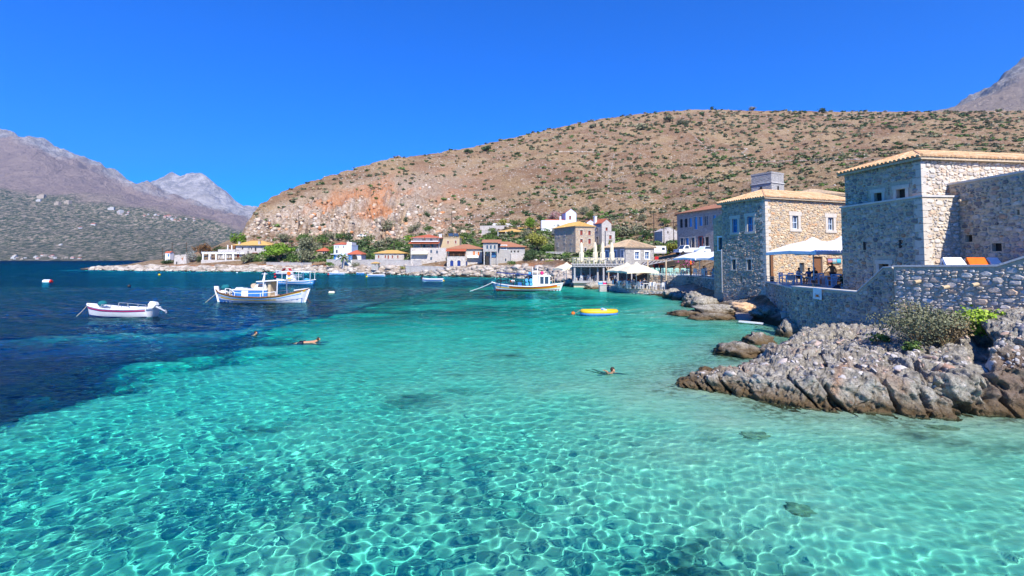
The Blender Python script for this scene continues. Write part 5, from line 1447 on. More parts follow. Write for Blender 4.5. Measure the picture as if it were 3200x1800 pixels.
# stone cottage with ochre roof
t, s, W, Hh = vh('stone_cottage', 'low stone cottage with ochre hip roof and five red brown shutters', 1172, 1262, 814, 791, 6, ('hip', 10, .5, 'roof_ochre'),
   [(1183, 802, 4.2, 8.5, 'red'), (1204, 802, 4.6, 8.5, 'red'), (1213, 803, 4.6, 11, 'red'), (1226, 802, 4.2, 8.5, 'red'), (1243, 802, 4, 8.5, 'red')], 'rubble_pale', Y=158, chim=[(1198, 783, 'rubble_pale')])
vh('garden_shed', 'tiny stone shed with a flat yellow roof on the rocks below the cottage', 1161, 1181, 834, 822, 2, ('hip', 4, .3, 'roof_ochre'), [(1172, 828, 4, 5, 'glass')], 'rubble_grey', Y=150, base=1)
# garden walls along the shore
def gwall(label, px0, px1, py0, py1, Y0, Y1, m='rubble_pale', th=0.6):
    a = at(px0, py1, Y0); b = at(px1, py1, Y1); d = b - a; L_ = math.hypot(d.x, d.y)
    t = thing('garden_wall', label, 'wall', (a.x, a.y, a.z), math.atan2(d.y, d.x))
    h0, h1 = (py1 - py0) * Y0 / F, (py1 - py0) * Y1 / F
    part(t, 'wall_body', m, lambda q: q.add([(0, 0, -2), (L_, 0, -2), (L_, th, -2), (0, th, -2), (0, 0, h0), (L_, 0, h1), (L_, th, h1), (0, th, h0)], [(0, 1, 5, 4), (2, 3, 7, 6), (4, 5, 6, 7), (3, 0, 4, 7), (1, 2, 6, 5)]))
    part(t, 'coping', 'cement', lambda q: q.add([(-.05, -.06, h0 + .002), (L_, -.06, h1 + .002), (L_, th + .06, h1 + .002), (-.05, th + .06, h0 + .002), (-.05, -.06, h0 + .1), (L_, -.06, h1 + .1), (L_, th + .06, h1 + .1), (-.05, th + .06, h0 + .1)], [(3, 2, 1, 0), (4, 5, 6, 7), (0, 1, 5, 4), (1, 2, 6, 5), (2, 3, 7, 6), (3, 0, 4, 7)]))
gwall('long rubble garden wall under the umbrella pine', 832, 970, 820, 834, 190, 176)
gwall('pale garden wall in front of the white tower house', 1020, 1160, 811, 829, 172, 160)
gwall('stepped rubble retaining wall below the ochre roofed cottage', 1150, 1316, 812, 838, 157, 146)
gwall('low rubble sea wall under the two tier red roofed house', 1268, 1404, 832, 852, 143, 134)
gwall('drystone field wall on the slope above the red roofed houses', 1500, 1640, 706, 714, 225, 222, 'rubble_pale')
gwall('white terrace wall on the slope above the yellow roofs', 1535, 1600, 698, 705, 236, 234, 'whitewash')
gwall('stone terrace wall behind the palm, below the yellow roofed house', 1505, 1560, 721, 735, 205, 203, 'rubble_pale')
gwall('low grey boundary wall under the tall stone tower house', 1706, 1812, 788, 812, 128, 126, 'rubble_grey')
# two tier house with red roofs
t, s, W, Hh = vh('two_tier_house', 'stone house with stacked red roofed verandas above the sea wall', 1290, 1372, 836, 743, 9, ('hip', 13, 1.0, 'roof_red'),
   [(1333, 792, 8, 5, 'blueglass' if 0 else 'white'), (1351, 786, 5, 9, 'glass'), (1369, 788, 4.5, 10, 'glass'), (1351, 806, 5, 9, 'glass'), (1324, 750, 10, 9, 'glass'), (1347, 750, 9, 9, 'glass'), (1325, 769, 8, 10, 'glass'), (1350, 769, 8, 10, 'glass')], 'rubble_pale', Y=150, chim=[(1376, 731, 'whitewash', -.2)])
z1 = (836 - 757) * s; z2 = (836 - 775) * s
part(t, 'lower_storey', 'rubble_pale', lambda b: b.box(-.2, W + 2.6, -2.4, -.03, -4, z2))
add_window(t, 'front', W, 9, 4, -3, 0.1, 0.1, 'dark')
part(t, 'balcony', 'white', lambda b: b.box(-.2, W, -2.2, -.02, z1 + .1, z1 + .35)); railing(t, 'greywood', -.1, W, -2.1, z1 + .35)
awning(t, 'roof_red', -.9, W + .3, -3.2, -.02, z1 - .45, z1 + .09)
posts(t, 'post', 'wood', [(.1, -2.3), (3, -2.3), (6, -2.3), (W - .2, -2.3)], z2, z1 - .4, .22); posts(t, 'post', 'wood', [(.1, -2.1), (4, -2.1), (W - .2, -2.1)], z1 + .35, Hh, .2)
awning(t, 'canvas', .3, 5.2, -3.9, -2.42, z2 - 1.9, z2 - 1.1, 'awning')
for px, py in ((1351, 786), (1369, 788), (1351, 808), (1366, 821), (1385, 823)):
    x = (px - 1290) * s; z = (836 - py) * s; part(t, 'window', 'glass', lambda b: b.box(x - .25, x + .25, -2.46, -2.41, z - .45, z + .45))
x = (1333 - 1290) * s; z = (836 - 792) * s; part(t, 'window', 'blueglass', lambda b: b.box(x - .45, x + .45, -2.46, -2.41, z - .25, z + .25))
t, s, W, Hh = vh('annex_house', 'tan flat roofed annex with two red shuttered arched windows', 1376, 1436, 775, 745, 6, ('flat', 0, 0, 'tan'), [(1400, 757, 4.5, 9, 'red'), (1424, 756, 4.5, 9, 'red')], 'tan', Y=152)
t2 = thing('solar_panels', 'two dark solar water panels tilted on the tan flat roof', 'solar panels', at(1402, 738, 156))
for k in range(2): part(t2, 'panel', 'glass', lambda b: b.add([(k * 1.7, 0, 0), (k * 1.7 + 1.5, 0, 0), (k * 1.7 + 1.3, .9, 1.0), (k * 1.7 - .2, .9, 1.0), (k * 1.7, .05, -.06), (k * 1.7 + 1.5, .05, -.06), (k * 1.7 + 1.3, .95, .94), (k * 1.7 - .2, .95, .94)], [(0, 1, 2, 3), (7, 6, 5, 4), (0, 4, 5, 1), (1, 5, 6, 2), (2, 6, 7, 3), (3, 7, 4, 0)]))
part(t2, 'stand', 'metal', lambda b: (b.bar((.1, .9, -1.0), (.1, .9, .9), .06), b.bar((3, .9, -1.0), (3, .9, .9), .06), b.bar((.1, .0, -1.0), (.1, .02, -.05), .06), b.bar((3, .0, -1.0), (3, .02, -.05), .06)))
# house with the three arches
t, s, W, Hh = vh('arcaded_house', 'red roofed stone house with arches at the foot and a wooden balcony', 1400, 1506, 836, 777, 8, ('hip', 15, .6, 'roof_rust'),
   [(1481, 791, 5, 13, 'orangeshut'), (1495, 793, 4.5, 12, 'orangeshut')], 'rubble_pale', Y=137)
z2 = (836 - 801) * s; part(t, 'balcony_recess', 'wood', lambda b: b.box(.3, (1453 - 1400) * s, -.05, -.01, z2, Hh - .8))
part(t, 'balcony_floor', 'concrete', lambda b: b.box(-.1, (1456 - 1400) * s, -1.6, -.06, z2 - .2, z2)); railing(t, 'wood', 0, (1455 - 1400) * s, -1.5, z2)
posts(t, 'post', 'wood', [(.1, -1.5), (1.7, -1.5), (3.4, -1.5), (4.9, -1.5)], z2, Hh - .6, .16)
awning(t, 'roof_red', -.4, (1458 - 1400) * s, -2.2, -.02, Hh - .7, Hh - .02)
part(t, 'lower_wall', 'rubble_pale', lambda b: b.box(-.1, (1450 - 1400) * s + .6, -1.55, -.02, -3, z2 - .21))
for px in (1414, 1436): arch_door(t, (px - 1400) * s, .45, 1.15, 1.7, -1.56, 'navy')
arch_door(t, (1457 - 1400) * s, .5, .9, 1.4, -.02, 'navy')
part(t, 'balcony', 'white', lambda b: b.box((1462 - 1400) * s, (1496 - 1400) * s, -1.3, -.02, (836 - 806) * s, (836 - 798) * s))
# concrete house
t, s, W, Hh = vh('concrete_house', 'unfinished grey concrete house with red tiled roofs and open ground floor', 1518, 1640, 838, 771, 9, ('hip', 18, .6, 'roof_rust'),
   [(1524, 772, 4.5, 9, 'glass'), (1574, 773, 17, 12, 'white'), (1598, 786, 4, 6, 'dark'), (1608, 786, 5, 6, 'dark'), (1619, 786, 5, 6, 'dark'), (1580, 812, 5, 9, 'glass')], 'concrete', Y=132)
q = (1556 - 1518) * s
part(t, 'front_block', 'concrete', lambda b: b.box(-.6, q, -2.4, -.02, (838 - 787) * s, (838 - 759) * s)); 
for px in (1524, 1535, 1547):
    x = (px - 1518) * s; part(t, 'window', 'glass', lambda b: b.box(x - .22, x + .22, -2.45, -2.41, (838 - 778) * s, (838 - 767) * s))
awning(t, 'roof_rust', -1.0, q + 1, -2.9, 1.5, (838 - 758.5) * s, (838 - 748) * s, 'front_roof')
for px in (1513, 1533, 1553): part(t, 'pillar', 'concrete', lambda b: b.box((px - 1518) * s, (px - 1514.5) * s, -2.4, -1.9, -2.5, (838 - 787.2) * s))
part(t, 'back_wall', 'rubble_grey', lambda b: b.box((1530 - 1518) * s, (1550 - 1518) * s, -1.5, -1.2, -2, (838 - 806) * s)); part(t, 'garage_window', 'blueglass', lambda b: b.box((1536 - 1518) * s, (1549 - 1518) * s, -1.45, -1.4, (838 - 804.5) * s, (838 - 790) * s))
part(t, 'doorway', 'dark', lambda b: b.box((1519 - 1518) * s, (1528 - 1518) * s, -1.2, -1.0, -.5, (838 - 800) * s))
part(t, 'rubble_front', 'rubble_pale', lambda b: b.box((1596 - 1518) * s, W - .3, -.5, -.02, -4, (838 - 790) * s))
# upper house with ochre roofs
t, s, W, Hh = vh('hillside_house', 'upper house with ochre stepped roofs and dark wooden balcony', 1560, 1640, 762, 724, 8, ('hip', 10, 1.0, 'roof_ochre'), [(1620, 736, 4, 7, 'glass')], 'rubble_pale', Y=185)
z2 = (762 - 743) * s; part(t, 'balcony_wall', 'redwood', lambda b: b.box(.3, (1604 - 1560) * s, -.08, -.01, z2, Hh - .2)); part(t, 'balcony_floor', 'white', lambda b: b.box(-.6, (1604 - 1560) * s, -1.8, -.09, z2 - .2, z2)); railing(t, 'black', -.5, (1604 - 1560) * s, -1.7, z2)
posts(t, 'post', 'white', [(-.4, -1.7), (2.6, -1.7), (5, -1.7)], z2, Hh, .18); awning(t, 'roof_ochre', -1.2, (1600 - 1560) * s, -2.4, -.02, z2 - 1.3, z2 - .4)
part(t, 'side_porch', 'glass', lambda b: b.box(W + .02, W + .1, 1, 4, (762 - 757) * s, Hh - .5))
t = thing('canopy', 'long flat yellowish canopy roof on thin posts beside the upper house', 'canopy', at(1618, 728, 196)); s = mpx(196)
part(t, 'roof', 'roof_ochre', lambda b: b.box(0, 80 * s, 0, 4, 14 * s, 14 * s + .4))
for k in range(4): part(t, 'post', 'palewood', lambda b: b.bar((.4 + k * 3.3, .2, -2), (.4 + k * 3.3, .2, 14 * s), .2))
# white hilltop houses
t, s, W, Hh = vh('white_house', 'long whitewashed house with red roof up the slope', 1692, 1768, 712, 690, 5, ('flat', 0, 0, 'whitewash'), [], 'whitewash', Y=185)
for k in range(4): part(t, 'wall_joint', 'concrete', lambda b: b.box(2 + k * 2.1, 2.06 + k * 2.1, -.03, .01, -1, Hh))
awning(t, 'roof_red', (1706 - 1692) * s, W, .8, 4.6, Hh + .25, Hh + 1.0, 'roof'); part(t, 'chimney', 'whitewash', lambda b: b.box((1750 - 1692) * s, (1755 - 1692) * s, 1, 1.7, Hh + .1, Hh + 15 * s))
t, s, W, Hh = vh('white_tower_house', 'pale blue white gabled tower house with a red door, highest in the village', 1768, 1802, 694, 664, 5, ('gable_y', 13, .12, 'roof_rust'),
   [(1773, 661, 2, 3, 'dark'), (1791, 661, 2, 3, 'dark'), (1782, 680, 6, 11, 'red')], 'bluewhite', yaw=R(12), Y=186)
# tall tower house with hip roof
def corner_house(name, label, pxc, py_base, py_eave, wl_px, wr_px, Y, yaw, roof, wins, wm, base=3.0, **kw):
    """near corner at photo column pxc; left and front faces span wl_px and wr_px columns; windows (face, fraction along, row, w m, h m, style)"""
    q = at(pxc, py_base, Y); s = mpx(Y); c, sn = math.cos(yaw), math.sin(yaw)
    def solve(direc, pxt):
        r = side(pxt, py_base); return (r * q.y - q.x) / (direc[0] - r * direc[1])
    W = solve((c, sn), pxc + wr_px); D = solve((-sn, c), pxc - wl_px)
    Hh = (py_base - py_eave) * s
    ww = []
    for f, fr, py, w, h, stl in wins:
        L_ = W if f == 'front' else D
        x = fr * L_ - w / 2
        yy = Y + (sn * fr * W if f == 'front' else c * (1 - fr) * D)
        z = H + slope(py) * yy - q.z - h / 2
        ww.append((f, x, z, w, h, stl))
    if roof: roof = (roof[0], roof[1] * s) + tuple(roof[2:])
    return house(name, label, (q.x, q.y, q.z), yaw, W, D, Hh, wm, roof, ww, base=base, **kw), W, D, Hh, s
corner_house('stone_tower_house', 'tall stone tower house with ochre hip roof in the middle of the village', 1799, 787, 707, 66, 60, 122, R(24), ('hip', 17, .25, 'roof_ochre', (0.30, 0.7), 0),
   [('left', .10, 735, .35, .9, 'glass'), ('left', .25, 735, .35, .9, 'glass'), ('left', .50, 731, .4, .95, 'glass'), ('left', .50, 754, .4, .9, 'glass'), ('left', .81, 754, .4, .9, 'glass'), ('left', .18, 766, .4, .8, 'glass'), ('left', .50, 781, .4, .8, 'glass'), ('left', .80, 781, .4, .8, 'glass'),
    ('front', .30, 727, .8, 1.3, 'red'), ('front', .72, 728, .8, 1.2, 'red'), ('front', .30, 754, .8, 1.1, 'red'), ('front', .72, 754, .8, 1.3, 'red'), ('front', .50, 780, .6, .9, 'glass')], 'rubble_warm', base=5)
t = corner_house('gabled_stone_house', 'narrow stone house with steep red gabled roof right behind the tower house', 1881, 764, 697, 26, 30, 130, R(24), ('gable_y', 15, .15, 'roof_red'),
   [('left', .45, 717, .6, .9, 'red'), ('left', .5, 750, .7, 1.6, 'red'), ('front', .5, 716, .7, .9, 'red')], 'rubble_pale', base=5, chim=[(.3, 3.6, 4.5, .7, 3.4, 'whitewash')])
corner_house('stone_annex', 'lower flat block in front of the gabled stone house', 1893, 766, 723, 3, 29, 124, R(14), ('flat', 0, 0, 'rubble_pale'), [('front', .5, 741, .7, 1.0, 'red')], 'rubble_pale', base=5)
vh('low_house', 'small red gable peeping out between the tower house and the gabled house', 1834, 1858, 704, 694, 4, ('gable_y', 9, .2, 'roof_red'), [], 'whitewash', Y=140)
# grey stone house of the taverna
t = corner_house('taverna_house', 'grey stone house with weathered tile roof and white framed blue windows above the taverna', 1955, 827, 773, 65, 89, 82, R(20), ('hip', 25, .3, 'tile_pale', (0.30, 0.6), 60),
   [('left', .12, 797, .8, 1.5, 'white'), ('left', .54, 797, .8, 1.5, 'white'), ('left', .86, 795, .8, 1.5, 'white'), ('front', .40, 798, .85, 1.25, 'white'), ('front', .75, 798, .85, 1.25, 'white')], 'rubble_grey', base=3)
# hut up the slope
t, s, W, Hh = vh('stone_hut', 'small roofless looking stone hut alone on the slope between two poles', 2070, 2117, 746, 722, 6, ('gable_y', 13, .05, 'rubble_pale'), [(2088, 725, 3.5, 9, 'dark')], 'rubble_pale', yaw=R(4), Y=125)
# cars, camper
def pickup():
    p = at(2148, 797, 80); t = thing('pickup_truck', 'white pickup truck parked in front of the purplish building', 'pickup', p, R(195))
    part(t, 'body', 'white', lambda b: (b.box(-2.2, 2.1, -.8, .8, .45, .95), b.box(-2.2, 0, -.8, -.72, .95, 1.2), b.box(-2.2, 0, .72, .8, .95, 1.2), b.box(-2.24, -2.2, -.8, .8, .6, 1.2)))
    part(t, 'cab', 'white', lambda b: b.loft([[(0.0, -.78, .95), (1.35, -.78, .95), (1.35, .78, .95), (0, .78, .95)], [(.1, -.68, 1.62), (.85, -.68, 1.62), (.85, .68, 1.62), (.1, .68, 1.62)]], True))
    part(t, 'windscreen', 'glass', lambda b: b.quad((1.34, -.66, 1.0), (1.34, .66, 1.0), (.90, .6, 1.58), (.90, -.6, 1.58)))
    for sgn in (-1, 1): part(t, 'side_window', 'glass', lambda b: b.quad((.2, sgn * .785, 1.05), (1.05, sgn * .785, 1.05), (.78, sgn * .71, 1.52), (.2, sgn * .71, 1.52)))
    part(t, 'rear_window', 'glass', lambda b: b.quad((.0, -.6, 1.05), (.0, .6, 1.05), (.07, .56, 1.52), (.07, -.56, 1.52)))
    for x in (-1.45, 1.35):
        for y in (-.72, .72):
            mb = MB(); mb.tube([(x, y - .1, .33), (x, y + .1, .33)], .33, 12); o = mb.build('wheel', MT['black'], t)
    for y in (-.55, .55): part(t, 'headlight', 'glass', lambda b: b.box(2.1, 2.13, y - .14, y + .14, .65, .82))
pickup()
def car(label, px, py, Y, m, yaw):
    p = at(px, py, Y); t = thing('parked_car', label, 'car', p, yaw)
    part(t, 'body', m, lambda b: b.loft([[(-2.0, -.8, .35), (2.0, -.8, .35), (2.0, .8, .35), (-2.0, .8, .35)], [(-2.05, -.82, .6), (2.05, -.82, .6), (2.05, .82, .6), (-2.05, .82, .6)], [(-1.95, -.76, .9), (1.9, -.76, .85), (1.9, .76, .85), (-1.95, .76, .9)]], True))
    part(t, 'roof', m, lambda b: b.loft([[(-1.4, -.70, .9), (1.0, -.70, .88), (1.0, .70, .88), (-1.4, .70, .9)], [(-.9, -.58, 1.42), (.35, -.58, 1.42), (.35, .58, 1.42), (-.9, .58, 1.42)]], True))
    for sg in (-1, 1): part(t, 'side_window', 'glass', lambda b: b.quad((-1.1, sg * .70, 1.0), (.75, sg * .70, .98), (.3, sg * .605, 1.36), (-.85, sg * .605, 1.36)))
    for x in (-1.25, 1.25):
        for y in (-.74, .74):
            mb = MB(); mb.tube([(x, y - .09, .3), (x, y + .09, .3)], .3, 12); mb.build('wheel', MT['black'], t)
car('pale blue car parked beside the white pickup', 2210, 797, 78, 'bluewhite', R(20))
car('small white car parked on the track above the trees', 1130, 741, 236, 'white', R(8))
p = at(2045, 800, 88)
t = thing('camper_van', 'white camper trailer parked behind the grey taverna house', 'camper', p, R(6))
part(t, 'body', 'white', lambda b: b.loft([[(0, 0, .5), (2.35, 0, .5), (2.35, 2, .5), (0, 2, .5)], [(-.05, 0, 1.2), (2.4, 0, 1.2), (2.4, 2, 1.2), (-.05, 2, 1.2)], [(.05, 0, 1.85), (2.3, 0, 1.85), (2.3, 2, 1.85), (.05, 2, 1.85)]], True))
part(t, 'side_window', 'glass', lambda b: b.box(1.45, 2.0, -.02, -.003, 1.1, 1.55)); part(t, 'stripe', 'metal', lambda b: b.box(.05, 2.3, -.015, -.004, .6, .7))
for x in (.7, 1.7): part(t, 'wheel', 'black', lambda b: b.tube([(x, .05, .28), (x, .25, .28)], .28, 10))
p = at(2046, 812, 80); t = thing('signboard', 'small red board on the wall right of the taverna house', 'sign', p)
part(t, 'board', 'red', lambda b: b.box(0, .62, -.05, 0, 0, .55)); part(t, 'post', 'wood', lambda b: b.bar((.3, .02, -1.6), (.3, .02, 0), .06))

# --- utility poles
def pole(label, px, py0, py1, Y=None, wpx=None, arm=True):
    p = spot(px, py1, Y); s = mpx(p.y); h = (py1 - py0) * s
    t = thing('utility_pole', label, 'utility pole', p, random.Random(px).uniform(-.4, .4), 'wooden utility poles')
    r = max(0.11, 1.1 * s); part(t, 'shaft', 'pole', lambda b: b.tube([(0, 0, -1), (0, 0, h)], [r, r * .75], 7))
    if arm: part(t, 'crossarm', 'pole', lambda b: b.bar((-.7, 0, h - .5), (.7, 0, h - .5), .14))
for lb, px, a, b, Y in (('tall pole rising right of the grey taverna house', 2044, 664, 764, 100), ('tall pole by the prickly pear right of the camper', 2106, 687, 777, 98), ('short pole in front of the stone hut', 2075, 708, 746, 118),
    ('pole on the bare slope above the white tower house', 1656, 592, 645, None), ('pole on the hillside left of the lookout tower', 2214, 543, 606, None), ('pole at the foot of the cliff above the pale olive trees', 933, 660, 712, None),
    ('pole below the cliff, farther right', 1178, 660, 706, None), ('pole on the red earth bank above the red roofed house', 1411, 663, 702, None), ('pole behind the umbrella shaped pine left of the red roofed house', 1231, 733, 782, 168),
    ('thin pole on the slope at the cliff edge', 955, 716, 752, None), ('leftmost pole by the little kiosk', 507, 775, 804, 226), ('pole right of the kiosk near the ruin', 537, 757, 800, 228), ('pole behind the ruined tower', 582, 757, 800, 226), ('pole behind the umbrella pine', 903, 757, 792, 205)):
    pole(lb, px, a, b, Y)

# ================================================================== TREES AND SHRUBS
def leaf_mat(name, a, b, c):
    m, nt, bs = nodes(name)
    g = nt.nodes.new('ShaderNodeNewGeometry'); oi = nt.nodes.new('ShaderNodeObjectInfo')
    r = math_(nt, 'FRACT', math_(nt, 'ADD', g.outputs['Random Per Island'], oi.outputs['Random']))
    col = ramp(nt, r, [(0, a), (0.5, b), (1, c)])
    nt.links.new(col, bs.inputs['Base Color']); bs.inputs['Roughness'].default_value = 0.75; bs.inputs['Specular IOR Level'].default_value = 0.2
    return m
LF = {'pine': leaf_mat('bright_pine_needles', (0.06, 0.12, 0.012), (0.12, 0.22, 0.02), (0.19, 0.31, 0.035)),
      'green': leaf_mat('fresh_green_leaves', (0.04, 0.085, 0.02), (0.08, 0.14, 0.03), (0.13, 0.20, 0.05)),
      'olive': leaf_mat('grey_olive_leaves', (0.09, 0.10, 0.055), (0.16, 0.17, 0.095), (0.25, 0.25, 0.15)),
      'dark': leaf_mat('dark_evergreen_leaves', (0.02, 0.045, 0.015), (0.045, 0.08, 0.03), (0.08, 0.12, 0.05)),
      'brown': leaf_mat('rusty_dry_leaves', (0.10, 0.05, 0.02), (0.17, 0.085, 0.035), (0.20, 0.13, 0.05)),
      'yellow': leaf_mat('yellow_green_leaves', (0.13, 0.15, 0.025), (0.22, 0.23, 0.04), (0.30, 0.29, 0.07)),
      'grey': leaf_mat('silvery_leaves', (0.16, 0.17, 0.15), (0.25, 0.26, 0.23), (0.33, 0.33, 0.29)),
      'dry': leaf_mat('dry_scrub', (0.17, 0.12, 0.06), (0.27, 0.20, 0.11), (0.36, 0.28, 0.16)),
      'lime': leaf_mat('lime_green_leaves', (0.14, 0.26, 0.02), (0.24, 0.38, 0.03), (0.36, 0.46, 0.06)),
      'flower': leaf_mat('magenta_blossom', (0.045, 0.09, 0.02), (0.09, 0.13, 0.03), (0.60, 0.04, 0.36)),
      'oleander': leaf_mat('oleander_bloom', (0.10, 0.12, 0.05), (0.50, 0.35, 0.33), (0.30, 0.05, 0.06))}
def leaf_cloud(blobs, n, size, rg, flat=0.0, shell=0.55):
    """leaf-clump faces through the blobs' volume"""
    V = np.zeros((n * 4, 3)); vol = np.array([b[3] * b[4] * b[5] for b in blobs]) ** 0.67; vol = vol / vol.sum()
    r = np.random.default_rng(rg.randrange(10 ** 6))
    k = r.choice(len(blobs), n, p=vol); B = np.array(blobs)[k]
    d = r.normal(size=(n, 3)); d /= np.linalg.norm(d, axis=1)[:, None]
    rad = (shell + (1 - shell) * r.random(n)) ** 0.8 * (0.85 + 0.25 * r.random(n))
    c = B[:, :3] + d * rad[:, None] * B[:, 3:6]
    nrm = d * 0.7 + r.normal(size=(n, 3)) * 0.6; nrm[:, 2] += 0.25 + flat; nrm /= np.linalg.norm(nrm, axis=1)[:, None]
    u = np.cross(nrm, r.normal(size=(n, 3))); u /= np.linalg.norm(u, axis=1)[:, None]; w = np.cross(nrm, u)
    s1 = size * (0.6 + 0.8 * r.random(n))[:, None]; s2 = s1 * (0.5 + 0.4 * r.random(n))[:, None]
    V[0::4] = c - u * s1; V[1::4] = c - w * s2; V[2::4] = c + u * s1 + nrm * s1 * .3; V[3::4] = c + w * s2
    return V, np.arange(n * 4).reshape(n, 4)
def crown_blobs(w, h, rg, n=9, kind='round'):
    B = []
    for i in range(n):
        t = rg.uniform(0, 6.28); q = math.sqrt(rg.random()) * (0.62 if kind != 'umbrella' else 0.68)
        if kind == 'umbrella': z = rg.uniform(.35, .8) * h * (1 - .35 * q)
        elif kind == 'column': z = rg.uniform(.12, .88) * h; q *= 0.9 * (1 - abs(z / h - .4) * .9)
        else: z = rg.uniform(.25, .78) * h
        r = w * rg.uniform(.19, .30)
        B.append((math.cos(t) * q * w / 2, math.sin(t) * q * w / 2, z, r, r, r * (0.62 if kind == 'umbrella' else .85) * min(1.4, h / w)))
    return B
def tree(name, label, px, py_top, py_base, wpx, leaf, kind='round', trunk=0.25, Y=None, n=520, cat='tree', group=None, seed=0, fine=1.0):
    p = spot(px, py_base, Y); s = mpx(p.y); rg = random.Random(px * 3 + seed)
    h = (py_base - py_top) * s; w = wpx * s; z0 = h * trunk
    t = thing(name, label, cat, (p.x, p.y + w * .2, p.z - 0.1), rg.uniform(0, 6), group)
    V, Q = leaf_cloud(crown_blobs(w, h - z0, rg, 11, kind), int(n * 1.7), max(w, h) * 0.038 * fine, rg)
    V[:, 2] += z0
    me = numpy_mesh('crown', V, Q); me.materials.append(LF[leaf]); put('crown', me, t)
    if trunk <= 0.02: return t
    mb = MB(); r = max(.06, w * .035)
    mb.tube([(0, 0, -1.5), (rg.uniform(-.05, .05) * w, 0, z0 * .6), (rg.uniform(-.06, .06) * w, 0, z0 + (h - z0) * .35)], [r * 1.3, r, r * .6], 7)
    for k in range(4):
        a = rg.uniform(0, 6.28); mb.tube([(0, 0, z0 * .7), (math.cos(a) * w * .16, math.sin(a) * w * .16, z0 + (h - z0) * .25), (math.cos(a) * w * .3, math.sin(a) * w * .3, z0 + (h - z0) * .5)], [r * .6, r * .45, r * .2], 5)
    mb.build('trunk', MT['pole'], t)
    return t
def palm(label, px, py_top, py_base, wpx, Y=None, trunk_frac=0.55):
    p = spot(px, py_base, Y); s = mpx(p.y); h = (py_base - py_top) * s; w = wpx * s; rg = random.Random(px)
    t = thing('palm_tree', label, 'palm tree', (p.x, p.y, p.z - .2), rg.uniform(0, 6))
    zc = h * trunk_frac; r = w * 0.075
    mb = MB(); mb.lathe([(r * 1.2, -1), (r, zc * .3), (r * .95, zc * .8), (r * 1.25, zc)], 8); mb.build('trunk', MT['greywood'], t)
    for k in range(26):
        a = k * 2.4 + rg.uniform(-.2, .2); el = rg.uniform(-.35, 1.25); L_ = w * .55
        mb = MB(); pts = []
        for i in range(7):
            q = i / 6; rr = L_ * q * math.cos(el) + .0; zz = zc + L_ * q * math.sin(el) - L_ * .45 * q * q
            pts.append(Vector((math.cos(a) * rr, math.sin(a) * rr, zz)))
        sd = Vector((-math.sin(a), math.cos(a), 0))
        for i in range(6):
            wd = L_ * .13 * (1 - abs(i / 6 - .35))
            for sg in (-1, 1): mb.quad(pts[i], pts[i + 1], pts[i + 1] + sd * sg * wd - UP * wd * .5, pts[i] + sd * sg * wd * .9 - UP * wd * .45)
        mb.build('frond', LF['green' if k % 4 else 'olive'], t)
    return t
tree('broadleaf_tree', 'rusty brown leaved tree between the ruin and the mansion', 624, 757, 802, 54, 'brown', trunk=.15, Y=214)
tree('pine_tree', 'bright green bushy pine behind the mansion roof', 738, 723, 780, 46, 'pine', trunk=.1, Y=224, n=700)
tree('umbrella_pine', 'broad bright green umbrella pine beside the mansion', 862, 753, 828, 98, 'pine', 'umbrella', .30, 190, 1100, fine=.8)
tree('olive_tree', 'tall dusky olive green tree right of the umbrella pine', 948, 744, 834, 80, 'olive', 'column', .05, 178, 1000, fine=.8)
tree('olive_tree', 'small grey olive tree in front of the mansion loggia', 767, 786, 828, 48, 'olive', trunk=.12, Y=196)
tree('shrub', 'round green shrub between the mansion and the umbrella pine', 804, 801, 822, 28, 'green', trunk=.02, Y=197, n=260, cat='shrub')
tree('shrub', 'silvery grey bush beside the ruin', 594, 780, 822, 34, 'grey', trunk=.05, Y=207, n=380, cat='shrub')
tree('shrub', 'dark green thicket left of the pergola', 622, 795, 826, 34, 'dark', trunk=.02, Y=206, n=380, cat='shrub')
tree('shrub', 'low dark scrub below the kiosk', 520, 808, 826, 44, 'dark', trunk=.0, Y=209, n=300, cat='shrub')
for lb, px, a, b, w_, lf in (('grey green olive on the slope above the umbrella pine', 886, 728, 760, 52, 'olive'), ('leafy green tree behind the tall olive', 946, 727, 760, 56, 'green'), ('small dark tree above the red roofed low house', 1009, 724, 752, 30, 'dark'), ('green tree above the white tower house', 1058, 719, 757, 40, 'green'),
    ('wide dark green thicket right of the white tower house roof', 1120, 745, 782, 70, 'dark'), ('green thicket on the terrace above the ochre cottage', 1190, 748, 780, 60, 'olive'), ('round bright tree left of the white tower house', 1033, 766, 806, 26, 'pine'), ('dark bush left of the white tower house', 1010, 795, 812, 40, 'dark'),
    ('bushy green tree halfway up the slope, left', 1212, 680, 730, 46, 'olive'), ('small dark round tree above the bright pine', 1266, 676, 696, 22, 'dark'), ('tiny dark tree on the slope above the two tier house', 1335, 658, 680, 28, 'dark'), ('green bush by the solar panels', 1413, 712, 735, 16, 'olive'),
    ('yellowish bush behind the tan annex', 1440, 735, 762, 22, 'yellow'), ('green shrub on the terrace left of the palm', 1476, 718, 742, 24, 'green'), ('dark shrub behind the palm by the concrete house', 1530, 728, 762, 40, 'green'), ('bright green shrub behind the arcaded house', 1490, 758, 780, 44, 'green')):
    tree('broadleaf_tree', lb, px, a, b, w_, lf, trunk=.06, n=380)
tree('pine_tree', 'bright green pine with a bare leaning trunk left of the two tier house', 1280, 726, 778, 44, 'pine', 'umbrella', .42, 165, 560)
tree('pine_tree', 'smaller pine just above the bright leaning one', 1281, 706, 732, 24, 'green', trunk=.1, n=300)
tree('broadleaf_tree', 'fresh green tree on the slope left of the long white house', 1658, 670, 722, 46, 'pine', trunk=.1, Y=190, n=520)
tree('broadleaf_tree', 'yellow green acacia between the concrete house and the tower house', 1678, 716, 800, 78, 'yellow', trunk=.15, Y=140, n=900, fine=.8)
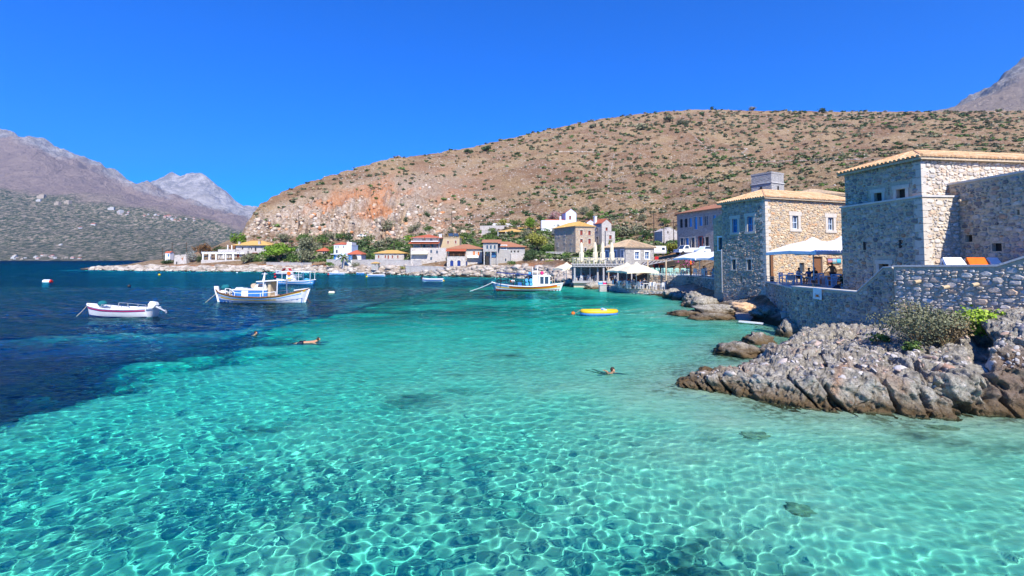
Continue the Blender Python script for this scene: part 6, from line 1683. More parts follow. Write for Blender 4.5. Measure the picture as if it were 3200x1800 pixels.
tree('broadleaf_tree', 'dark green tree touching the left wall of the tower house', 1720, 758, 806, 60, 'green', trunk=.05, Y=132, n=620)
tree('shrub', 'dense dark thicket on the bank right of the concrete house', 1678, 776, 816, 96, 'dark', trunk=.0, Y=133, n=900, cat='shrub', fine=.8)
tree('olive_tree', 'thin grey tree between the acacia and the tower house', 1738, 706, 770, 32, 'grey', trunk=.4, Y=142, n=260)
tree('shrub', 'pinkish oleander bush left of the highest white house', 1729, 655, 690, 46, 'oleander', trunk=.02, Y=190, n=520, cat='shrub')
tree('broadleaf_tree', 'dark tree squeezed behind the highest white house', 1757, 658, 690, 22, 'dark', trunk=.1, Y=194, n=260)
for lb, px, a, b, w_, lf in (('dark green tree above the gabled stone house', 1862, 634, 664, 32, 'dark'), ('leafy tree right of the highest white house', 1846, 652, 690, 36, 'green'), ('broad olive bush right of the gabled stone house', 1950, 698, 745, 72, 'olive'), ('green bush left of the broad olive bush', 1920, 705, 752, 40, 'green')):
    tree('broadleaf_tree', lb, px, a, b, w_, lf, trunk=.05, n=420)
tree('cactus', 'yellow green prickly pear clump beside the tall pole', 2096, 754, 784, 50, 'yellow', trunk=.0, Y=96, n=260, cat='cactus', fine=1.6)
tree('cactus', 'small agave clump beside the closed umbrellas', 1908, 746, 768, 18, 'yellow', trunk=.0, Y=112, n=120, cat='cactus', fine=1.6)
tree('shrub', 'green bush between guesthouse roof and tall stone house', 2640, 580, 615, 70, 'green', trunk=.05, Y=72, n=420, cat='shrub')
tree('bougainvillea', 'bougainvillea with magenta blossom beside the shaded terrace', 2150, 806, 842, 66, 'flower', trunk=.05, Y=68, n=700, cat='bougainvillea', fine=.7)
for lb, px, a, b, w_, lf, Y in (('low green bush on the shore rocks below the palm', 1030, 816, 834, 36, 'green', 165), ('green bush on the rocks right of the palm', 1107, 816, 836, 30, 'olive', 160), ('dark climbing bush beside the house wing', 1150, 790, 815, 26, 'dark', 163), ('yellow green bush on the rocks below the cottage', 1258, 828, 842, 22, 'yellow', 146), ('bright green bush on the rubble under the concrete house', 1597, 812, 830, 34, 'green', 122), ('green bush on the bank left of the tower house wall', 1722, 802, 822, 40, 'yellow', 118), ('clipped green hedge bush under the olive', 990, 807, 818, 56, 'green', 172)):
    tree('shrub', lb, px, a, b, w_, lf, trunk=0, Y=Y, n=300, cat='shrub')
rg = random.Random(88)
for px, py, w_, lf in ((668, 792, 34, 'dark'), (700, 790, 30, 'olive'), (720, 800, 26, 'green'), (905, 800, 40, 'dark'), (925, 822, 44, 'green'), (975, 795, 46, 'olive'), (1000, 770, 44, 'green'), (1025, 752, 40, 'olive'), (1080, 752, 40, 'dark'), (1140, 772, 44, 'green'), (1165, 800, 34, 'dark'), (1215, 772, 50, 'olive'), (1245, 778, 44, 'green'), (1262, 800, 30, 'dark'), (1300, 722, 34, 'olive'), (1340, 724, 30, 'green'),
    (1455, 752, 40, 'green'), (1440, 728, 30, 'olive'), (1545, 742, 36, 'green'), (1520, 712, 34, 'dark'), (1570, 712, 36, 'yellow'), (1610, 708, 34, 'green'), (1640, 752, 40, 'olive'), (1700, 742, 44, 'green'), (1745, 720, 34, 'olive'), (1660, 815, 40, 'dark'), (1705, 800, 36, 'green'), (1900, 735, 40, 'green'), (1985, 735, 44, 'olive'), (2020, 745, 36, 'dark'), (2010, 690, 34, 'olive'), (2085, 705, 34, 'green'), (1820, 672, 40, 'olive'), (1690, 690, 30, 'dark'), (1385, 800, 24, 'yellow')):
    tree('shrub', {'dark': 'dark green', 'olive': 'greyish olive', 'green': 'fresh green', 'yellow': 'yellowish'}[lf] + ' bush ' + ('up the slope ' if py < 760 else '') + next(n for x, n in ((730, 'left of the ochre roofed mansion'), (930, 'by the umbrella pine'), (1035, 'right of the tall olive'), (1160, 'by the white and blue tower house'), (1275, 'by the ochre roofed cottage'), (1400, 'by the two tier house'), (1500, 'above the arcaded house'), (1630, 'by the concrete house'), (1770, 'left of the stone tower house'), (1900, 'above the tower house roof'), (2200, 'between the gabled house and the purplish building')) if px < x), px, py - w_ * rg.uniform(.65, 1.0), py, w_ * 1.3, lf, trunk=0, n=300, cat='shrub', group='bushes between the village houses')
palm('date palm in front of the white and blue tower house', 1072, 782, 830, 46, 163, .62)
palm('date palm standing behind the ochre roofed cottage', 1153, 762, 792, 42, 180, .5)
palm('dark palm behind the concrete house', 1510, 738, 788, 52, 150, .5)
# bushes at the foot of the foreground wall
def bush(name, label, px, py_top, py_base, wpx, Y, leaf, n, size, twigs=True, seed=1):
    p = at(px, py_base, Y); s = mpx(Y); rg = random.Random(seed); w = wpx * s; h = (py_base - py_top) * s
    t = thing(name, label, 'bush', p)
    V, Q = leaf_cloud(crown_blobs(w, h, rg, 14), n, size, rg, shell=.25); me = numpy_mesh('foliage', V, Q); me.materials.append(LF[leaf]); put('foliage', me, t)
    if twigs:
        mb = MB()
        for k in range(90):
            a = rg.uniform(0, 6.28); el = rg.uniform(.35, 1.4); L_ = h * rg.uniform(.6, 1.0); e = Vector((math.cos(a) * math.cos(el) * w / h * .55, math.sin(a) * math.cos(el) * .5, math.sin(el))) * L_
            mb.tube([(0, 0, 0), e * .5 + Vector((rg.uniform(-.05, .05), 0, .03)), e], [.012, .008, .004], 3, False)
        mb.build('twigs', LF['dry'], t)
bush('dry_bush', 'big wispy olive grey bush on the rock below the foreground wall', 2880, 930, 1092, 270, 17.6, 'olive', 5200, .035, seed=3)
bush('dry_bush', 'greyish dead half of the big bush, drooping at its right foot', 2960, 980, 1095, 140, 17.2, 'dry', 1800, .032, seed=4)
bush('green_bush', 'lime green leafy bush right of the big dry bush', 3066, 958, 1052, 170, 17.3, 'lime', 1500, .05, seed=5)
bush('small_plant', 'small leafy green plant on the rock left of the big bush', 2752, 1040, 1078, 62, 18.6, 'green', 260, .05, False, 6)
bush('small_plant', 'low dark leafed plant at the foot of the big bush', 2858, 1062, 1104, 66, 17.0, 'green', 240, .055, False, 7)
bush('small_plant', 'tuft of green at the right picture edge', 3192, 1060, 1090, 40, 15.6, 'lime', 160, .045, False, 8)
# ================================================================== BOATS
def hull_fn(L, beam, sheer, kz=-0.35, full=0.62, tr=0.0):
    fs = [p[0] for p in sheer]; zs = [p[1] for p in sheer]
    def b(f):
        if tr and f > 0.5: return beam / 2 * (1 - (1 - tr) * ((f - .5) / .5) ** 2.5)
        return beam / 2 * max(0.0, math.sin(math.pi * min(max(f, 0), 1))) ** full
    def s(f): return float(np.interp(f, fs, zs))
    def pt(f, t, side_, out=0.0):
        z = kz + (s(f) - kz) * t; y = (b(f) * t ** 0.42 + out) * side_
        rake = 0.05 * L * (t - .6) * ((1 - f * 4) if f < .25 else (0 if tr else ((f - .75) * 4 if f > .75 else 0)))
        return ((f - .5) * L + (-rake if f < .25 else rake), y, z)
    return b, s, pt
def hull_parts(t, L, beam, sheer, m, tr=0.0, stripes=(), kz=-0.35, gun='white', deck='white', deck_drop=0.25, gw=0.07):
    b, s, pt = hull_fn(L, beam, sheer, kz, tr=tr)
    n = 22; ts = [0, .12, .25, .4, .55, .7, .85, 1.0]
    mb = MB(); rings = []
    for i in range(n + 1):
        f = i / n
        rings.append([pt(f, q, -1) for q in reversed(ts)] + [pt(f, q, 1) for q in ts[1:]])
    mb.loft(rings, False, True); h = mb.build('hull', MT[m], t, True)
    for (t0, t1, f0, f1, sm) in stripes:
        mb = MB()
        for sg in (-1, 1):
            r = [[pt(f0 + (f1 - f0) * i / 18, t0, sg, .012), pt(f0 + (f1 - f0) * i / 18, t1, sg, .016)] for i in range(19)]
            mb.loft(r, False, False)
        mb.build('hull_stripe', MT[sm], h)
    mb = MB()
    for sg in (-1, 1): mb.tube([(lambda p: (p[0], p[1], p[2] + .02))(pt(i / 18, 1, sg)) for i in range(19)], gw, 5)
    if tr: mb.bar(pt(1, 1, -1), pt(1, 1, 1), gw * 2)
    mb.build('gunwale', MT[gun], t)
    mb = MB(); r = []
    for i in range(n + 1):
        f = min(max(i / n, .02), .98); z = s(f) - deck_drop; q = max(.1, (z - kz) / (s(f) - kz)); y = b(f) * q ** .42 * .97
        r.append([((f - .5) * L, -y, z), ((f - .5) * L, y, z)])
    mb.loft(r, False, False); mb.build('deck', MT[deck], t)
    return b, s, pt
def boat_at(name, label, pxc, wl_py, yaw, cat='boat', group=None):
    p = onz(pxc, wl_py); return thing(name, label, cat, p, yaw, group), p.y
def rope(label, a, b, sag=0.15, r=0.018, m='rope'):
    a = Vector(a); b = Vector(b); mb = MB()
    mb.tube([a.lerp(b, q) - UP * sag * math.sin(math.pi * q) for q in (0, .2, .4, .6, .8, 1)], r, 5); return tag(mb.build('mooring_rope', MT[m]), label, 'rope')

# --- the big caique
t, Y = boat_at('fishing_boat', 'large white wooden fishing boat with blue cabin panels and a white canopy', 818, 944, R(-3)); L_ = 10.0
sheer = [(0, 1.34), (.04, 1.10), (.25, .70), (.55, .60), (.74, .70), (.92, 1.18), (1, 1.44)]
b, s, pt = hull_parts(t, L_, 3.1, sheer, 'hull', stripes=[(.90, 1.0, .02, .98, 'yellow'), (.62, .72, .08, .72, 'yellow'), (.77, .83, .05, .95, 'skyblue'), (.12, .50, .03, .97, 'blue')], deck='tan', gun='wood')
X = lambda zx: ((zx - 275) / 1325 - .5) * L_
Zb = lambda zy: (1135 - zy) * .00806
part(t, 'stem_post', 'white', lambda q: q.loft([[(-L_ / 2 + .02 + dx * .9, -.08, z), (-L_ / 2 + .5 + dx, -.08, z), (-L_ / 2 + .5 + dx, .08, z), (-L_ / 2 + .02 + dx * .9, .08, z)] for dx, z in ((.16, -.2), (-.08, .6), (-.34, 1.3), (-.40, 1.70))], True))
part(t, 'rudder', 'white', lambda q: q.add([(L_ / 2 - .62, -.05, -.2), (L_ / 2 - .2, -.05, -.2), (L_ / 2 + .35, -.05, 1.42), (L_ / 2 - .05, -.05, 1.46), (L_ / 2 - .62, .05, -.2), (L_ / 2 - .2, .05, -.2), (L_ / 2 + .35, .05, 1.42), (L_ / 2 - .05, .05, 1.46)], [(0, 1, 2, 3), (7, 6, 5, 4), (0, 4, 5, 1), (1, 5, 6, 2), (2, 6, 7, 3), (3, 7, 4, 0)]))
part(t, 'tiller', 'white', lambda q: q.bar((L_ / 2 + .2, 0, 1.5), (L_ / 2 - 1.5, .1, 1.28), .09))
for a, c, mm in ((570, 704, 'blue'), (705, 800, 'white'), (801, 1070, 'blue')):
    part(t, 'cabin_side', mm, lambda q: q.box(X(a), X(c), -.85, .85, .35, Zb(972)))
part(t, 'cabin_roof', 'white', lambda q: q.box(X(560), X(1075), -.92, .92, Zb(971), Zb(960)))
part(t, 'hatch', 'white', lambda q: q.box(X(590), X(690), -.5, .5, Zb(959), Zb(948)))
o = part(t, 'wheelhouse', 'white', lambda q: q.add([(X(862), -.7, Zb(959)), (X(1040), -.7, Zb(959)), (X(1040), .7, Zb(959)), (X(862), .7, Zb(959)), (X(920), -.66, Zb(872)), (X(1035), -.66, Zb(845)), (X(1035), .66, Zb(845)), (X(920), .66, Zb(872))], [(3, 2, 1, 0), (4, 5, 6, 7), (0, 1, 5, 4), (1, 2, 6, 5), (2, 3, 7, 6), (3, 0, 4, 7)]))
mb = MB(); mb.add([(X(930), -.705, Zb(925)), (X(1018), -.705, Zb(928)), (X(1018), -.685, Zb(890)), (X(945), -.685, Zb(893))], [(0, 1, 2, 3)]); w_ = mb.build('window', MT['glass'], o)
mb = MB(); c4 = [(X(930), -.715, Zb(925)), (X(1018), -.715, Zb(928)), (X(1018), -.695, Zb(890)), (X(945), -.695, Zb(893))]
for i in range(4): mb.bar(c4[i], c4[(i + 1) % 4], .05)
mb.build('window_frame', MT['wood'], w_)
part(t, 'curtain', 'tan', lambda q: q.box(X(1070), X(1108), -.6, .6, .6, Zb(858)))
part(t, 'canopy_roof', 'white', lambda q: q.add([(X(915), -.95, Zb(862)), (X(1330), -1.0, Zb(840)), (X(1330), 1.0, Zb(840)), (X(915), .95, Zb(862)), (X(925), -.95, Zb(850)), (X(1330), -1.0, Zb(824)), (X(1330), 1.0, Zb(824)), (X(925), .95, Zb(850))], [(3, 2, 1, 0), (4, 5, 6, 7), (0, 1, 5, 4), (1, 2, 6, 5), (2, 3, 7, 6), (3, 0, 4, 7)]))
for zx in (1030, 1232):
    for sg in (-1, 1): part(t, 'canopy_post', 'white', lambda q: q.bar((X(zx), sg * 1.0, .55), (X(zx), sg * .95, Zb(842)), .07))
part(t, 'mast', 'white', lambda q: (q.tube([(X(955), 0, Zb(862)), (X(975), 0, Zb(740))], [.14, .05], 7), q.bar((X(930), 0, Zb(757)), (X(1012), 0, Zb(757)), .05)))
mb = MB()
for sg in (-1, 1):
    P = [(X(zx), sg * (b((zx - 275) / 1325) * .96), Zb(zy)) for zx, zy in ((452, 985), (480, 948), (560, 950), (640, 998), (830, 1008), (1030, 1003), (1230, 985))]
    for p, q in zip(P[:-1], P[1:]): mb.bar(p, q, .05)
    for p in P[1:]: mb.bar(p, (p[0], p[1], s((p[0] / L_) + .5)), .05)
mb.build('railing', MT['white'], t)
def pile(t, name, m, c, r, seed=1):
    V, Q = ico_rock(seed, 2, .3); me = numpy_mesh(name, V * np.array(r) + np.array(c), Q, True); me.materials.append(MT[m]); return put(name, me, t)
o = pile(t, 'net_pile', 'teal', (X(398), 0, Zb(942)), (.52, .55, .36), 5)
pile(t, 'net_heap', 'cloth_white', (X(400), -.4, Zb(1000)), (.5, .35, .2), 6); pile(t, 'net_heap', 'rope', (X(500), -.3, Zb(1010)), (.5, .4, .2), 7)
part(t, 'winch', 'palewood', lambda q: (q.tube([(X(825), -.25, Zb(918)), (X(825), .05, Zb(918))], .27, 12), q.bar((X(825), -.1, Zb(960)), (X(825), -.1, Zb(918)), .12)))
part(t, 'deck_boxes', 'palewood', lambda q: (q.box(X(1110), X(1160), -.5, .5, .45, .8), q.box(X(1170), X(1220), -.4, .4, .45, .7)))
M_ = Matrix.Translation(t.location) @ Matrix.Rotation(t.rotation_euler.z, 4, 'Z')
for k, (dx, dy) in enumerate(((-1.0, -.5), (-.75, -.9))):
    rope('bow mooring rope of the large white fishing boat, ' + ('outer' if k == 0 else 'inner') + ' strand', M_ @ Vector((-L_ / 2 - .1, 0, .95)), M_ @ Vector((-L_ / 2 + dx, dy, -.05)), .04)
rope('stern rope trailing from the rudder of the large white fishing boat', M_ @ Vector((L_ / 2, 0, .4)), M_ @ Vector((L_ / 2 + .7, -.4, -.05)), .05, .03, 'wood')

# --- open white boat with outboard
t, Y = boat_at('motor_boat', 'open white boat with a magenta stripe and white outboard motor', 376, 988, R(-4)); L_ = 5.6
sheer = [(0, .98), (.1, .84), (.35, .66), (.7, .60), (1, .66)]
b, s, pt = hull_parts(t, L_, 1.95, sheer, 'white', tr=.78, stripes=[(.84, .93, .06, .99, 'pink'), (.80, .835, .06, .99, 'navy'), (.30, .40, .03, .99, 'navy')], deck='white', deck_drop=.28, gw=.05)
part(t, 'rail', 'metal', lambda q: [q.bar((x0, sg * .8, z0), (x1, sg * .78, z1), .035) for sg in (-1, 1) for (x0, z0, x1, z1) in ((-.95, .65, -.9, 1.02), (-.9, 1.02, -.1, .98), (-.1, .98, 1.5, .84), (-.1, .65, -.1, .98), (.8, .62, .8, .9), (1.5, .62, 1.5, .84))] and None)
part(t, 'thwart', 'white', lambda q: (q.box(-.3, .1, -.75, .75, .42, .5), q.box(1.3, 1.7, -.75, .75, .42, .5)))
part(t, 'foredeck', 'white', lambda q: q.loft([[(-2.6, -.1, .86), (-2.6, .1, .86)], [(-1.5, -.72, .70), (-1.5, .72, .70)]], False, False))
pile(t, 'net_pile', 'teal', (-1.65, 0, 1.02), (.32, .3, .24), 9)
o = part(t, 'outboard_motor', 'white', lambda q: (q.loft([[(2.55, -.17, .72), (2.95, -.17, .72), (2.95, .17, .72), (2.55, .17, .72)], [(2.5, -.2, .95), (3.15, -.2, .92), (3.15, .2, .92), (2.5, .2, .95)], [(2.62, -.13, 1.22), (3.1, -.13, 1.15), (3.1, .13, 1.15), (2.62, .13, 1.22)]], True)))
mb = MB(); mb.tube([(2.95, 0, .85), (3.45, 0, .62), (3.85, 0, .42)], [.12, .08, .06], 7); mb.add([(3.7, -.02, .5), (4.0, -.02, .28), (3.9, -.02, .58), (3.7, .02, .5), (4.0, .02, .28), (3.9, .02, .58)], [(0, 1, 2), (5, 4, 3), (0, 3, 4, 1), (1, 4, 5, 2), (2, 5, 3, 0)]); mb.build('motor_leg', MT['metal'], o)
mb = MB()
for k in range(3): a = k * 2.09; mb.add([(3.9, 0, .42), (3.93, math.cos(a) * .16 - .04, .42 + math.sin(a) * .16), (3.96, math.cos(a + .5) * .16, .42 + math.sin(a + .5) * .16)], [(0, 1, 2)])
mb.build('propeller', MT['metal'], o)
M_ = Matrix.Translation(t.location) @ Matrix.Rotation(t.rotation_euler.z, 4, 'Z')
rope('bow rope of the open white boat running down into the water', M_ @ Vector((-L_ / 2 - .05, 0, .92)), M_ @ Vector((-L_ / 2 - .75, -.3, -.05)), .05, .022)

# --- striped fishing boat by the taverna
t, Y = boat_at('fishing_boat', 'weathered fishing boat with orange and yellow stripes and blue canopy by the taverna', 1648, 908, R(-2)); L_ = 10.2
sheer = [(0, 1.25), (.06, 1.02), (.3, .72), (.55, .64), (.8, .78), (1, 1.10)]
k_ = L_ / 950; X = lambda zx: (zx - 1442) * k_ - L_ / 2; Zb = lambda zy: (1160 - zy) * k_
b, s, pt = hull_parts(t, L_, 3.0, sheer, 'hull', stripes=[(.74, .93, .24, .92, 'orange'), (.62, .735, .06, .97, 'yellow'), (.80, .92, .05, .22, 'skyblue'), (.18, .44, .03, .97, 'redwood')], deck='tan', gun='white')
part(t, 'canopy', 'navy', lambda q: q.add([(X(1492), -1.1, Zb(915)), (X(1985), -1.1, Zb(948)), (X(1985), 1.1, Zb(948)), (X(1492), 1.1, Zb(915)), (X(1492), -1.1, Zb(908)), (X(1985), -1.1, Zb(940)), (X(1985), 1.1, Zb(940)), (X(1492), 1.1, Zb(908))], [(3, 2, 1, 0), (4, 5, 6, 7), (0, 1, 5, 4), (1, 2, 6, 5), (2, 3, 7, 6), (3, 0, 4, 7)]))
for zx in (1496, 1555, 1730, 1850):
    for sg in (-1, 1): part(t, 'canopy_post', 'black', lambda q: q.bar((X(zx), sg * 1.05, .6), (X(zx) - .1, sg * 1.05, Zb(918 + (zx - 1492) * .066)), .06))
part(t, 'side_rail', 'black', lambda q: [q.bar((X(1490), sg * 1.15, Zb(1020)), (X(1900), sg * 1.3, Zb(1035)), .06) for sg in (-1, 1)] and None)
part(t, 'cabin', 'whitewash', lambda q: q.loft([[(X(1985), -.7, .5), (X(2070), -.7, .5), (X(2070), .7, .5), (X(1985), .7, .5)], [(X(1990), -.65, Zb(945)), (X(2068), -.65, Zb(945)), (X(2068), .65, Zb(945)), (X(1990), .65, Zb(945))]], True))
o = part(t, 'wheelhouse', 'white', lambda q: (q.box(X(2072), X(2235), -.85, .85, Zb(965), Zb(945)), q.box(X(2074), X(2092), -.8, .8, .5, Zb(966)), q.box(X(2140), X(2155), -.8, .8, .5, Zb(966)), q.box(X(2205), X(2225), -.8, .8, .5, Zb(966)), q.box(X(2093), X(2204), -.8, .8, .5, Zb(1065))))
for zx in (2116, 2180): part(o, 'window', 'glass', lambda q: q.box(X(zx - 23), X(zx + 23), -.74, .74, Zb(1062), Zb(970)))
part(t, 'mast_frame', 'white', lambda q: [q.bar((X(zx), y, Zb(945)), (X(zx + 5), y, Zb(835)), .07) for zx in (1985, 2055) for y in (-.4, .4)] + [q.bar((X(1985), y, Zb(900)), (X(2055), y, Zb(900)), .06) for y in (-.4, .4)] and None)
part(t, 'roof_box', 'skyblue', lambda q: q.box(X(1932), X(1965), -.3, .2, Zb(935), Zb(905)))
part(t, 'float', 'pink', lambda q: q.ball((X(2120), 0, Zb(918)), .27))
for zx, zy in ((1908, 1012), (1966, 1012), (1916, 1066), (1972, 1066)): part(t, 'barrel', 'skyblue', lambda q: q.tube([(X(zx), -1.05, Zb(zy)), (X(zx), -.4, Zb(zy))], .24, 12))
part(t, 'crate', 'blue', lambda q: q.box(X(1790), X(1840), -.9, -.3, .6, Zb(1045))); part(t, 'life_ring', 'orange', lambda q: q.tube([(X(1685), -1.0, Zb(1035)), (X(1700), -1.0, Zb(1030))], .16, 10))
pile(t, 'net_heap', 'cloth_white', (X(1715), -.6, Zb(1030)), (.35, .3, .2), 12)
for zx in (2262, 2290): part(t, 'stern_post', 'palewood', lambda q: q.bar((X(zx), -.6, .8), (X(zx), -.6, Zb(960)), .06))
M_ = Matrix.Translation(t.location)
rope('long pale bow line of the striped fishing boat stretched over the water', M_ @ Vector((-L_ / 2 - .1, 0, 1.2)), onz(1468, 910), .1, .03, 'cloth_white')

# --- blue fishing boat behind the caique
t, Y = boat_at('fishing_boat', 'blue fishing boat with a white canopy frame and orange life ring behind the big boat', 925, 888, R(-2)); L_ = 7.2
sheer = [(0, .95), (.1, .8), (.4, .55), (.8, .6), (1, .85)]
b, s, pt = hull_parts(t, L_, 2.4, sheer, 'skyblue', stripes=[(.55, .68, .05, .95, 'white')], deck='bluewhite')
u_ = Y / F
part(t, 'canopy_roof', 'white', lambda q: q.box(-2.3, 3.2, -1, 1, 2.35, 2.45))
for x in (-2.2, .9, 3.1):
    for sg in (-1, 1): part(t, 'canopy_post', 'white', lambda q: q.bar((x, sg * .95, .5), (x, sg * .95, 2.36), .06))
part(t, 'wheelhouse', 'white', lambda q: q.box(-1.5, -.2, -.7, .7, .4, 1.75)); part(t, 'life_ring', 'orange', lambda q: q.tube([(-.9, -1.02, 2.05), (-.9, -.95, 2.05)], .35, 12))
part(t, 'rail', 'white', lambda q: [q.bar((-.2, -.9, z), (1.6, -.9, z), .06) for z in (1.4, 1.75)] and None)
pile(t, 'net_heap', 'yellow', (-.9, -.8, .95), (.45, .3, .35), 14); pile(t, 'net_heap', 'cloth_white', (-.1, -.8, .85), (.5, .3, .3), 15); pile(t, 'net_heap', 'skyblue', (2.2, -.4, .85), (.6, .4, .3), 16)
# --- speedboat with red canopy
t, Y = boat_at('speedboat', 'white speedboat with a red canopy moored near the far shore', 889, 858, R(-3)); L_ = 5.8
b, s, pt = hull_parts(t, L_, 2.1, [(0, 1.15), (.4, 1.0), (1, .95)], 'white', tr=.85, stripes=[(.25, .42, .03, .98, 'navy')], deck_drop=.08)
part(t, 'canopy', 'red', lambda q: q.loft([[(-.6, -.9, 1.0), (-.6, .9, 1.0)], [(.1, -.85, 1.95), (.1, .85, 1.95)], [(1.5, -.85, 1.9), (1.5, .85, 1.9)], [(2.1, -.9, 1.0), (2.1, .9, 1.0)]], False, True))
part(t, 'cabin_window', 'glass', lambda q: q.box(-1.9, -.9, -.96, .96, .98, 1.12)); part(t, 'outboard_motor', 'black', lambda q: q.box(2.95, 3.4, -.2, .2, .5, 1.2))
# --- small boats
def dinghy(label, px, wl_, Lb, hullm, stripe, yaw=R(-2), extra=None, name='rowing_boat'):
    t, Y = boat_at(name, label, px, wl_, yaw); 
    hull_parts(t, Lb, Lb * .36, [(0, .68), (.3, .5), (1, .52)], hullm, tr=.75, stripes=[(.50, .78, .05, .98, stripe)], deck_drop=.2, gw=.04)
    part(t, 'thwart', 'palewood', lambda q: (q.box(-.3, -.05, -Lb * .14, Lb * .14, .38, .44), q.box(Lb * .22, Lb * .3, -Lb * .13, Lb * .13, .38, .44)))
    if extra: extra(t)
    return t
dinghy('small white dinghy with a broad navy stripe, alone in front of the arches', 1352, 879, 4.5, 'white', 'blue', extra=lambda t: (part(t, 'float', 'yellow', lambda q: q.ball((2.3, .2, .1), .2)), part(t, 'outboard_motor', 'black', lambda q: q.box(-2.45, -2.15, -.15, .15, .4, 1.0))))
dinghy('small pale blue boat with a white cabin near the far rocks', 1053, 858, 4.8, 'white', 'skyblue', extra=lambda t: part(t, 'cabin', 'white', lambda q: q.box(-.6, .5, -.6, .6, .4, 1.15)))
dinghy('tiny blue rowing boat close under the far rocks', 1126, 858, 2.4, 'skyblue', 'navy')
dinghy('long white and blue boat below the ochre roofed cottage', 1176, 864, 5.0, 'white', 'skyblue', extra=lambda t: part(t, 'outboard_motor', 'black', lambda q: q.box(2.3, 2.7, -.15, .15, .4, 1.1)))
dinghy('little white boat half hidden behind the blue fishing boat canopy', 953, 853, 3.0, 'white', 'bluewhite')
# --- yellow raft
p = onz(1872, 983); t = thing('inflatable_dinghy', 'bright yellow inflatable dinghy with a blue underside floating in the bay', 'dinghy', (p.x, p.y, 0), R(3))
Lr, Wr, rr = 3.2, 1.45, .17
def stad(n=36):
    P = []
    for i in range(n):
        a = 2 * math.pi * i / n; c, s_ = math.cos(a), math.sin(a)
        P.append((math.copysign(abs(c) ** .75, c) * (Lr / 2 - rr), math.copysign(abs(s_) ** .75, s_) * (Wr / 2 - rr)))
    return P
def ring_tube(r, zc, z0=None, z1=None):
    mb = MB(); P = stad(); n = len(P); m = 10; V = []; Fc = []
    for i in range(n):
        t_ = (Vector((*P[(i + 1) % n], 0)) - Vector((*P[i - 1], 0))).normalized(); o_ = Vector((t_.y, -t_.x, 0)); c = Vector((*P[i], zc + .10 * max(0, abs(P[i][0]) / (Lr / 2) - .6)))
        for j in range(m):
            a = 2 * math.pi * j / m; V.append(c + o_ * math.cos(a) * r + UP * math.sin(a) * r)
    for i in range(n):
        for j in range(m):
            Fc.append((i * m + j, i * m + (j + 1) % m, ((i + 1) % n) * m + (j + 1) % m, ((i + 1) % n) * m + j))
    return mb.add(V, Fc)
ring_tube(rr, .25).build('tube', MT['yellow'], t, True); ring_tube(rr * .98, .07).build('lower_tube', MT['blue'], t, True)
part(t, 'floor', 'bluewhite', lambda q: q.prism([(x * .98, y * .98) for x, y in stad()], .16, .2)); part(t, 'seat', 'bluewhite', lambda q: q.tube([(.4, -.5, .36), (.4, .5, .36)], .16, 10))
M_ = Matrix.Translation(t.location)
rope('short line from the yellow dinghy to an orange float', M_ @ Vector((-1.6, 0, .35)), onz(1795, 979, .1), .03, .012)
# --- buoys
def buoy(label, px, py, r, m, kind='ball', m2=None):
    p = onz(px, py); t = thing('buoy', label, 'buoy', (p.x, p.y, 0), 0)
    if kind == 'ball':
        mb = MB(); mb.ball((0, 0, r * .35), r, r, r, 12, 8); mb.build('float', MT[m], t, True); part(t, 'eyelet', m2 or 'black', lambda q: q.lathe([(r * .22, r * 1.28), (r * .22, r * 1.5), (r * .1, r * 1.55)], 8))
    else:
        mb = MB(); mb.tube([(-r * 1.6, 0, r * .3), (r * 1.6, 0, r * .3)], [r, r], 12); mb.build('float', MT[m], t); part(t, 'end_cap', m2 or m, lambda q: q.tube([(r * 1.6, 0, r * .3), (r * 2.1, 0, r * .3)], [r * 1.02, r * .7], 12))
buoy('white cylinder buoy with a red end far left on the dark water', 148, 882, .42, 'white', 'cyl', 'red')
buoy('dark upright buoy alone between the two white boats', 403, 896, .26, 'black')
buoy('cream float right of the big fishing boat stern', 1036, 916, .2, 'canvas', 'cyl')
buoy('small yellow buoy far out toward the spit', 498, 860, .34, 'yellow')
buoy('upper red buoy left of the speedboat', 859, 858, .30, 'red')
buoy('lower red buoy left of the speedboat', 860, 867, .30, 'red')
buoy('orange float tied to the yellow dinghy', 1791, 982, .17, 'orange')
buoy('yellow float left of the long white and blue boat', 1146, 866, .28, 'yellow')
buoy('red float left of the pale blue boat', 1026, 859, .28, 'red')
buoy('white speck of a float near the speedboat', 741, 853, .25, 'white')

# ================================================================== PEOPLE
def skin_body(joints, edges, root, name, m, extra=None, level=1):
    me = bpy.data.meshes.new(name); names = list(joints); idx = {n: i for i, n in enumerate(names)}
    me.from_pydata([joints[n][:3] for n in names], [(idx[a], idx[b]) for a, b in edges], [])
    o = bpy.data.objects.new(name, me); COL.objects.link(o)
    md = o.modifiers.new('skin', 'SKIN'); sv = me.skin_vertices[0].data
    for n in names:
        r = joints[n][3]; sv[idx[n]].radius = r if isinstance(r, tuple) else (r, r); sv[idx[n]].use_root = (n == root)
    md.use_smooth_shade = True
    s_ = o.modifiers.new('sub', 'SUBSURF'); s_.levels = level; s_.render_levels = level
    bpy.context.view_layer.update()
    ev = o.evaluated_get(bpy.context.evaluated_depsgraph_get()); res = bpy.data.meshes.new_from_object(ev)
    bpy.data.objects.remove(o)
    res.name = name; res.materials.clear(); res.materials.append(m)
    return res
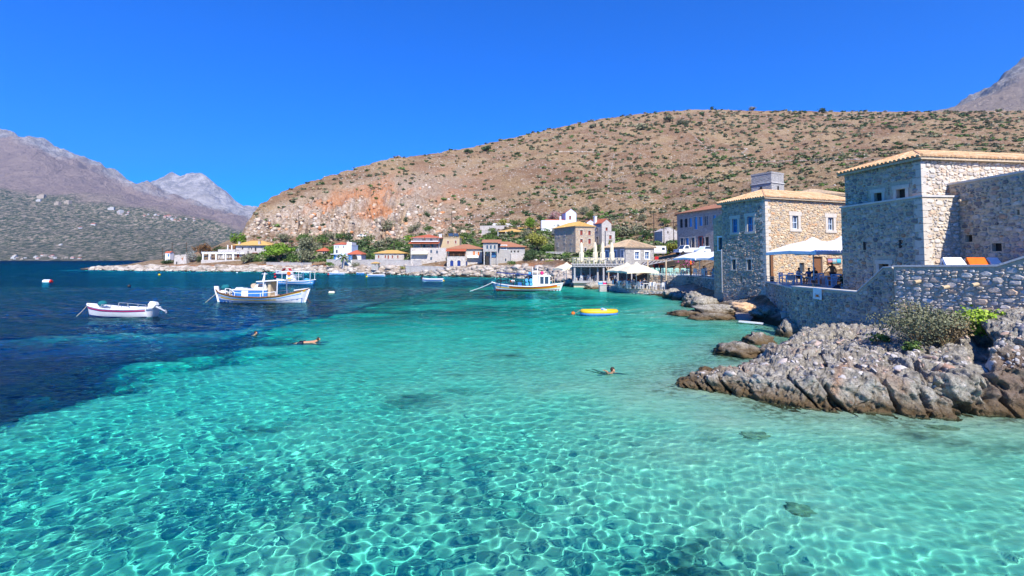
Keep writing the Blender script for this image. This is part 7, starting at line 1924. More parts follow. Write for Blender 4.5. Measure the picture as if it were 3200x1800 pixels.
BE = [('pelvis', 'spine'), ('spine', 'chest'), ('chest', 'neck'), ('neck', 'head'), ('head', 'top'), ('head', 'nose'), ('chest', 'shl'), ('shl', 'ell'), ('ell', 'wrl'), ('wrl', 'hal'), ('chest', 'shr'), ('shr', 'elr'), ('elr', 'wrr'), ('wrr', 'har'),
      ('pelvis', 'hpl'), ('hpl', 'knl'), ('knl', 'anl'), ('anl', 'tol'), ('pelvis', 'hpr'), ('hpr', 'knr'), ('knr', 'anr'), ('anr', 'tor')]
for sd in 'lr':
    BE += [('wr' + sd, 'th' + sd)]
RAD = dict(pelvis=(.15, .11), spine=(.13, .10), chest=(.16, .11), neck=.052, head=(.078, .092), top=(.06, .07), nose=.02, sh=.06, el=.042, wr=.028, ha=(.034, .018), th=.013, hp=.085, kn=.06, an=.038, to=(.04, .03))
def body(P):
    J = {}
    for k, v in P.items():
        key = k if k in RAD else k[:2]
        J[k] = (*v, RAD[key])
    if 'nose' not in J:
        h = P['head']; J['nose'] = (h[0] + P.get('look', (0, -1))[0] * .1, h[1] + P.get('look', (0, -1))[1] * .1, h[2] - .01, .02)
    return J
def mirror(P):
    Q = {}
    for k, v in P.items():
        Q[k] = v
        if k.endswith('r') and k[:-1] in ('sh', 'el', 'wr', 'ha', 'th', 'hp', 'kn', 'an', 'to') and k[:-1] + 'l' not in P: Q[k[:-1] + 'l'] = (-v[0], v[1], v[2])
    return Q
SEAT = mirror(dict(pelvis=(0, 0, .53), spine=(0, .03, .72), chest=(0, .04, .95), neck=(0, .03, 1.10), head=(0, 0, 1.21), top=(0, .01, 1.29), nose=(0, -.10, 1.19),
    shr=(.17, .03, 1.01), elr=(.23, -.10, .78), wrr=(.13, -.32, .76), har=(.10, -.41, .77), thr=(.08, -.34, .79), hpr=(.09, -.02, .52), knr=(.13, -.42, .50), anr=(.13, -.40, .10), tor=(.13, -.53, .05)))
STAND = dict(pelvis=(0, 0, .93), spine=(0, -.01, 1.12), chest=(-.02, -.02, 1.36), neck=(-.03, -.03, 1.50), head=(-.06, -.06, 1.62), top=(-.06, -.05, 1.71), nose=(-.14, -.11, 1.60),
    shl=(-.20, -.02, 1.42), ell=(-.40, -.08, 1.24), wrl=(-.60, -.14, 1.04), hal=(-.67, -.16, .97), thl=(-.62, -.20, 1.01), shr=(.16, -.02, 1.42), elr=(.27, .02, 1.16), wrr=(.24, -.06, .92), har=(.235, -.09, .83), thr=(.20, -.10, .88),
    hpl=(-.09, 0, .90), knl=(-.11, -.02, .50), anl=(-.12, .02, .09), tol=(-.14, -.13, .04), hpr=(.09, 0, .90), knr=(.11, -.03, .50), anr=(.12, .02, .09), tor=(.14, -.12, .04))
SWIM = mirror(dict(pelvis=(0, .45, -.30), spine=(0, .30, -.20), chest=(0, .10, -.10), neck=(0, -.02, .03), head=(0, -.06, .15), top=(0, -.04, .24), nose=(0, -.17, .13),
    shr=(.17, .06, -.02), elr=(.36, -.12, -.03), wrr=(.42, -.34, -.02), har=(.42, -.43, -.02), thr=(.37, -.38, -.02), hpr=(.09, .50, -.32), knr=(.14, .85, -.42), anr=(.16, 1.2, -.35), tor=(.17, 1.35, -.36)))
FLOAT = mirror(dict(pelvis=(0, .72, .02), spine=(0, .46, .03), chest=(0, .20, .05), neck=(0, .04, .11), head=(0, -.06, .19), top=(0, -.02, .28), nose=(0, -.17, .19),
    shr=(.17, .16, .04), elr=(.38, -.06, -.02), wrr=(.40, -.30, -.03), har=(.40, -.40, -.03), thr=(.35, -.34, -.03), hpr=(.09, .80, .01), knr=(.12, 1.2, -.03), anr=(.13, 1.6, -.05), tor=(.13, 1.78, -.06)))
WAVE = dict(SWIM); WAVE.update(ell=(-.30, -.04, .12), wrl=(-.46, -.08, .20), hal=(-.54, -.09, .23), thl=(-.50, -.12, .23))
def fingers(P, mb):
    for sd, sg in (('l', -1), ('r', 1)):
        w = Vector(P['wr' + sd]); h = Vector(P['ha' + sd]); d = (h - w).normalized(); u = d.cross(Vector((0, 0, 1)));
        if u.length < .2: u = d.cross(Vector((1, 0, 0)))
        u.normalize(); n = u.cross(d)
        for k, ln in enumerate((.062, .074, .07, .055)):
            a = h + u * (k - 1.5) * .016; mb.tube([a - d * .02, a + d * ln * .55 - n * .004, a + d * ln - n * .022], [.009, .008, .006], 5)
BODIES = {}
def person(label, pose, loc, rz, cloth=None, shorts=None, hair='hair', group=None, scale=1.0, poses={'seat': SEAT, 'stand': STAND, 'swim': SWIM, 'float': FLOAT, 'wave': WAVE}):
    P = poses[pose]
    if pose not in BODIES:
        me = skin_body(body(P), BE, 'pelvis', 'person', MT['skin'])
        mb = MB(); fingers(P, mb)
        V = np.zeros((len(me.vertices), 3)); me.vertices.foreach_get('co', V.ravel()) if 0 else None
        vs = [tuple(v.co) for v in me.vertices]; fs = [tuple(p.vertices) for p in me.polygons]; b = len(vs)
        m2 = bpy.data.meshes.new('person'); m2.from_pydata(vs + mb.v, [], fs + [tuple(i + b for i in f) for f in mb.f]); m2.polygons.foreach_set('use_smooth', [True] * len(m2.polygons)); m2.materials.append(MT['skin'])
        BODIES[pose] = {'body': m2}
        h = Vector(P['head']); mb = MB(); mb.ball((h.x, h.y + .022, h.z + .035), .092, .098, .095, 10, 7)
        face = (Vector(P['nose']) - h).normalized()
        mb.v = [tuple(Vector(v) if (Vector(v) - h).dot(face) < .035 else Vector(v) - face * ((Vector(v) - h).dot(face) - .035)) for v in mb.v]
        hm = mb.mesh('hair', True); BODIES[pose]['hair'] = hm
        fat = lambda names, k: {n: (*P[n], tuple(c * k for c in RAD[n if n in RAD else n[:2]]) if isinstance(RAD[n if n in RAD else n[:2]], tuple) else RAD[n if n in RAD else n[:2]] * k) for n in names}
        tn = ['pelvis', 'spine', 'chest', 'shl', 'ell', 'shr', 'elr']; te = [e for e in BE if e[0] in tn and e[1] in tn]
        BODIES[pose]['shirt'] = skin_body(fat(tn, 1.13), te, 'pelvis', 'shirt', MT['cloth_white'])
        sn = ['pelvis', 'hpl', 'knl', 'hpr', 'knr']; J = fat(sn, 1.2)
        for k in ('knl', 'knr'):
            a = Vector(P['hp' + k[2]]); c = a.lerp(Vector(P[k]), .72); J[k] = (c.x, c.y, c.z, .085)
        BODIES[pose]['shorts'] = skin_body(J, [e for e in BE if e[0] in sn and e[1] in sn], 'pelvis', 'shorts', MT['cloth_blue'])
    B = BODIES[pose]
    o = bpy.data.objects.new('person', B['body']); COL.objects.link(o); o.location = loc; o.rotation_euler = (0, 0, rz); o.scale = (scale,) * 3
    tag(o, label, 'person', group)
    def dress(key, m):
        kk = key + m
        if kk not in B:
            B[kk] = B[key].copy(); B[kk].materials.clear(); B[kk].materials.append(MT[m])
        put(key, B[kk], o)
    dress('hair', hair)
    if cloth: dress('shirt', cloth)
    if shorts: dress('shorts', shorts)
    return o
person('swimmer nearest the viewer with dark hair and one arm lifted', 'wave', onz(1912, 1168, -.02), R(35), None, None)
person('swimmer with head and shoulders out, below the big fishing boat', 'swim', onz(798, 1048, -.03), R(60), None, None)
person('swimmer stretched flat in the water, body trailing to the left', 'float', onz(992, 1072, -.02), R(97), None, 'cloth_dark')
person('distant swimmer, a pale speck near the spit', 'swim', onz(629, 859, 0), R(30), None, None)

# ================================================================== TAVERNA
def chair_parts(m):
    P = {}
    mb = MB(); mb.box(-.2, .2, -.2, .2, .43, .47); P['seat'] = mb.mesh('seat')
    mb = MB(); mb.box(-.2, .2, .17, .2, .82, .92); mb.box(-.2, .2, .17, .2, .62, .69); mb.bar((-.16, .185, .47), (.16, .185, .84), .035); mb.bar((.16, .183, .47), (-.16, .183, .84), .035); P['backrest'] = mb.mesh('backrest')
    for k, (x, y, z) in enumerate(((-.18, -.18, .43), (.18, -.18, .43), (-.18, .18, .92), (.18, .18, .92))):
        mb = MB(); mb.bar((x, y, 0), (x, y, z), .045); P['leg%d' % k] = mb.mesh('leg')
    for me in P.values(): me.materials.append(MT[m])
    return P
CH = {m: chair_parts(m) for m in ('white', 'mint', 'canvas', 'bluewhite')}
def chair(label, m, loc, rz, group):
    t = thing('taverna_chair', label, 'chair', loc, rz, group)
    for k, me in CH[m].items(): put('leg' if k.startswith('leg') else k, me, t)
    return t
TB = {}
def table(label, loc, rz, group, m='white', w=.8, cloth=None):
    t = thing('taverna_table', label, 'table', loc, rz, group)
    if m not in TB:
        mb = MB(); mb.box(-.4, .4, -.4, .4, .70, .74); a = mb.mesh('tabletop'); a.materials.append(MT[m]); L_ = []
        for x in (-.35, .35):
            for y in (-.35, .35): mb = MB(); mb.bar((x, y, 0), (x, y, .70), .055); q = mb.mesh('leg'); q.materials.append(MT[m]); L_.append(q)
        TB[m] = [('tabletop', a)] + [('leg', q) for q in L_]
    for n, me in TB[m]: put(n, me, t)
    if cloth: part(t, 'tablecloth', cloth, lambda q: (q.box(-.44, .44, -.44, .44, .742, .755), q.box(-.44, .44, -.455, -.442, .35, .755)))
    return t
def umbrella_open(label, px, py_apex, py_rim, Y, width, base_z, m, rz=0.2, name='parasol', Zoff=0):
    a = at(px, py_apex, Y); zr = at(px, py_rim, Y).z
    t = thing(name, label, 'parasol', (a.x, a.y, base_z), rz)
    za, zr = a.z - base_z, zr - base_z; w = width / 2
    mb = MB(); n = 8; rim = []
    for i in range(n):
        an = 2 * math.pi * i / n + math.pi / 8 * 0; c, s_ = math.cos(an), math.sin(an); k = 1 / max(abs(c), abs(s_)); rim.append(Vector((c * k * w, s_ * k * w, zr - (.10 if i % 2 else .0))))
    mid = [Vector((p.x * .5, p.y * .5, zr + (za - zr) * .58)) for p in rim]; ap = Vector((0, 0, za))
    V = rim + mid + [ap]; Fc = []
    for i in range(n):
        j = (i + 1) % n; Fc += [(i, j, n + j, n + i), (n + i, n + j, 2 * n)]
    mb.add(V, Fc)
    mb.add(rim + [p - UP * .22 + Vector((p.x, p.y, 0)) * .0 for p in rim], [(i, n + i, n + (i + 1) % n, (i + 1) % n) for i in range(n)])
    mb.build('canopy', MT[m], t)
    part(t, 'top_vent', m, lambda q: q.loft([[(.35, -.35, za - .12), (.35, .35, za - .12), (-.35, .35, za - .12), (-.35, -.35, za - .12)], [(.05, -.05, za + .16), (.05, .05, za + .16), (-.05, .05, za + .16), (-.05, -.05, za + .16)]], True))
    part(t, 'pole', 'white', lambda q: q.tube([(0, 0, 0), (0, 0, za)], .045, 8)); part(t, 'base', 'concrete', lambda q: q.box(-.3, .3, -.3, .3, 0, .1))
    for i in range(n): mb = MB(); mb.bar((0, 0, zr + .1), mid[i] - UP * .04, .03); mb.bar(mid[i] - UP * .04, rim[i] - UP * .03, .03); mb.build('rib', MT['metal'], t)
    return t
def umbrella_closed(label, px, py_top, py_base, Y, z0):
    a = at(px, py_top, Y); t = thing('closed_parasol', label, 'parasol', (a.x, a.y, z0), 0, 'closed cream parasols on the balcony'); h = a.z - z0
    mb = MB(); rr = random.Random(px); rings = []
    for z, r in ((.25, .16), (.35, .22), (.5 * h, .24), (.55 * h, .17), (.8 * h, .16), (.95 * h, .10), (h, .02)):
        rings.append([(r * (1 + .22 * (-1) ** i) * math.cos(i * math.pi / 6) * (h / 2.6), r * (1 + .22 * (-1) ** i) * math.sin(i * math.pi / 6) * (h / 2.6), z) for i in range(12)])
    mb.loft(rings, True); mb.build('folded_canopy', MT['canvas'], t); part(t, 'pole', 'palewood', lambda q: q.tube([(0, 0, 0), (0, 0, h + .08)], .035, 6)); part(t, 'strap', 'palewood', lambda q: q.lathe([(.21, .52 * h), (.21, .55 * h)], 10))
# quay
qpts = [onz(px, py)[:2] for px, py in ((1898, 904), (1920, 909), (1945, 913), (1985, 918), (2030, 921), (2074, 924))]
qb = [tuple(at(2085, 900, 68)[:2]), tuple(at(2030, 900, 76)[:2]), tuple(at(1900, 900, 84)[:2])]
QZ = .70
t = thing('stone_quay', 'low curved stone quay carrying the lower taverna tables', 'quay', (0, 0, 0))
part(t, 'quay_body', 'mortar', lambda q: q.prism([tuple(p) for p in qpts] + qb, -1.6, QZ - .12)); part(t, 'paving', 'tan', lambda q: q.prism([tuple(p) for p in qpts] + qb, QZ - .118, QZ))
rg = random.Random(51); L_ = []
for a, c in zip(qpts[:-1], qpts[1:]):
    a = Vector((*a, 0)); c = Vector((*c, 0)); u = (c - a).normalized(); L_ += lay(a, u, Vector((u.y, -u.x, 0)), (c - a).length, -.3, QZ - .13, [], (.2, .5), (.14, .26), .92, rg, d=.07)
emit(L_, t, 'stone_pale', 150)
# upper terrace with its walls
uz = 2.55
ua, ub, uc = at(2025, 858, 66), at(2166, 858, 61.5), at(2264, 858, 49.8)
t = thing('upper_terrace', 'upper taverna terrace on a rubble wall whose right half lies in shade', 'terrace', (0, 0, 0))
up = [tuple(ua[:2]), tuple(ub[:2]), tuple(uc[:2]), (uc.x + 2.2, uc.y + 5), tuple(at(2262, 800, 72)[:2]), tuple(at(2050, 800, 80)[:2])]
part(t, 'terrace_body', 'mortar', lambda q: q.prism(up, -1.5, uz - .1)); part(t, 'paving', 'cement', lambda q: q.prism(up, uz - .098, uz))
L_ = []
for a, c in ((ua, ub), (ub, uc)):
    a = Vector((a.x, a.y, 0)); c = Vector((c.x, c.y, 0)); u = (c - a).normalized(); L_ += lay(a, u, Vector((u.y, -u.x, 0)), (c - a).length, .2, uz - .12, [], (.22, .5), (.15, .28), .93, rg, d=.07)
emit(L_, t, 'stone_grey', 280)
# deck, veranda, balcony
vz = 1.05; v0 = at(1795, 880, 79); vyaw = R(-6)
t = thing('wooden_veranda', 'grey wooden taverna veranda on posts with a balcony on top', 'veranda', (v0.x, v0.y, vz), vyaw); s = mpx(79)
Wv = (1960 - 1795) * s / math.cos(vyaw); hv = 2.35
part(t, 'deck', 'greywood', lambda q: q.box(-.3, Wv + 3.2, -.2, 6, -.28, 0)); part(t, 'deck_support', 'mortar', lambda q: q.box(-.1, Wv + 3, .3, 6, -2.2, -.282))
for px in (1796, 1817, 1845, 1868, 1885, 1930, 1972): part(t, 'post', 'greywood', lambda q: q.bar(((px - 1795) * s, .1 if px in (1796, 1885) else (1.6 if px in (1817, 1845) else .8), 0), ((px - 1795) * s, .1 if px in (1796, 1885) else (1.6 if px in (1817, 1845) else .8), hv), .26 if px in (1796, 1868, 1885) else .2))
part(t, 'braced_post', 'palewood', lambda q: (q.bar(((1900 - 1795) * s, -.15, 0), ((1900 - 1795) * s, -.15, hv), .16), q.bar(((1900 - 1795) * s, -.15, 1.6), ((1893 - 1795) * s, -.15, hv), .1), q.bar(((1900 - 1795) * s, -.15, 1.6), ((1908 - 1795) * s, -.15, hv), .1)))
part(t, 'beam', 'greywood', lambda q: q.box(-.3, Wv + 2.4, -.2, .1, hv, hv + .2))
for k in range(16): part(t, 'joist', 'greywood', lambda q: q.box(-.1 + k * .56, .02 + k * .56, -.3, 5, hv + .201, hv + .36))
part(t, 'balcony_floor', 'greywood', lambda q: q.box(-.3, Wv - .3, -.25, 5, hv + .362, hv + .5)); part(t, 'lower_roof', 'greywood', lambda q: q.box(Wv - .28, Wv + 2.5, -.3, 5, hv + .21, hv + .36))
part(t, 'back_wall', 'rubble_dark', lambda q: q.box(-.3, Wv + 3, 5.2, 5.6, -1, hv + .2))
bz_ = hv + .5
mb = MB(); mb.bar((-.25, -.2, bz_ + 1.0), (Wv - .35, -.2, bz_ + 1.0), .07); mb.build('top_rail', MT['greywood'], t)
for k in range(11): x = -.25 + k * (Wv - .1) / 10; part(t, 'baluster', 'greywood', lambda q: q.bar((x, -.2, bz_), (x, -.2, bz_ + 1.0), .06))
part(t, 'side_rail', 'greywood', lambda q: q.bar((-.25, -.2, bz_ + 1.0), (-.25, 4.5, bz_ + 1.0), .07))
VM = Matrix.Translation(t.location) @ Matrix.Rotation(vyaw, 4, 'Z')
for k in range(15):
    p = VM @ Vector((.15 + k * .55, .35 + (k % 3) * .12, bz_)); chair('pale cream wooden chair lined up behind the balcony rail', 'canvas', p, vyaw + R(180) + (k % 4 - 1.5) * .2, 'cream chairs along the balcony')
for k in range(4): table('small pale table on the balcony behind the row of cream chairs', VM @ Vector((1 + k * 1.9, 1.6, bz_)), vyaw, 'balcony tables', 'white')
for px, lb in ((1817, 'leftmost closed cream parasol, standing a little apart'), (1860, 'second closed cream parasol from the left, with a sagging skirt'), (1883, 'third closed cream parasol, narrow, left of the blue windows'), (1912, 'rightmost closed cream parasol, against the grey house wall')): umbrella_closed(lb, px, 757, 808, 80.2, vz + bz_)
# sloping shade roof and posts
P4 = [at(1998, 832, 72), at(2112, 809, 70), at(2132, 800, 78), at(2012, 820, 79)]
t = thing('shade_roof', 'sloping dark reed shade roof between veranda and upper terrace', 'shade roof', tuple(P4[0]))
part(t, 'roof_sheet', 'greywood', lambda q: q.add([p - P4[0] for p in P4] + [p - P4[0] - UP * .09 for p in P4], [(0, 1, 2, 3), (7, 6, 5, 4), (0, 4, 5, 1), (1, 5, 6, 2), (2, 6, 7, 3), (3, 7, 4, 0)]))
for k in range(9): a = P4[0].lerp(P4[1], k / 8) - P4[0]; c = P4[3].lerp(P4[2], k / 8) - P4[0]; part(t, 'batten', 'pole', lambda q: q.bar(a + UP * .05, c + UP * .05, .1))
for px, Yp, zb_, m_ in ((2024, 65, QZ, 'palewood'), (2081, 63.5, QZ, 'palewood')):
    a = at(px, 812, Yp); b_ = Vector((a.x, a.y, zb_)); part(t, 'post', m_, lambda q: q.bar(b_ - P4[0], a - P4[0], .15))
part(t, 'front_beam', 'palewood', lambda q: q.bar(at(2024, 813, 65) - P4[0], at(2081, 813, 63.5) - P4[0], .12))
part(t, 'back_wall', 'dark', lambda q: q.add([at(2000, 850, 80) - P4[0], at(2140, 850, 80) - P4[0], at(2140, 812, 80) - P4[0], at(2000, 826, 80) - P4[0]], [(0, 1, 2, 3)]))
a = at(2158, 812, 61.8); mb = MB(); mb.bar((a.x, a.y, uz), tuple(a), .18); tag(mb.build('wooden_post', MT['orange']), 'orange brown wooden post at the corner of the upper terrace', 'post')
for px, py0, py1, m_, lb in ((2050, 822, 843, 'red', 'tall red drinks cooler under the shade roof'), (2066, 824, 838, 'orange', 'orange counter unit beside the red drinks cooler')):
    a = at(px, py1, 76); t = thing('drinks_cooler', lb, 'cooler', (a.x, a.y, uz), 0); h = at(px, py0, 76).z - uz
    part(t, 'body', m_, lambda q: q.box(-.4, .4, -.3, .3, 0, h)); part(t, 'door', 'glass', lambda q: q.box(-.32, .32, -.33, -.302, .3, h - .15)); part(t, 'handle', 'white', lambda q: q.box(.33, .36, -.36, -.30, .5, h - .4))
# open parasols
umbrella_open('cream parasol on the left of the lower terrace pair', 1958, 824, 845, 67.5, 4.2, QZ, 'canvas', .3)
umbrella_open('cream parasol on the right of the lower terrace pair, nearest the water', 1988, 823, 846, 65.0, 4.4, QZ, 'canvas', .15)
umbrella_open('white parasol over the chairs of the upper terrace', 2186, 785, 805, 58.5, 4.4, uz, 'wcanvas', .25)
umbrella_open('white parasol pressed against the guesthouse corner', 2243, 783, 806, 55.5, 4.2, uz, 'wcanvas', .4)
umbrella_open('small cream parasol left of the veranda over the rocks', 1770, 823, 838, 86, 3.4, .9, 'canvas', .4)
umbrella_open('large white parasol over the cafe terrace by the guesthouse door', 2540, 748, 784, 36.5, 4.5, 2.62, 'wcanvas', .28)
umbrella_open('second white parasol, cut off by the stone annex', 2632, 744, 785, 37.6, 4.6, 2.62, 'wcanvas', .3)
# chairs, tables and guests: lower terrace
rg = random.Random(61)
cloths = ['cloth_blue', 'cloth_white', 'cloth_red', 'cloth_dark', 'cloth_white', 'skyblue']
def ring_of(px, Yt, z, n, lab_t, lab_c, lab_p, grp, seats, cm='white'):
    c = at(px, 890, Yt); c.z = z; table(lab_t, c, rg.uniform(-.2, .2), grp[0])
    for k in range(n):
        a = k * 2 * math.pi / n + rg.uniform(-.2, .2) + .4; p = c + Vector((math.sin(a), -math.cos(a), 0)) * .72
        chair(lab_c, cm, p, a + math.pi, grp[1])
        if k in seats: person(lab_p, 'seat', p + Vector((math.sin(a), -math.cos(a), 0)) * .02 + UP * -.03, a + math.pi, rg.choice(cloths), rg.choice(['cloth_dark', 'cloth_blue', 'cloth_white']), group=grp[2])
G = ('tables on the lower terrace', 'white chairs on the lower terrace', 'guests on the lower terrace')
for px, Yt, n, st_ in ((1932, 69.5, 4, (1, 2, 3)), (1950, 66.8, 4, (1, 3)), (1968, 70.5, 4, (0, 2)), (1978, 65.2, 4, (2,)), (2000, 67.8, 4, (1, 2, 3)), (2016, 64.0, 4, (3,)), (2040, 66.5, 4, ()), (2058, 62.8, 4, ())):
    ring_of(px, Yt, QZ, n, 'white taverna table on the lower terrace by the water', 'white wooden chair around a table of the lower terrace', 'seated guest at a table under the cream parasols', G, st_)
G = ('tables on the wooden deck', 'chairs on the wooden deck', 'guests on the wooden deck')
for px, Yt, st_ in ((1808, 81, (1, 3)), (1830, 81.5, (0, 2)), (1856, 81, (1, 2)), (1878, 82, (3,)), (1912, 80.5, (0, 1, 2))):
    ring_of(px, Yt, vz, 4, 'white table in the shade of the wooden veranda', 'white chair in the shade of the wooden veranda', 'guest seated in the shade of the veranda', G, st_)
# mint chairs on the upper terrace
for k in range(13):
    p = at(2034 + k * 10.2, 858, 65.2 - k * .32); p.z = uz; p.y += .5 + (k % 2) * .55; chair('mint green chair in the row along the upper terrace edge', 'mint', p, R(180) + (k % 3 - 1) * .35, 'mint chairs on the upper terrace')
for k in range(4): p = at(2050 + k * 30, 858, 67 - k * .9); p.z = uz; table('mint green table behind the row of mint chairs', p, .2, 'mint tables on the upper terrace', 'mint')
G = ('tables on the upper terrace', 'chairs under the white parasol', 'guests of the shaded terrace')
for px, Yt, st_ in ((2188, 60.5, (1,)), (2215, 58.0, (0, 2))): ring_of(px, Yt, uz, 4, 'table under the white parasol of the upper terrace', 'white chair under the white parasol of the upper terrace', 'guest under the white parasol of the upper terrace', G, st_)
p = at(2242, 850, 54.0); person('guest in dark blue sitting at the guesthouse corner', 'seat', (p.x, p.y, uz), R(60), 'cloth_dark', 'cloth_dark'); chair('white chair under the guest in dark blue', 'white', (p.x, p.y, uz), R(60), 'corner chairs')
p = at(2255, 850, 52.3); person('guest in a light blue shirt right at the guesthouse wall', 'seat', (p.x, p.y, uz), R(70), 'skyblue', 'cloth_white'); chair('white chair under the guest in the light blue shirt', 'white', (p.x, p.y, uz), R(70), 'corner chairs')
# coolers on the little pillar and a child on the ladder
p = onz(1886, 912); t = thing('stone_pillar', 'short concrete pillar in the water beside the quay', 'pillar', (p.x, p.y + .6, 0)); part(t, 'shaft', 'concrete', lambda q: q.box(-.5, .5, -.4, .4, -1.6, .95)); part(t, 'cap', 'cement', lambda q: q.box(-.56, .56, -.46, .46, .952, 1.04))
for dx, m_, lb in ((-.34, 'skyblue', 'blue cool box on the concrete pillar'), (.30, 'pink', 'pink cool box on the concrete pillar')):
    t = thing('cool_box', lb, 'cool box', (p.x + dx, p.y + .55, 1.042)); part(t, 'body', m_, lambda q: q.box(-.28, .28, -.2, .2, 0, .32)); part(t, 'lid', 'white', lambda q: q.box(-.29, .29, -.21, .21, .322, .38)); part(t, 'handle', 'white', lambda q: q.bar((-.2, -.23, .3), (.2, -.23, .3), .03))
p = onz(1897, 911); t = thing('boarding_ladder', 'metal bathing ladder at the end of the quay', 'ladder', (p.x + .1, p.y + .25, 0))
for x in (-.2, .2): part(t, 'rail', 'metal', lambda q: q.tube([(x, 0, -1.2), (x, 0, 1.1), (x, .5, 1.15)], .03, 6))
for k in range(5): part(t, 'rung', 'metal', lambda q: q.bar((-.2, 0, -.8 + k * .35), (.2, 0, -.8 + k * .35), .04))
person('child in blue swimwear climbing the bathing ladder', 'stand', (p.x + .1, p.y - .1, -.35), R(170), 'cloth_blue', 'cloth_blue', scale=.75)
# --- cafe terrace beside the guesthouse
cz = 2.62
def cafe(px, py, Y): p = at(px, py, Y); return Vector((p.x, p.y, cz))
for px, Y, rz_, lb in ((2446, 39.5, .3, 'leftmost blue white cafe chair beside the brown terrace post'), (2472, 39.0, 2.6, 'blue white cafe chair with a cross back left of the seated woman'), (2490, 39.6, -1.2, 'blue white cafe chair tucked at the middle cafe table'), (2545, 37.0, 3.3, 'blue white cafe chair facing the viewer beside the man in blue'), (2572, 38.2, 2.0, 'blue white cafe chair behind the standing man'), (2600, 35.4, 3.2, 'blue white cafe chair right in front of the shirtless man'), (2622, 35.6, 2.4, 'blue white cafe chair hung with dark clothes, at the right')):
    chair(lb, 'bluewhite', cafe(px, 880, Y), rz_, 'blue white cafe chairs')
for px, Y, lb, cl in ((2458, 38.6, 'cafe table with a white cloth at the terrace rail', 'cloth_white'), (2505, 38.6, 'bare pale cafe table where the woman and man in blue sit', None), (2582, 36.6, 'pale cafe table beside the shirtless man', None)): table(lb, cafe(px, 880, Y), .3, 'cafe tables', 'bluewhite', cloth=cl)
person('woman in a white top sitting behind the cafe table', 'seat', cafe(2498, 880, 39.6), R(5), 'cloth_white', 'cloth_dark')
person('man in a blue shirt and light shorts sitting at the cafe table', 'seat', cafe(2528, 880, 38.2), R(-70), 'cloth_blue', 'cloth_white')
person('man in a dark shirt behind the man in blue', 'seat', cafe(2546, 880, 39.6), R(-40), 'cloth_dark', 'cloth_dark')
person('shirtless man in dark shorts standing and leaning on a chair', 'stand', cafe(2602, 880, 37.0), R(-8), None, 'cloth_dark')
q_ = at(2544, 893, 30.5); person('sun tanned woman in a black top sitting behind the terrace wall', 'seat', (q_.x, q_.y, 1.95), R(75), None, 'cloth_dark')
q2 = at(2565, 893, 29.8); table('blue white table behind the terrace wall', (q2.x, q2.y, 1.95), .2, 'wall side tables', 'bluewhite')
q3 = at(2612, 893, 28.4); chair('chair draped with dark towels behind the terrace wall', 'white', (q3.x, q3.y, 1.95), R(200), 'wall side chairs'); mb = MB()
V_, Q_ = ico_rock(77, 2, .25); me = numpy_mesh('towel_heap', V_ * np.array((.32, .3, .36)) + np.array((q3.x, q3.y - .05, 2.75)), Q_, True); me.materials.append(MT['cloth_dark']); tag(put('towel_heap', me), 'dark towels and clothes heaped on a chair behind the terrace wall', 'towels')
t = thing('terrace_rail', 'thin dark pipe rail along the edge of the cafe terrace', 'railing', (0, 0, 0))
ra, rb = Vector((r0.x + .1, r0.y, 2.74)), Vector((r1.x + .3, r1.y + 1.0, 2.74))
part(t, 'rail', 'metal', lambda q: [q.bar(ra + UP * z, rb + UP * z, .035) for z in (.25, .45)] and None)
for k in range(7): a = ra.lerp(rb, k / 6); part(t, 'rail_post', 'metal', lambda q: q.bar(a, a + UP * .47, .04))
a = cafe(2412, 880, 41.0); mb = MB(); mb.bar(tuple(a), (a.x, a.y, cz + 2.5), .22); tag(mb.build('wooden_post', MT['wood']), 'brown painted post with a white notice by the guesthouse corner', 'post')
o = bpy.data.objects[-1] if 0 else None
a = cafe(2646, 880, 35.2); t = thing('potted_plant', 'dark leafy plant in a pale box at the annex wall', 'potted plant', a); part(t, 'planter', 'tan', lambda q: q.box(-.5, .5, -.25, .25, -.6, .1))
V, Q = leaf_cloud([(0, 0, .55, .5, .35, .5)], 260, .09, random.Random(3)); me = numpy_mesh('foliage', V, Q); me.materials.append(LF['dark']); put('foliage', me, t)
# paper sign with an orange crab on the terrace wall
q_ = at(2557, 914, 27.4); t = thing('paper_sign', 'white paper notice with an orange crab drawing hung on the terrace wall', 'sign', (0, 0, 0))
ux = Vector((math.cos(tyaw), math.sin(tyaw), 0)); nx_ = Vector((ux.y, -ux.x, 0))
k_ = 0
r_ = side(2545, 900); t0_ = (r_ * tw0.y - tw0.x) / (ux.x - r_ * ux.y); r_ = side(2572, 900); t1_ = (r_ * tw0.y - tw0.x) / (ux.x - r_ * ux.y)
PS = lambda u, z, d: Vector((tw0.x, tw0.y, 0)) + ux * (t0_ + (t1_ - t0_) * u) + nx_ * d + UP * z
zt_ = tw0.z + .06
part(t, 'sheet', 'white', lambda q: (q.quad(PS(0, zt_ - .60, .10), PS(1, zt_ - .63, .10), PS(1, zt_, .09), PS(0, zt_ + .02, .09)), q.quad(PS(0, zt_ + .02, .088), PS(1, zt_, .088), PS(1, zt_ - .63, .098), PS(0, zt_ - .6, .098))))
mb = MB(); n = 14
mb.add([PS(.5 + .16 * math.cos(2 * math.pi * i / n), zt_ - .42 + .07 * math.sin(2 * math.pi * i / n), .106) for i in range(n)], [tuple(range(n))])
for sg in (-1, 1):
    for k in range(3): mb.bar(PS(.5 + sg * .14, zt_ - .40 - k * .03, .107), PS(.5 + sg * (.30 - k * .03), zt_ - .44 - k * .05, .107), .014, .004)
    mb.bar(PS(.5 + sg * .12, zt_ - .38, .107), PS(.5 + sg * .26, zt_ - .30, .107), .02, .004)
mb.build('crab_drawing', MT['orange'], t)

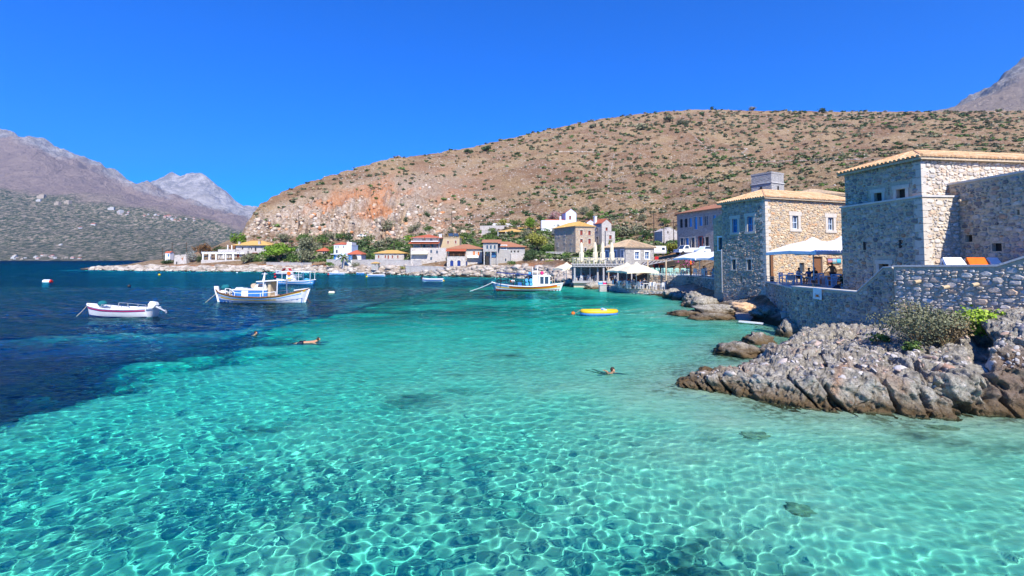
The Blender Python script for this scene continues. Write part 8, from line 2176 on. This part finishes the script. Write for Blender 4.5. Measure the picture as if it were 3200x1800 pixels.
# ================================================================== SCRUB AND STONES ON THE HILL
rg = random.Random(71); r_ = np.random.default_rng(72)
SM = {}
for lf in ('olive', 'green', 'dark', 'dry'):
    for k in range(3):
        V, Q = leaf_cloud([(0, 0, .35, .62, .62, .42), (.35, .1, .25, .42, .4, .3), (-.3, -.2, .28, .42, .45, .32), (.0, .3, .5, .35, .35, .3)], 90, .17, random.Random(500 + k)); V[:, 2] = np.maximum(V[:, 2], -.1)
        me = numpy_mesh('shrub', V, Q); me.materials.append(LF[lf]); SM[(lf, k)] = me
def hill_point(px, T):
    ci = int(np.clip(np.interp((px - 1600) / F, LAND.a, np.arange(len(LAND.a))), 0, len(LAND.a) - 1)); r = int(np.argmin(np.abs(LAND.T[:, ci] - T)))
    return Vector((LAND.X[r, ci], LAND.Y[r, ci], LAND.Z[r, ci])), LAND.T[r, ci]
cand = []
while len(cand) < 8500:
    px = rg.uniform(790, 3300); T = rg.uniform(3.3, 7.97)
    den = 0.22 + .78 * float(smooth(1400, 2500, px)); 
    if 5.6 < T < 7.3 and px < 1400: den *= .22
    if T < 5.2: den = max(den, .9 if px < 2050 else .5)
    den *= .35 + 1.3 * float(vnoise(np.array(px * .012), np.array(T * 4.0), 15))
    if rg.random() > den: continue
    p, _ = hill_point(px, T)
    if px > 1880 and p.y < 96: continue
    s = rg.uniform(.8, 2.0) * (.5 + .0036 * p.y) * (1.2 if T < 5 else 1); s = min(s, 4.3)
    cand.append((s / p.y, px, p, s, rg.choice(('olive', 'green', 'olive', 'dark', 'dry' if T > 5 else 'green')), rg.randrange(3)))
cand.sort(key=lambda q: -q[0])
for _, px, p, s, lf, k in cand[:300]:
    o = put('shrub', SM[(lf, k)]); o.location = p; o.scale = (s, s, s * rg.uniform(.6, .9)); o.rotation_euler = (0, 0, rg.uniform(0, 6.28))
    tag(o, {'dark': 'dark green', 'olive': 'grey green', 'green': 'leaf green', 'dry': 'withered tan'}[lf] + ' low rounded shrub on the dry hillside ' + ('above the far bank' if px < 1300 else 'behind the middle of the village' if px < 1900 else 'behind the right hand stone buildings'), 'shrub', 'shrubs on the dry hillside')
def scatter(name, items, template, m, kind='stuff'):
    """many small pieces joined into one object"""
    V0, Q0 = template; n = len(items); A_ = np.array([(p.x, p.y, p.z) for p, s, q in items]); S_ = np.array([(s, s, s * q) for p, s, q in items]); th = r_.uniform(0, 6.28, n)
    c, s_ = np.cos(th)[:, None], np.sin(th)[:, None]; X_ = V0[None, :, 0] * c - V0[None, :, 1] * s_; Y_ = V0[None, :, 0] * s_ + V0[None, :, 1] * c
    V = np.stack([X_ * S_[:, :1], Y_ * S_[:, 1:2], V0[None, :, 2] * S_[:, 2:3]], -1) + A_[:, None, :]
    Q = (Q0[None] + (np.arange(n) * len(V0))[:, None, None]).reshape(-1, Q0.shape[1])
    me = numpy_mesh(name, V.reshape(-1, 3), Q); me.materials.append(m); return tag(put(name, me), kind=kind)
for lf in ('olive', 'green', 'dark', 'dry'):
    sel = [(p, s, .75) for _, px, p, s, l, k in cand[300:] if l == lf]
    V, Q = leaf_cloud([(0, 0, .35, .62, .62, .42), (.35, .1, .25, .42, .4, .3), (-.3, -.2, .28, .42, .45, .32)], 24, .29, random.Random(600))
    if sel: scatter('hillside_scrub', sel, (V, Q), LF[lf])
# dry tufts and field stones
V, Q = leaf_cloud([(0, 0, .25, .5, .5, .3)], 12, .28, random.Random(601)); tufts = []
while len(tufts) < 4200:
    px = rg.uniform(770, 3300); T = rg.uniform(3.6, 7.95)
    if float(vnoise(np.array(px * .02), np.array(T * 5), 16)) < rg.random() * .9: continue
    p, _ = hill_point(px, T)
    if px > 1880 and p.y < 96: continue
    tufts.append((p, rg.uniform(.5, 1.3) * (.5 + .0022 * p.y), .7))
scatter('dry_grass_tufts', tufts, (V, Q), LF['dry'])
_g = (1 + 5 ** .5) / 2
oct_v = np.array([(-1, _g, 0), (1, _g, 0), (-1, -_g, 0), (1, -_g, 0), (0, -1, _g), (0, 1, _g), (0, -1, -_g), (0, 1, -_g), (_g, 0, -1), (_g, 0, 1), (-_g, 0, -1), (-_g, 0, 1)]) / 1.9 * r_.uniform(.72, 1.25, (12, 1)) * np.array((1.15, .95, .8))
oct_f = np.array([(0, 11, 5), (0, 5, 1), (0, 1, 7), (0, 7, 10), (0, 10, 11), (1, 5, 9), (5, 11, 4), (11, 10, 2), (10, 7, 6), (7, 1, 8), (3, 9, 4), (3, 4, 2), (3, 2, 6), (3, 6, 8), (3, 8, 9), (4, 9, 5), (2, 4, 11), (6, 2, 10), (8, 6, 7), (9, 8, 1)])
fs = piece_mat('bleached_field_stone', [(0.40, 0.34, 0.27), (0.52, 0.46, 0.38), (0.32, 0.26, 0.20), (0.58, 0.53, 0.46)], scale=1.2)
o8_v = np.array([(1, 0, 0), (.2, 1, .1), (-1, .1, 0), (0, -1, .2), (.1, .1, .8), (0, 0, -.6)], float); o8_f = np.array([(0, 1, 4), (1, 2, 4), (2, 3, 4), (3, 0, 4), (1, 0, 5), (2, 1, 5), (3, 2, 5), (0, 3, 5)])
stn = []
while len(stn) < 11000:
    px = rg.uniform(770, 3300); T = rg.uniform(3.2, 8.0)
    den = float(smooth(.35, .65, vnoise(np.array(px * .014 + T), np.array(T * 3.5), 19))) * (1.2 - .8 * float(smooth(1900, 2700, px)))
    if rg.random() > den: continue
    p, _ = hill_point(px, T)
    if px > 1880 and p.y < 96: continue
    stn.append((p, min(.6, math.exp(rg.gauss(-.95, .5))) * (.55 + .0026 * p.y), rg.uniform(.5, 1.1)))
scatter('field_stones', stn, (o8_v, o8_f), fs)
cl = []
while len(cl) < 800:
    px = rg.uniform(765, 1480); T = rg.uniform(5.7, 7.3); p, _ = hill_point(px, T)
    if rg.random() > float(smooth(1500, 1200, px)): continue
    cl.append((p, min(1.5, math.exp(rg.gauss(-.2, .45))), rg.uniform(.8, 1.6)))
scatter('cliff_rocks', cl, (oct_v, oct_f), piece_mat('cliff_rock', [(0.52, 0.46, 0.37), (0.42, 0.35, 0.26), (0.58, 0.52, 0.44), (0.50, 0.22, 0.09), (0.48, 0.41, 0.31), (0.34, 0.26, 0.18)], scale=0.5, b=0.9))
# shore rubble between the boulders
sr = []
while len(sr) < 3600:
    px = rg.uniform(290, 1800); T = rg.uniform(1.05, 2.3); p, _ = hill_point(px, T); sr.append((p, math.exp(rg.gauss(-.75, .5)) * (.35 + .0038 * p.y), rg.uniform(.4, .8)))
scatter('shore_rubble', sr, (oct_v, oct_f), SHM)
# old field walls climbing the slope
def field_wall(label, pts):
    t = thing('field_wall', label, 'wall', LAND.hit(*pts[0])); o = t.location.copy(); mb = MB()
    for (ax, ay), (bx, by) in zip(pts[:-1], pts[1:]):
        n = max(6, int(math.hypot(bx - ax, by - ay) / 5))
        for i in range(n):
            p = LAND.hit(ax + (bx - ax) * (i + rg.random() * .6) / n, ay + (by - ay) * (i + .5) / n); s = p.y * .0021 * rg.uniform(.6, 1.2)
            mb.add([tuple(p - o + Vector(v) * s) for v in oct_v], [tuple(int(c) for c in f) for f in oct_f])
    q = mb.build('drystone', fs, t); q['kind'] = 'stuff'
field_wall('old drystone wall climbing straight up the hillside above the white houses', [(1900, 608), (1905, 560), (1914, 510), (1920, 480)])
field_wall('zigzag drystone wall high on the hill above the lookout tower', [(2345, 505), (2320, 480), (2335, 465), (2215, 470), (2150, 410)])
field_wall('long level drystone wall behind the lookout tower', [(2350, 506), (2480, 503), (2600, 500), (2690, 498)])
field_wall('pale drystone wall band near the top of the hill', [(2530, 362), (2640, 361), (2700, 362)])
field_wall('level drystone wall in the middle of the left slope', [(1730, 476), (1800, 474), (1860, 476)])
field_wall('red earth bank edged with stones above the red roofed houses', [(1400, 702), (1480, 692), (1590, 684)])
for lb, px, a, b_, w_, lf in (('dark round tree on the skyline, left of a twin', 1464, 462, 482, 34, 'dark'), ('dark round tree on the skyline, right of its twin', 1518, 452, 474, 38, 'dark'), ('small leaning tree on the skyline', 1774, 395, 408, 16, 'dark'), ('small tree on the skyline beside the leaning one', 1792, 393, 406, 18, 'dark'), ('grey bush on the skyline further up', 1852, 385, 402, 28, 'olive'), ('small grey bush at the skyline beside it', 1880, 383, 396, 14, 'olive'),
    ('wide olive tree just below the skyline', 2005, 385, 408, 40, 'olive'), ('dark olive group near the white patch under the hilltop', 2095, 360, 382, 40, 'olive'), ('olive tree right of the dark olive group', 2128, 372, 390, 26, 'olive'), ('dark bushy tree alone on the hilltop skyline', 2574, 333, 356, 28, 'dark'), ('tiny tree at the top of the hill, left', 2226, 331, 344, 14, 'dark'), ('grey bare tree on the hilltop', 2355, 330, 346, 26, 'grey'), ('round tree below the hilltop line', 2412, 364, 382, 20, 'olive'), ('small round tree under the hilltop, left', 2150, 372, 392, 18, 'olive'), ('small olive tree at the left end of the olive group', 2050, 376, 394, 16, 'olive')):
    tree('hilltop_tree', lb, px, a, b_, w_, lf, trunk=.15, n=160, fine=1.7)
# ================================================================== FAR VILLAGES
far_m = [mat('far_white_wall', (0.50, 0.49, 0.47)), mat('far_cream_wall', (0.44, 0.37, 0.29)), MT['roof_red']]
FH = []
for k in range(4):
    mb = MB(); mb.box(-.5, .5, -.35, .35, -.6, .5)
    if k < 2: mb.add([(-.54, -.4, .5), (.54, -.4, .5), (.54, .4, .5), (-.54, .4, .5), (-.2, 0, .82), (.2, 0, .82)], [(0, 1, 5, 4), (1, 2, 5), (2, 3, 4, 5), (3, 0, 4)])
    else: mb.box(-.2, .45, -.25, .3, .502, .85)
    me = mb.mesh('far_house'); me.materials.append(far_m[k % 2]); me.materials.append(far_m[2])
    if k < 2:
        for i in range(6, len(me.polygons)): me.polygons[i].material_index = 1
    FH.append(me)
def far_house(px, py, wpx, k, label, group):
    p = MTN.hit(px, py); o = put('far_house', FH[k]); s = wpx * p.y / F * .72; o.location = (p.x, p.y, p.z); o.scale = (s, s, s * .62); o.rotation_euler = (0, 0, rg.uniform(-.4, .4)); tag(o, label, 'house', group)
for i in range(30): far_house(rg.choice((rg.uniform(100, 250), rg.uniform(105, 210), rg.uniform(40, 80))), rg.uniform(798, 811), rg.uniform(7, 15), rg.choice((2, 2, 3, 0, 3)), 'tiny white house in the hamlet on the far shore', 'houses of the far shore hamlet')
for i in range(34): px = rg.uniform(370, 640); far_house(px, 664 + (px - 370) * .10 + rg.uniform(-6, 9), rg.uniform(6, 12), rg.choice((0, 1, 0, 2)), 'tiny house of the village strung along the far slope', 'houses of the village on the far slope')
for px, py, w_, k, lb in ((130, 618, 26, 3, 'long pale building high on the far slope, the leftmost'), (121, 628, 16, 2, 'white house just below the long pale building'), (180, 638, 20, 3, 'cream building on the far slope right of the long pale one'), (212, 634, 22, 3, 'pale long house beside the cream building on the far slope'), (348, 655, 22, 2, 'white house at the left end of the far slope village'), (376, 664, 22, 2, 'blue white block in the far slope village'), (190, 766, 12, 2, 'lone white house low on the far slope'), (292, 703, 16, 0, 'red roofed house halfway down the far slope'), (250, 713, 14, 0, 'lone red roof left of the halfway house')):
    far_house(px, py, w_, k, lb, None)
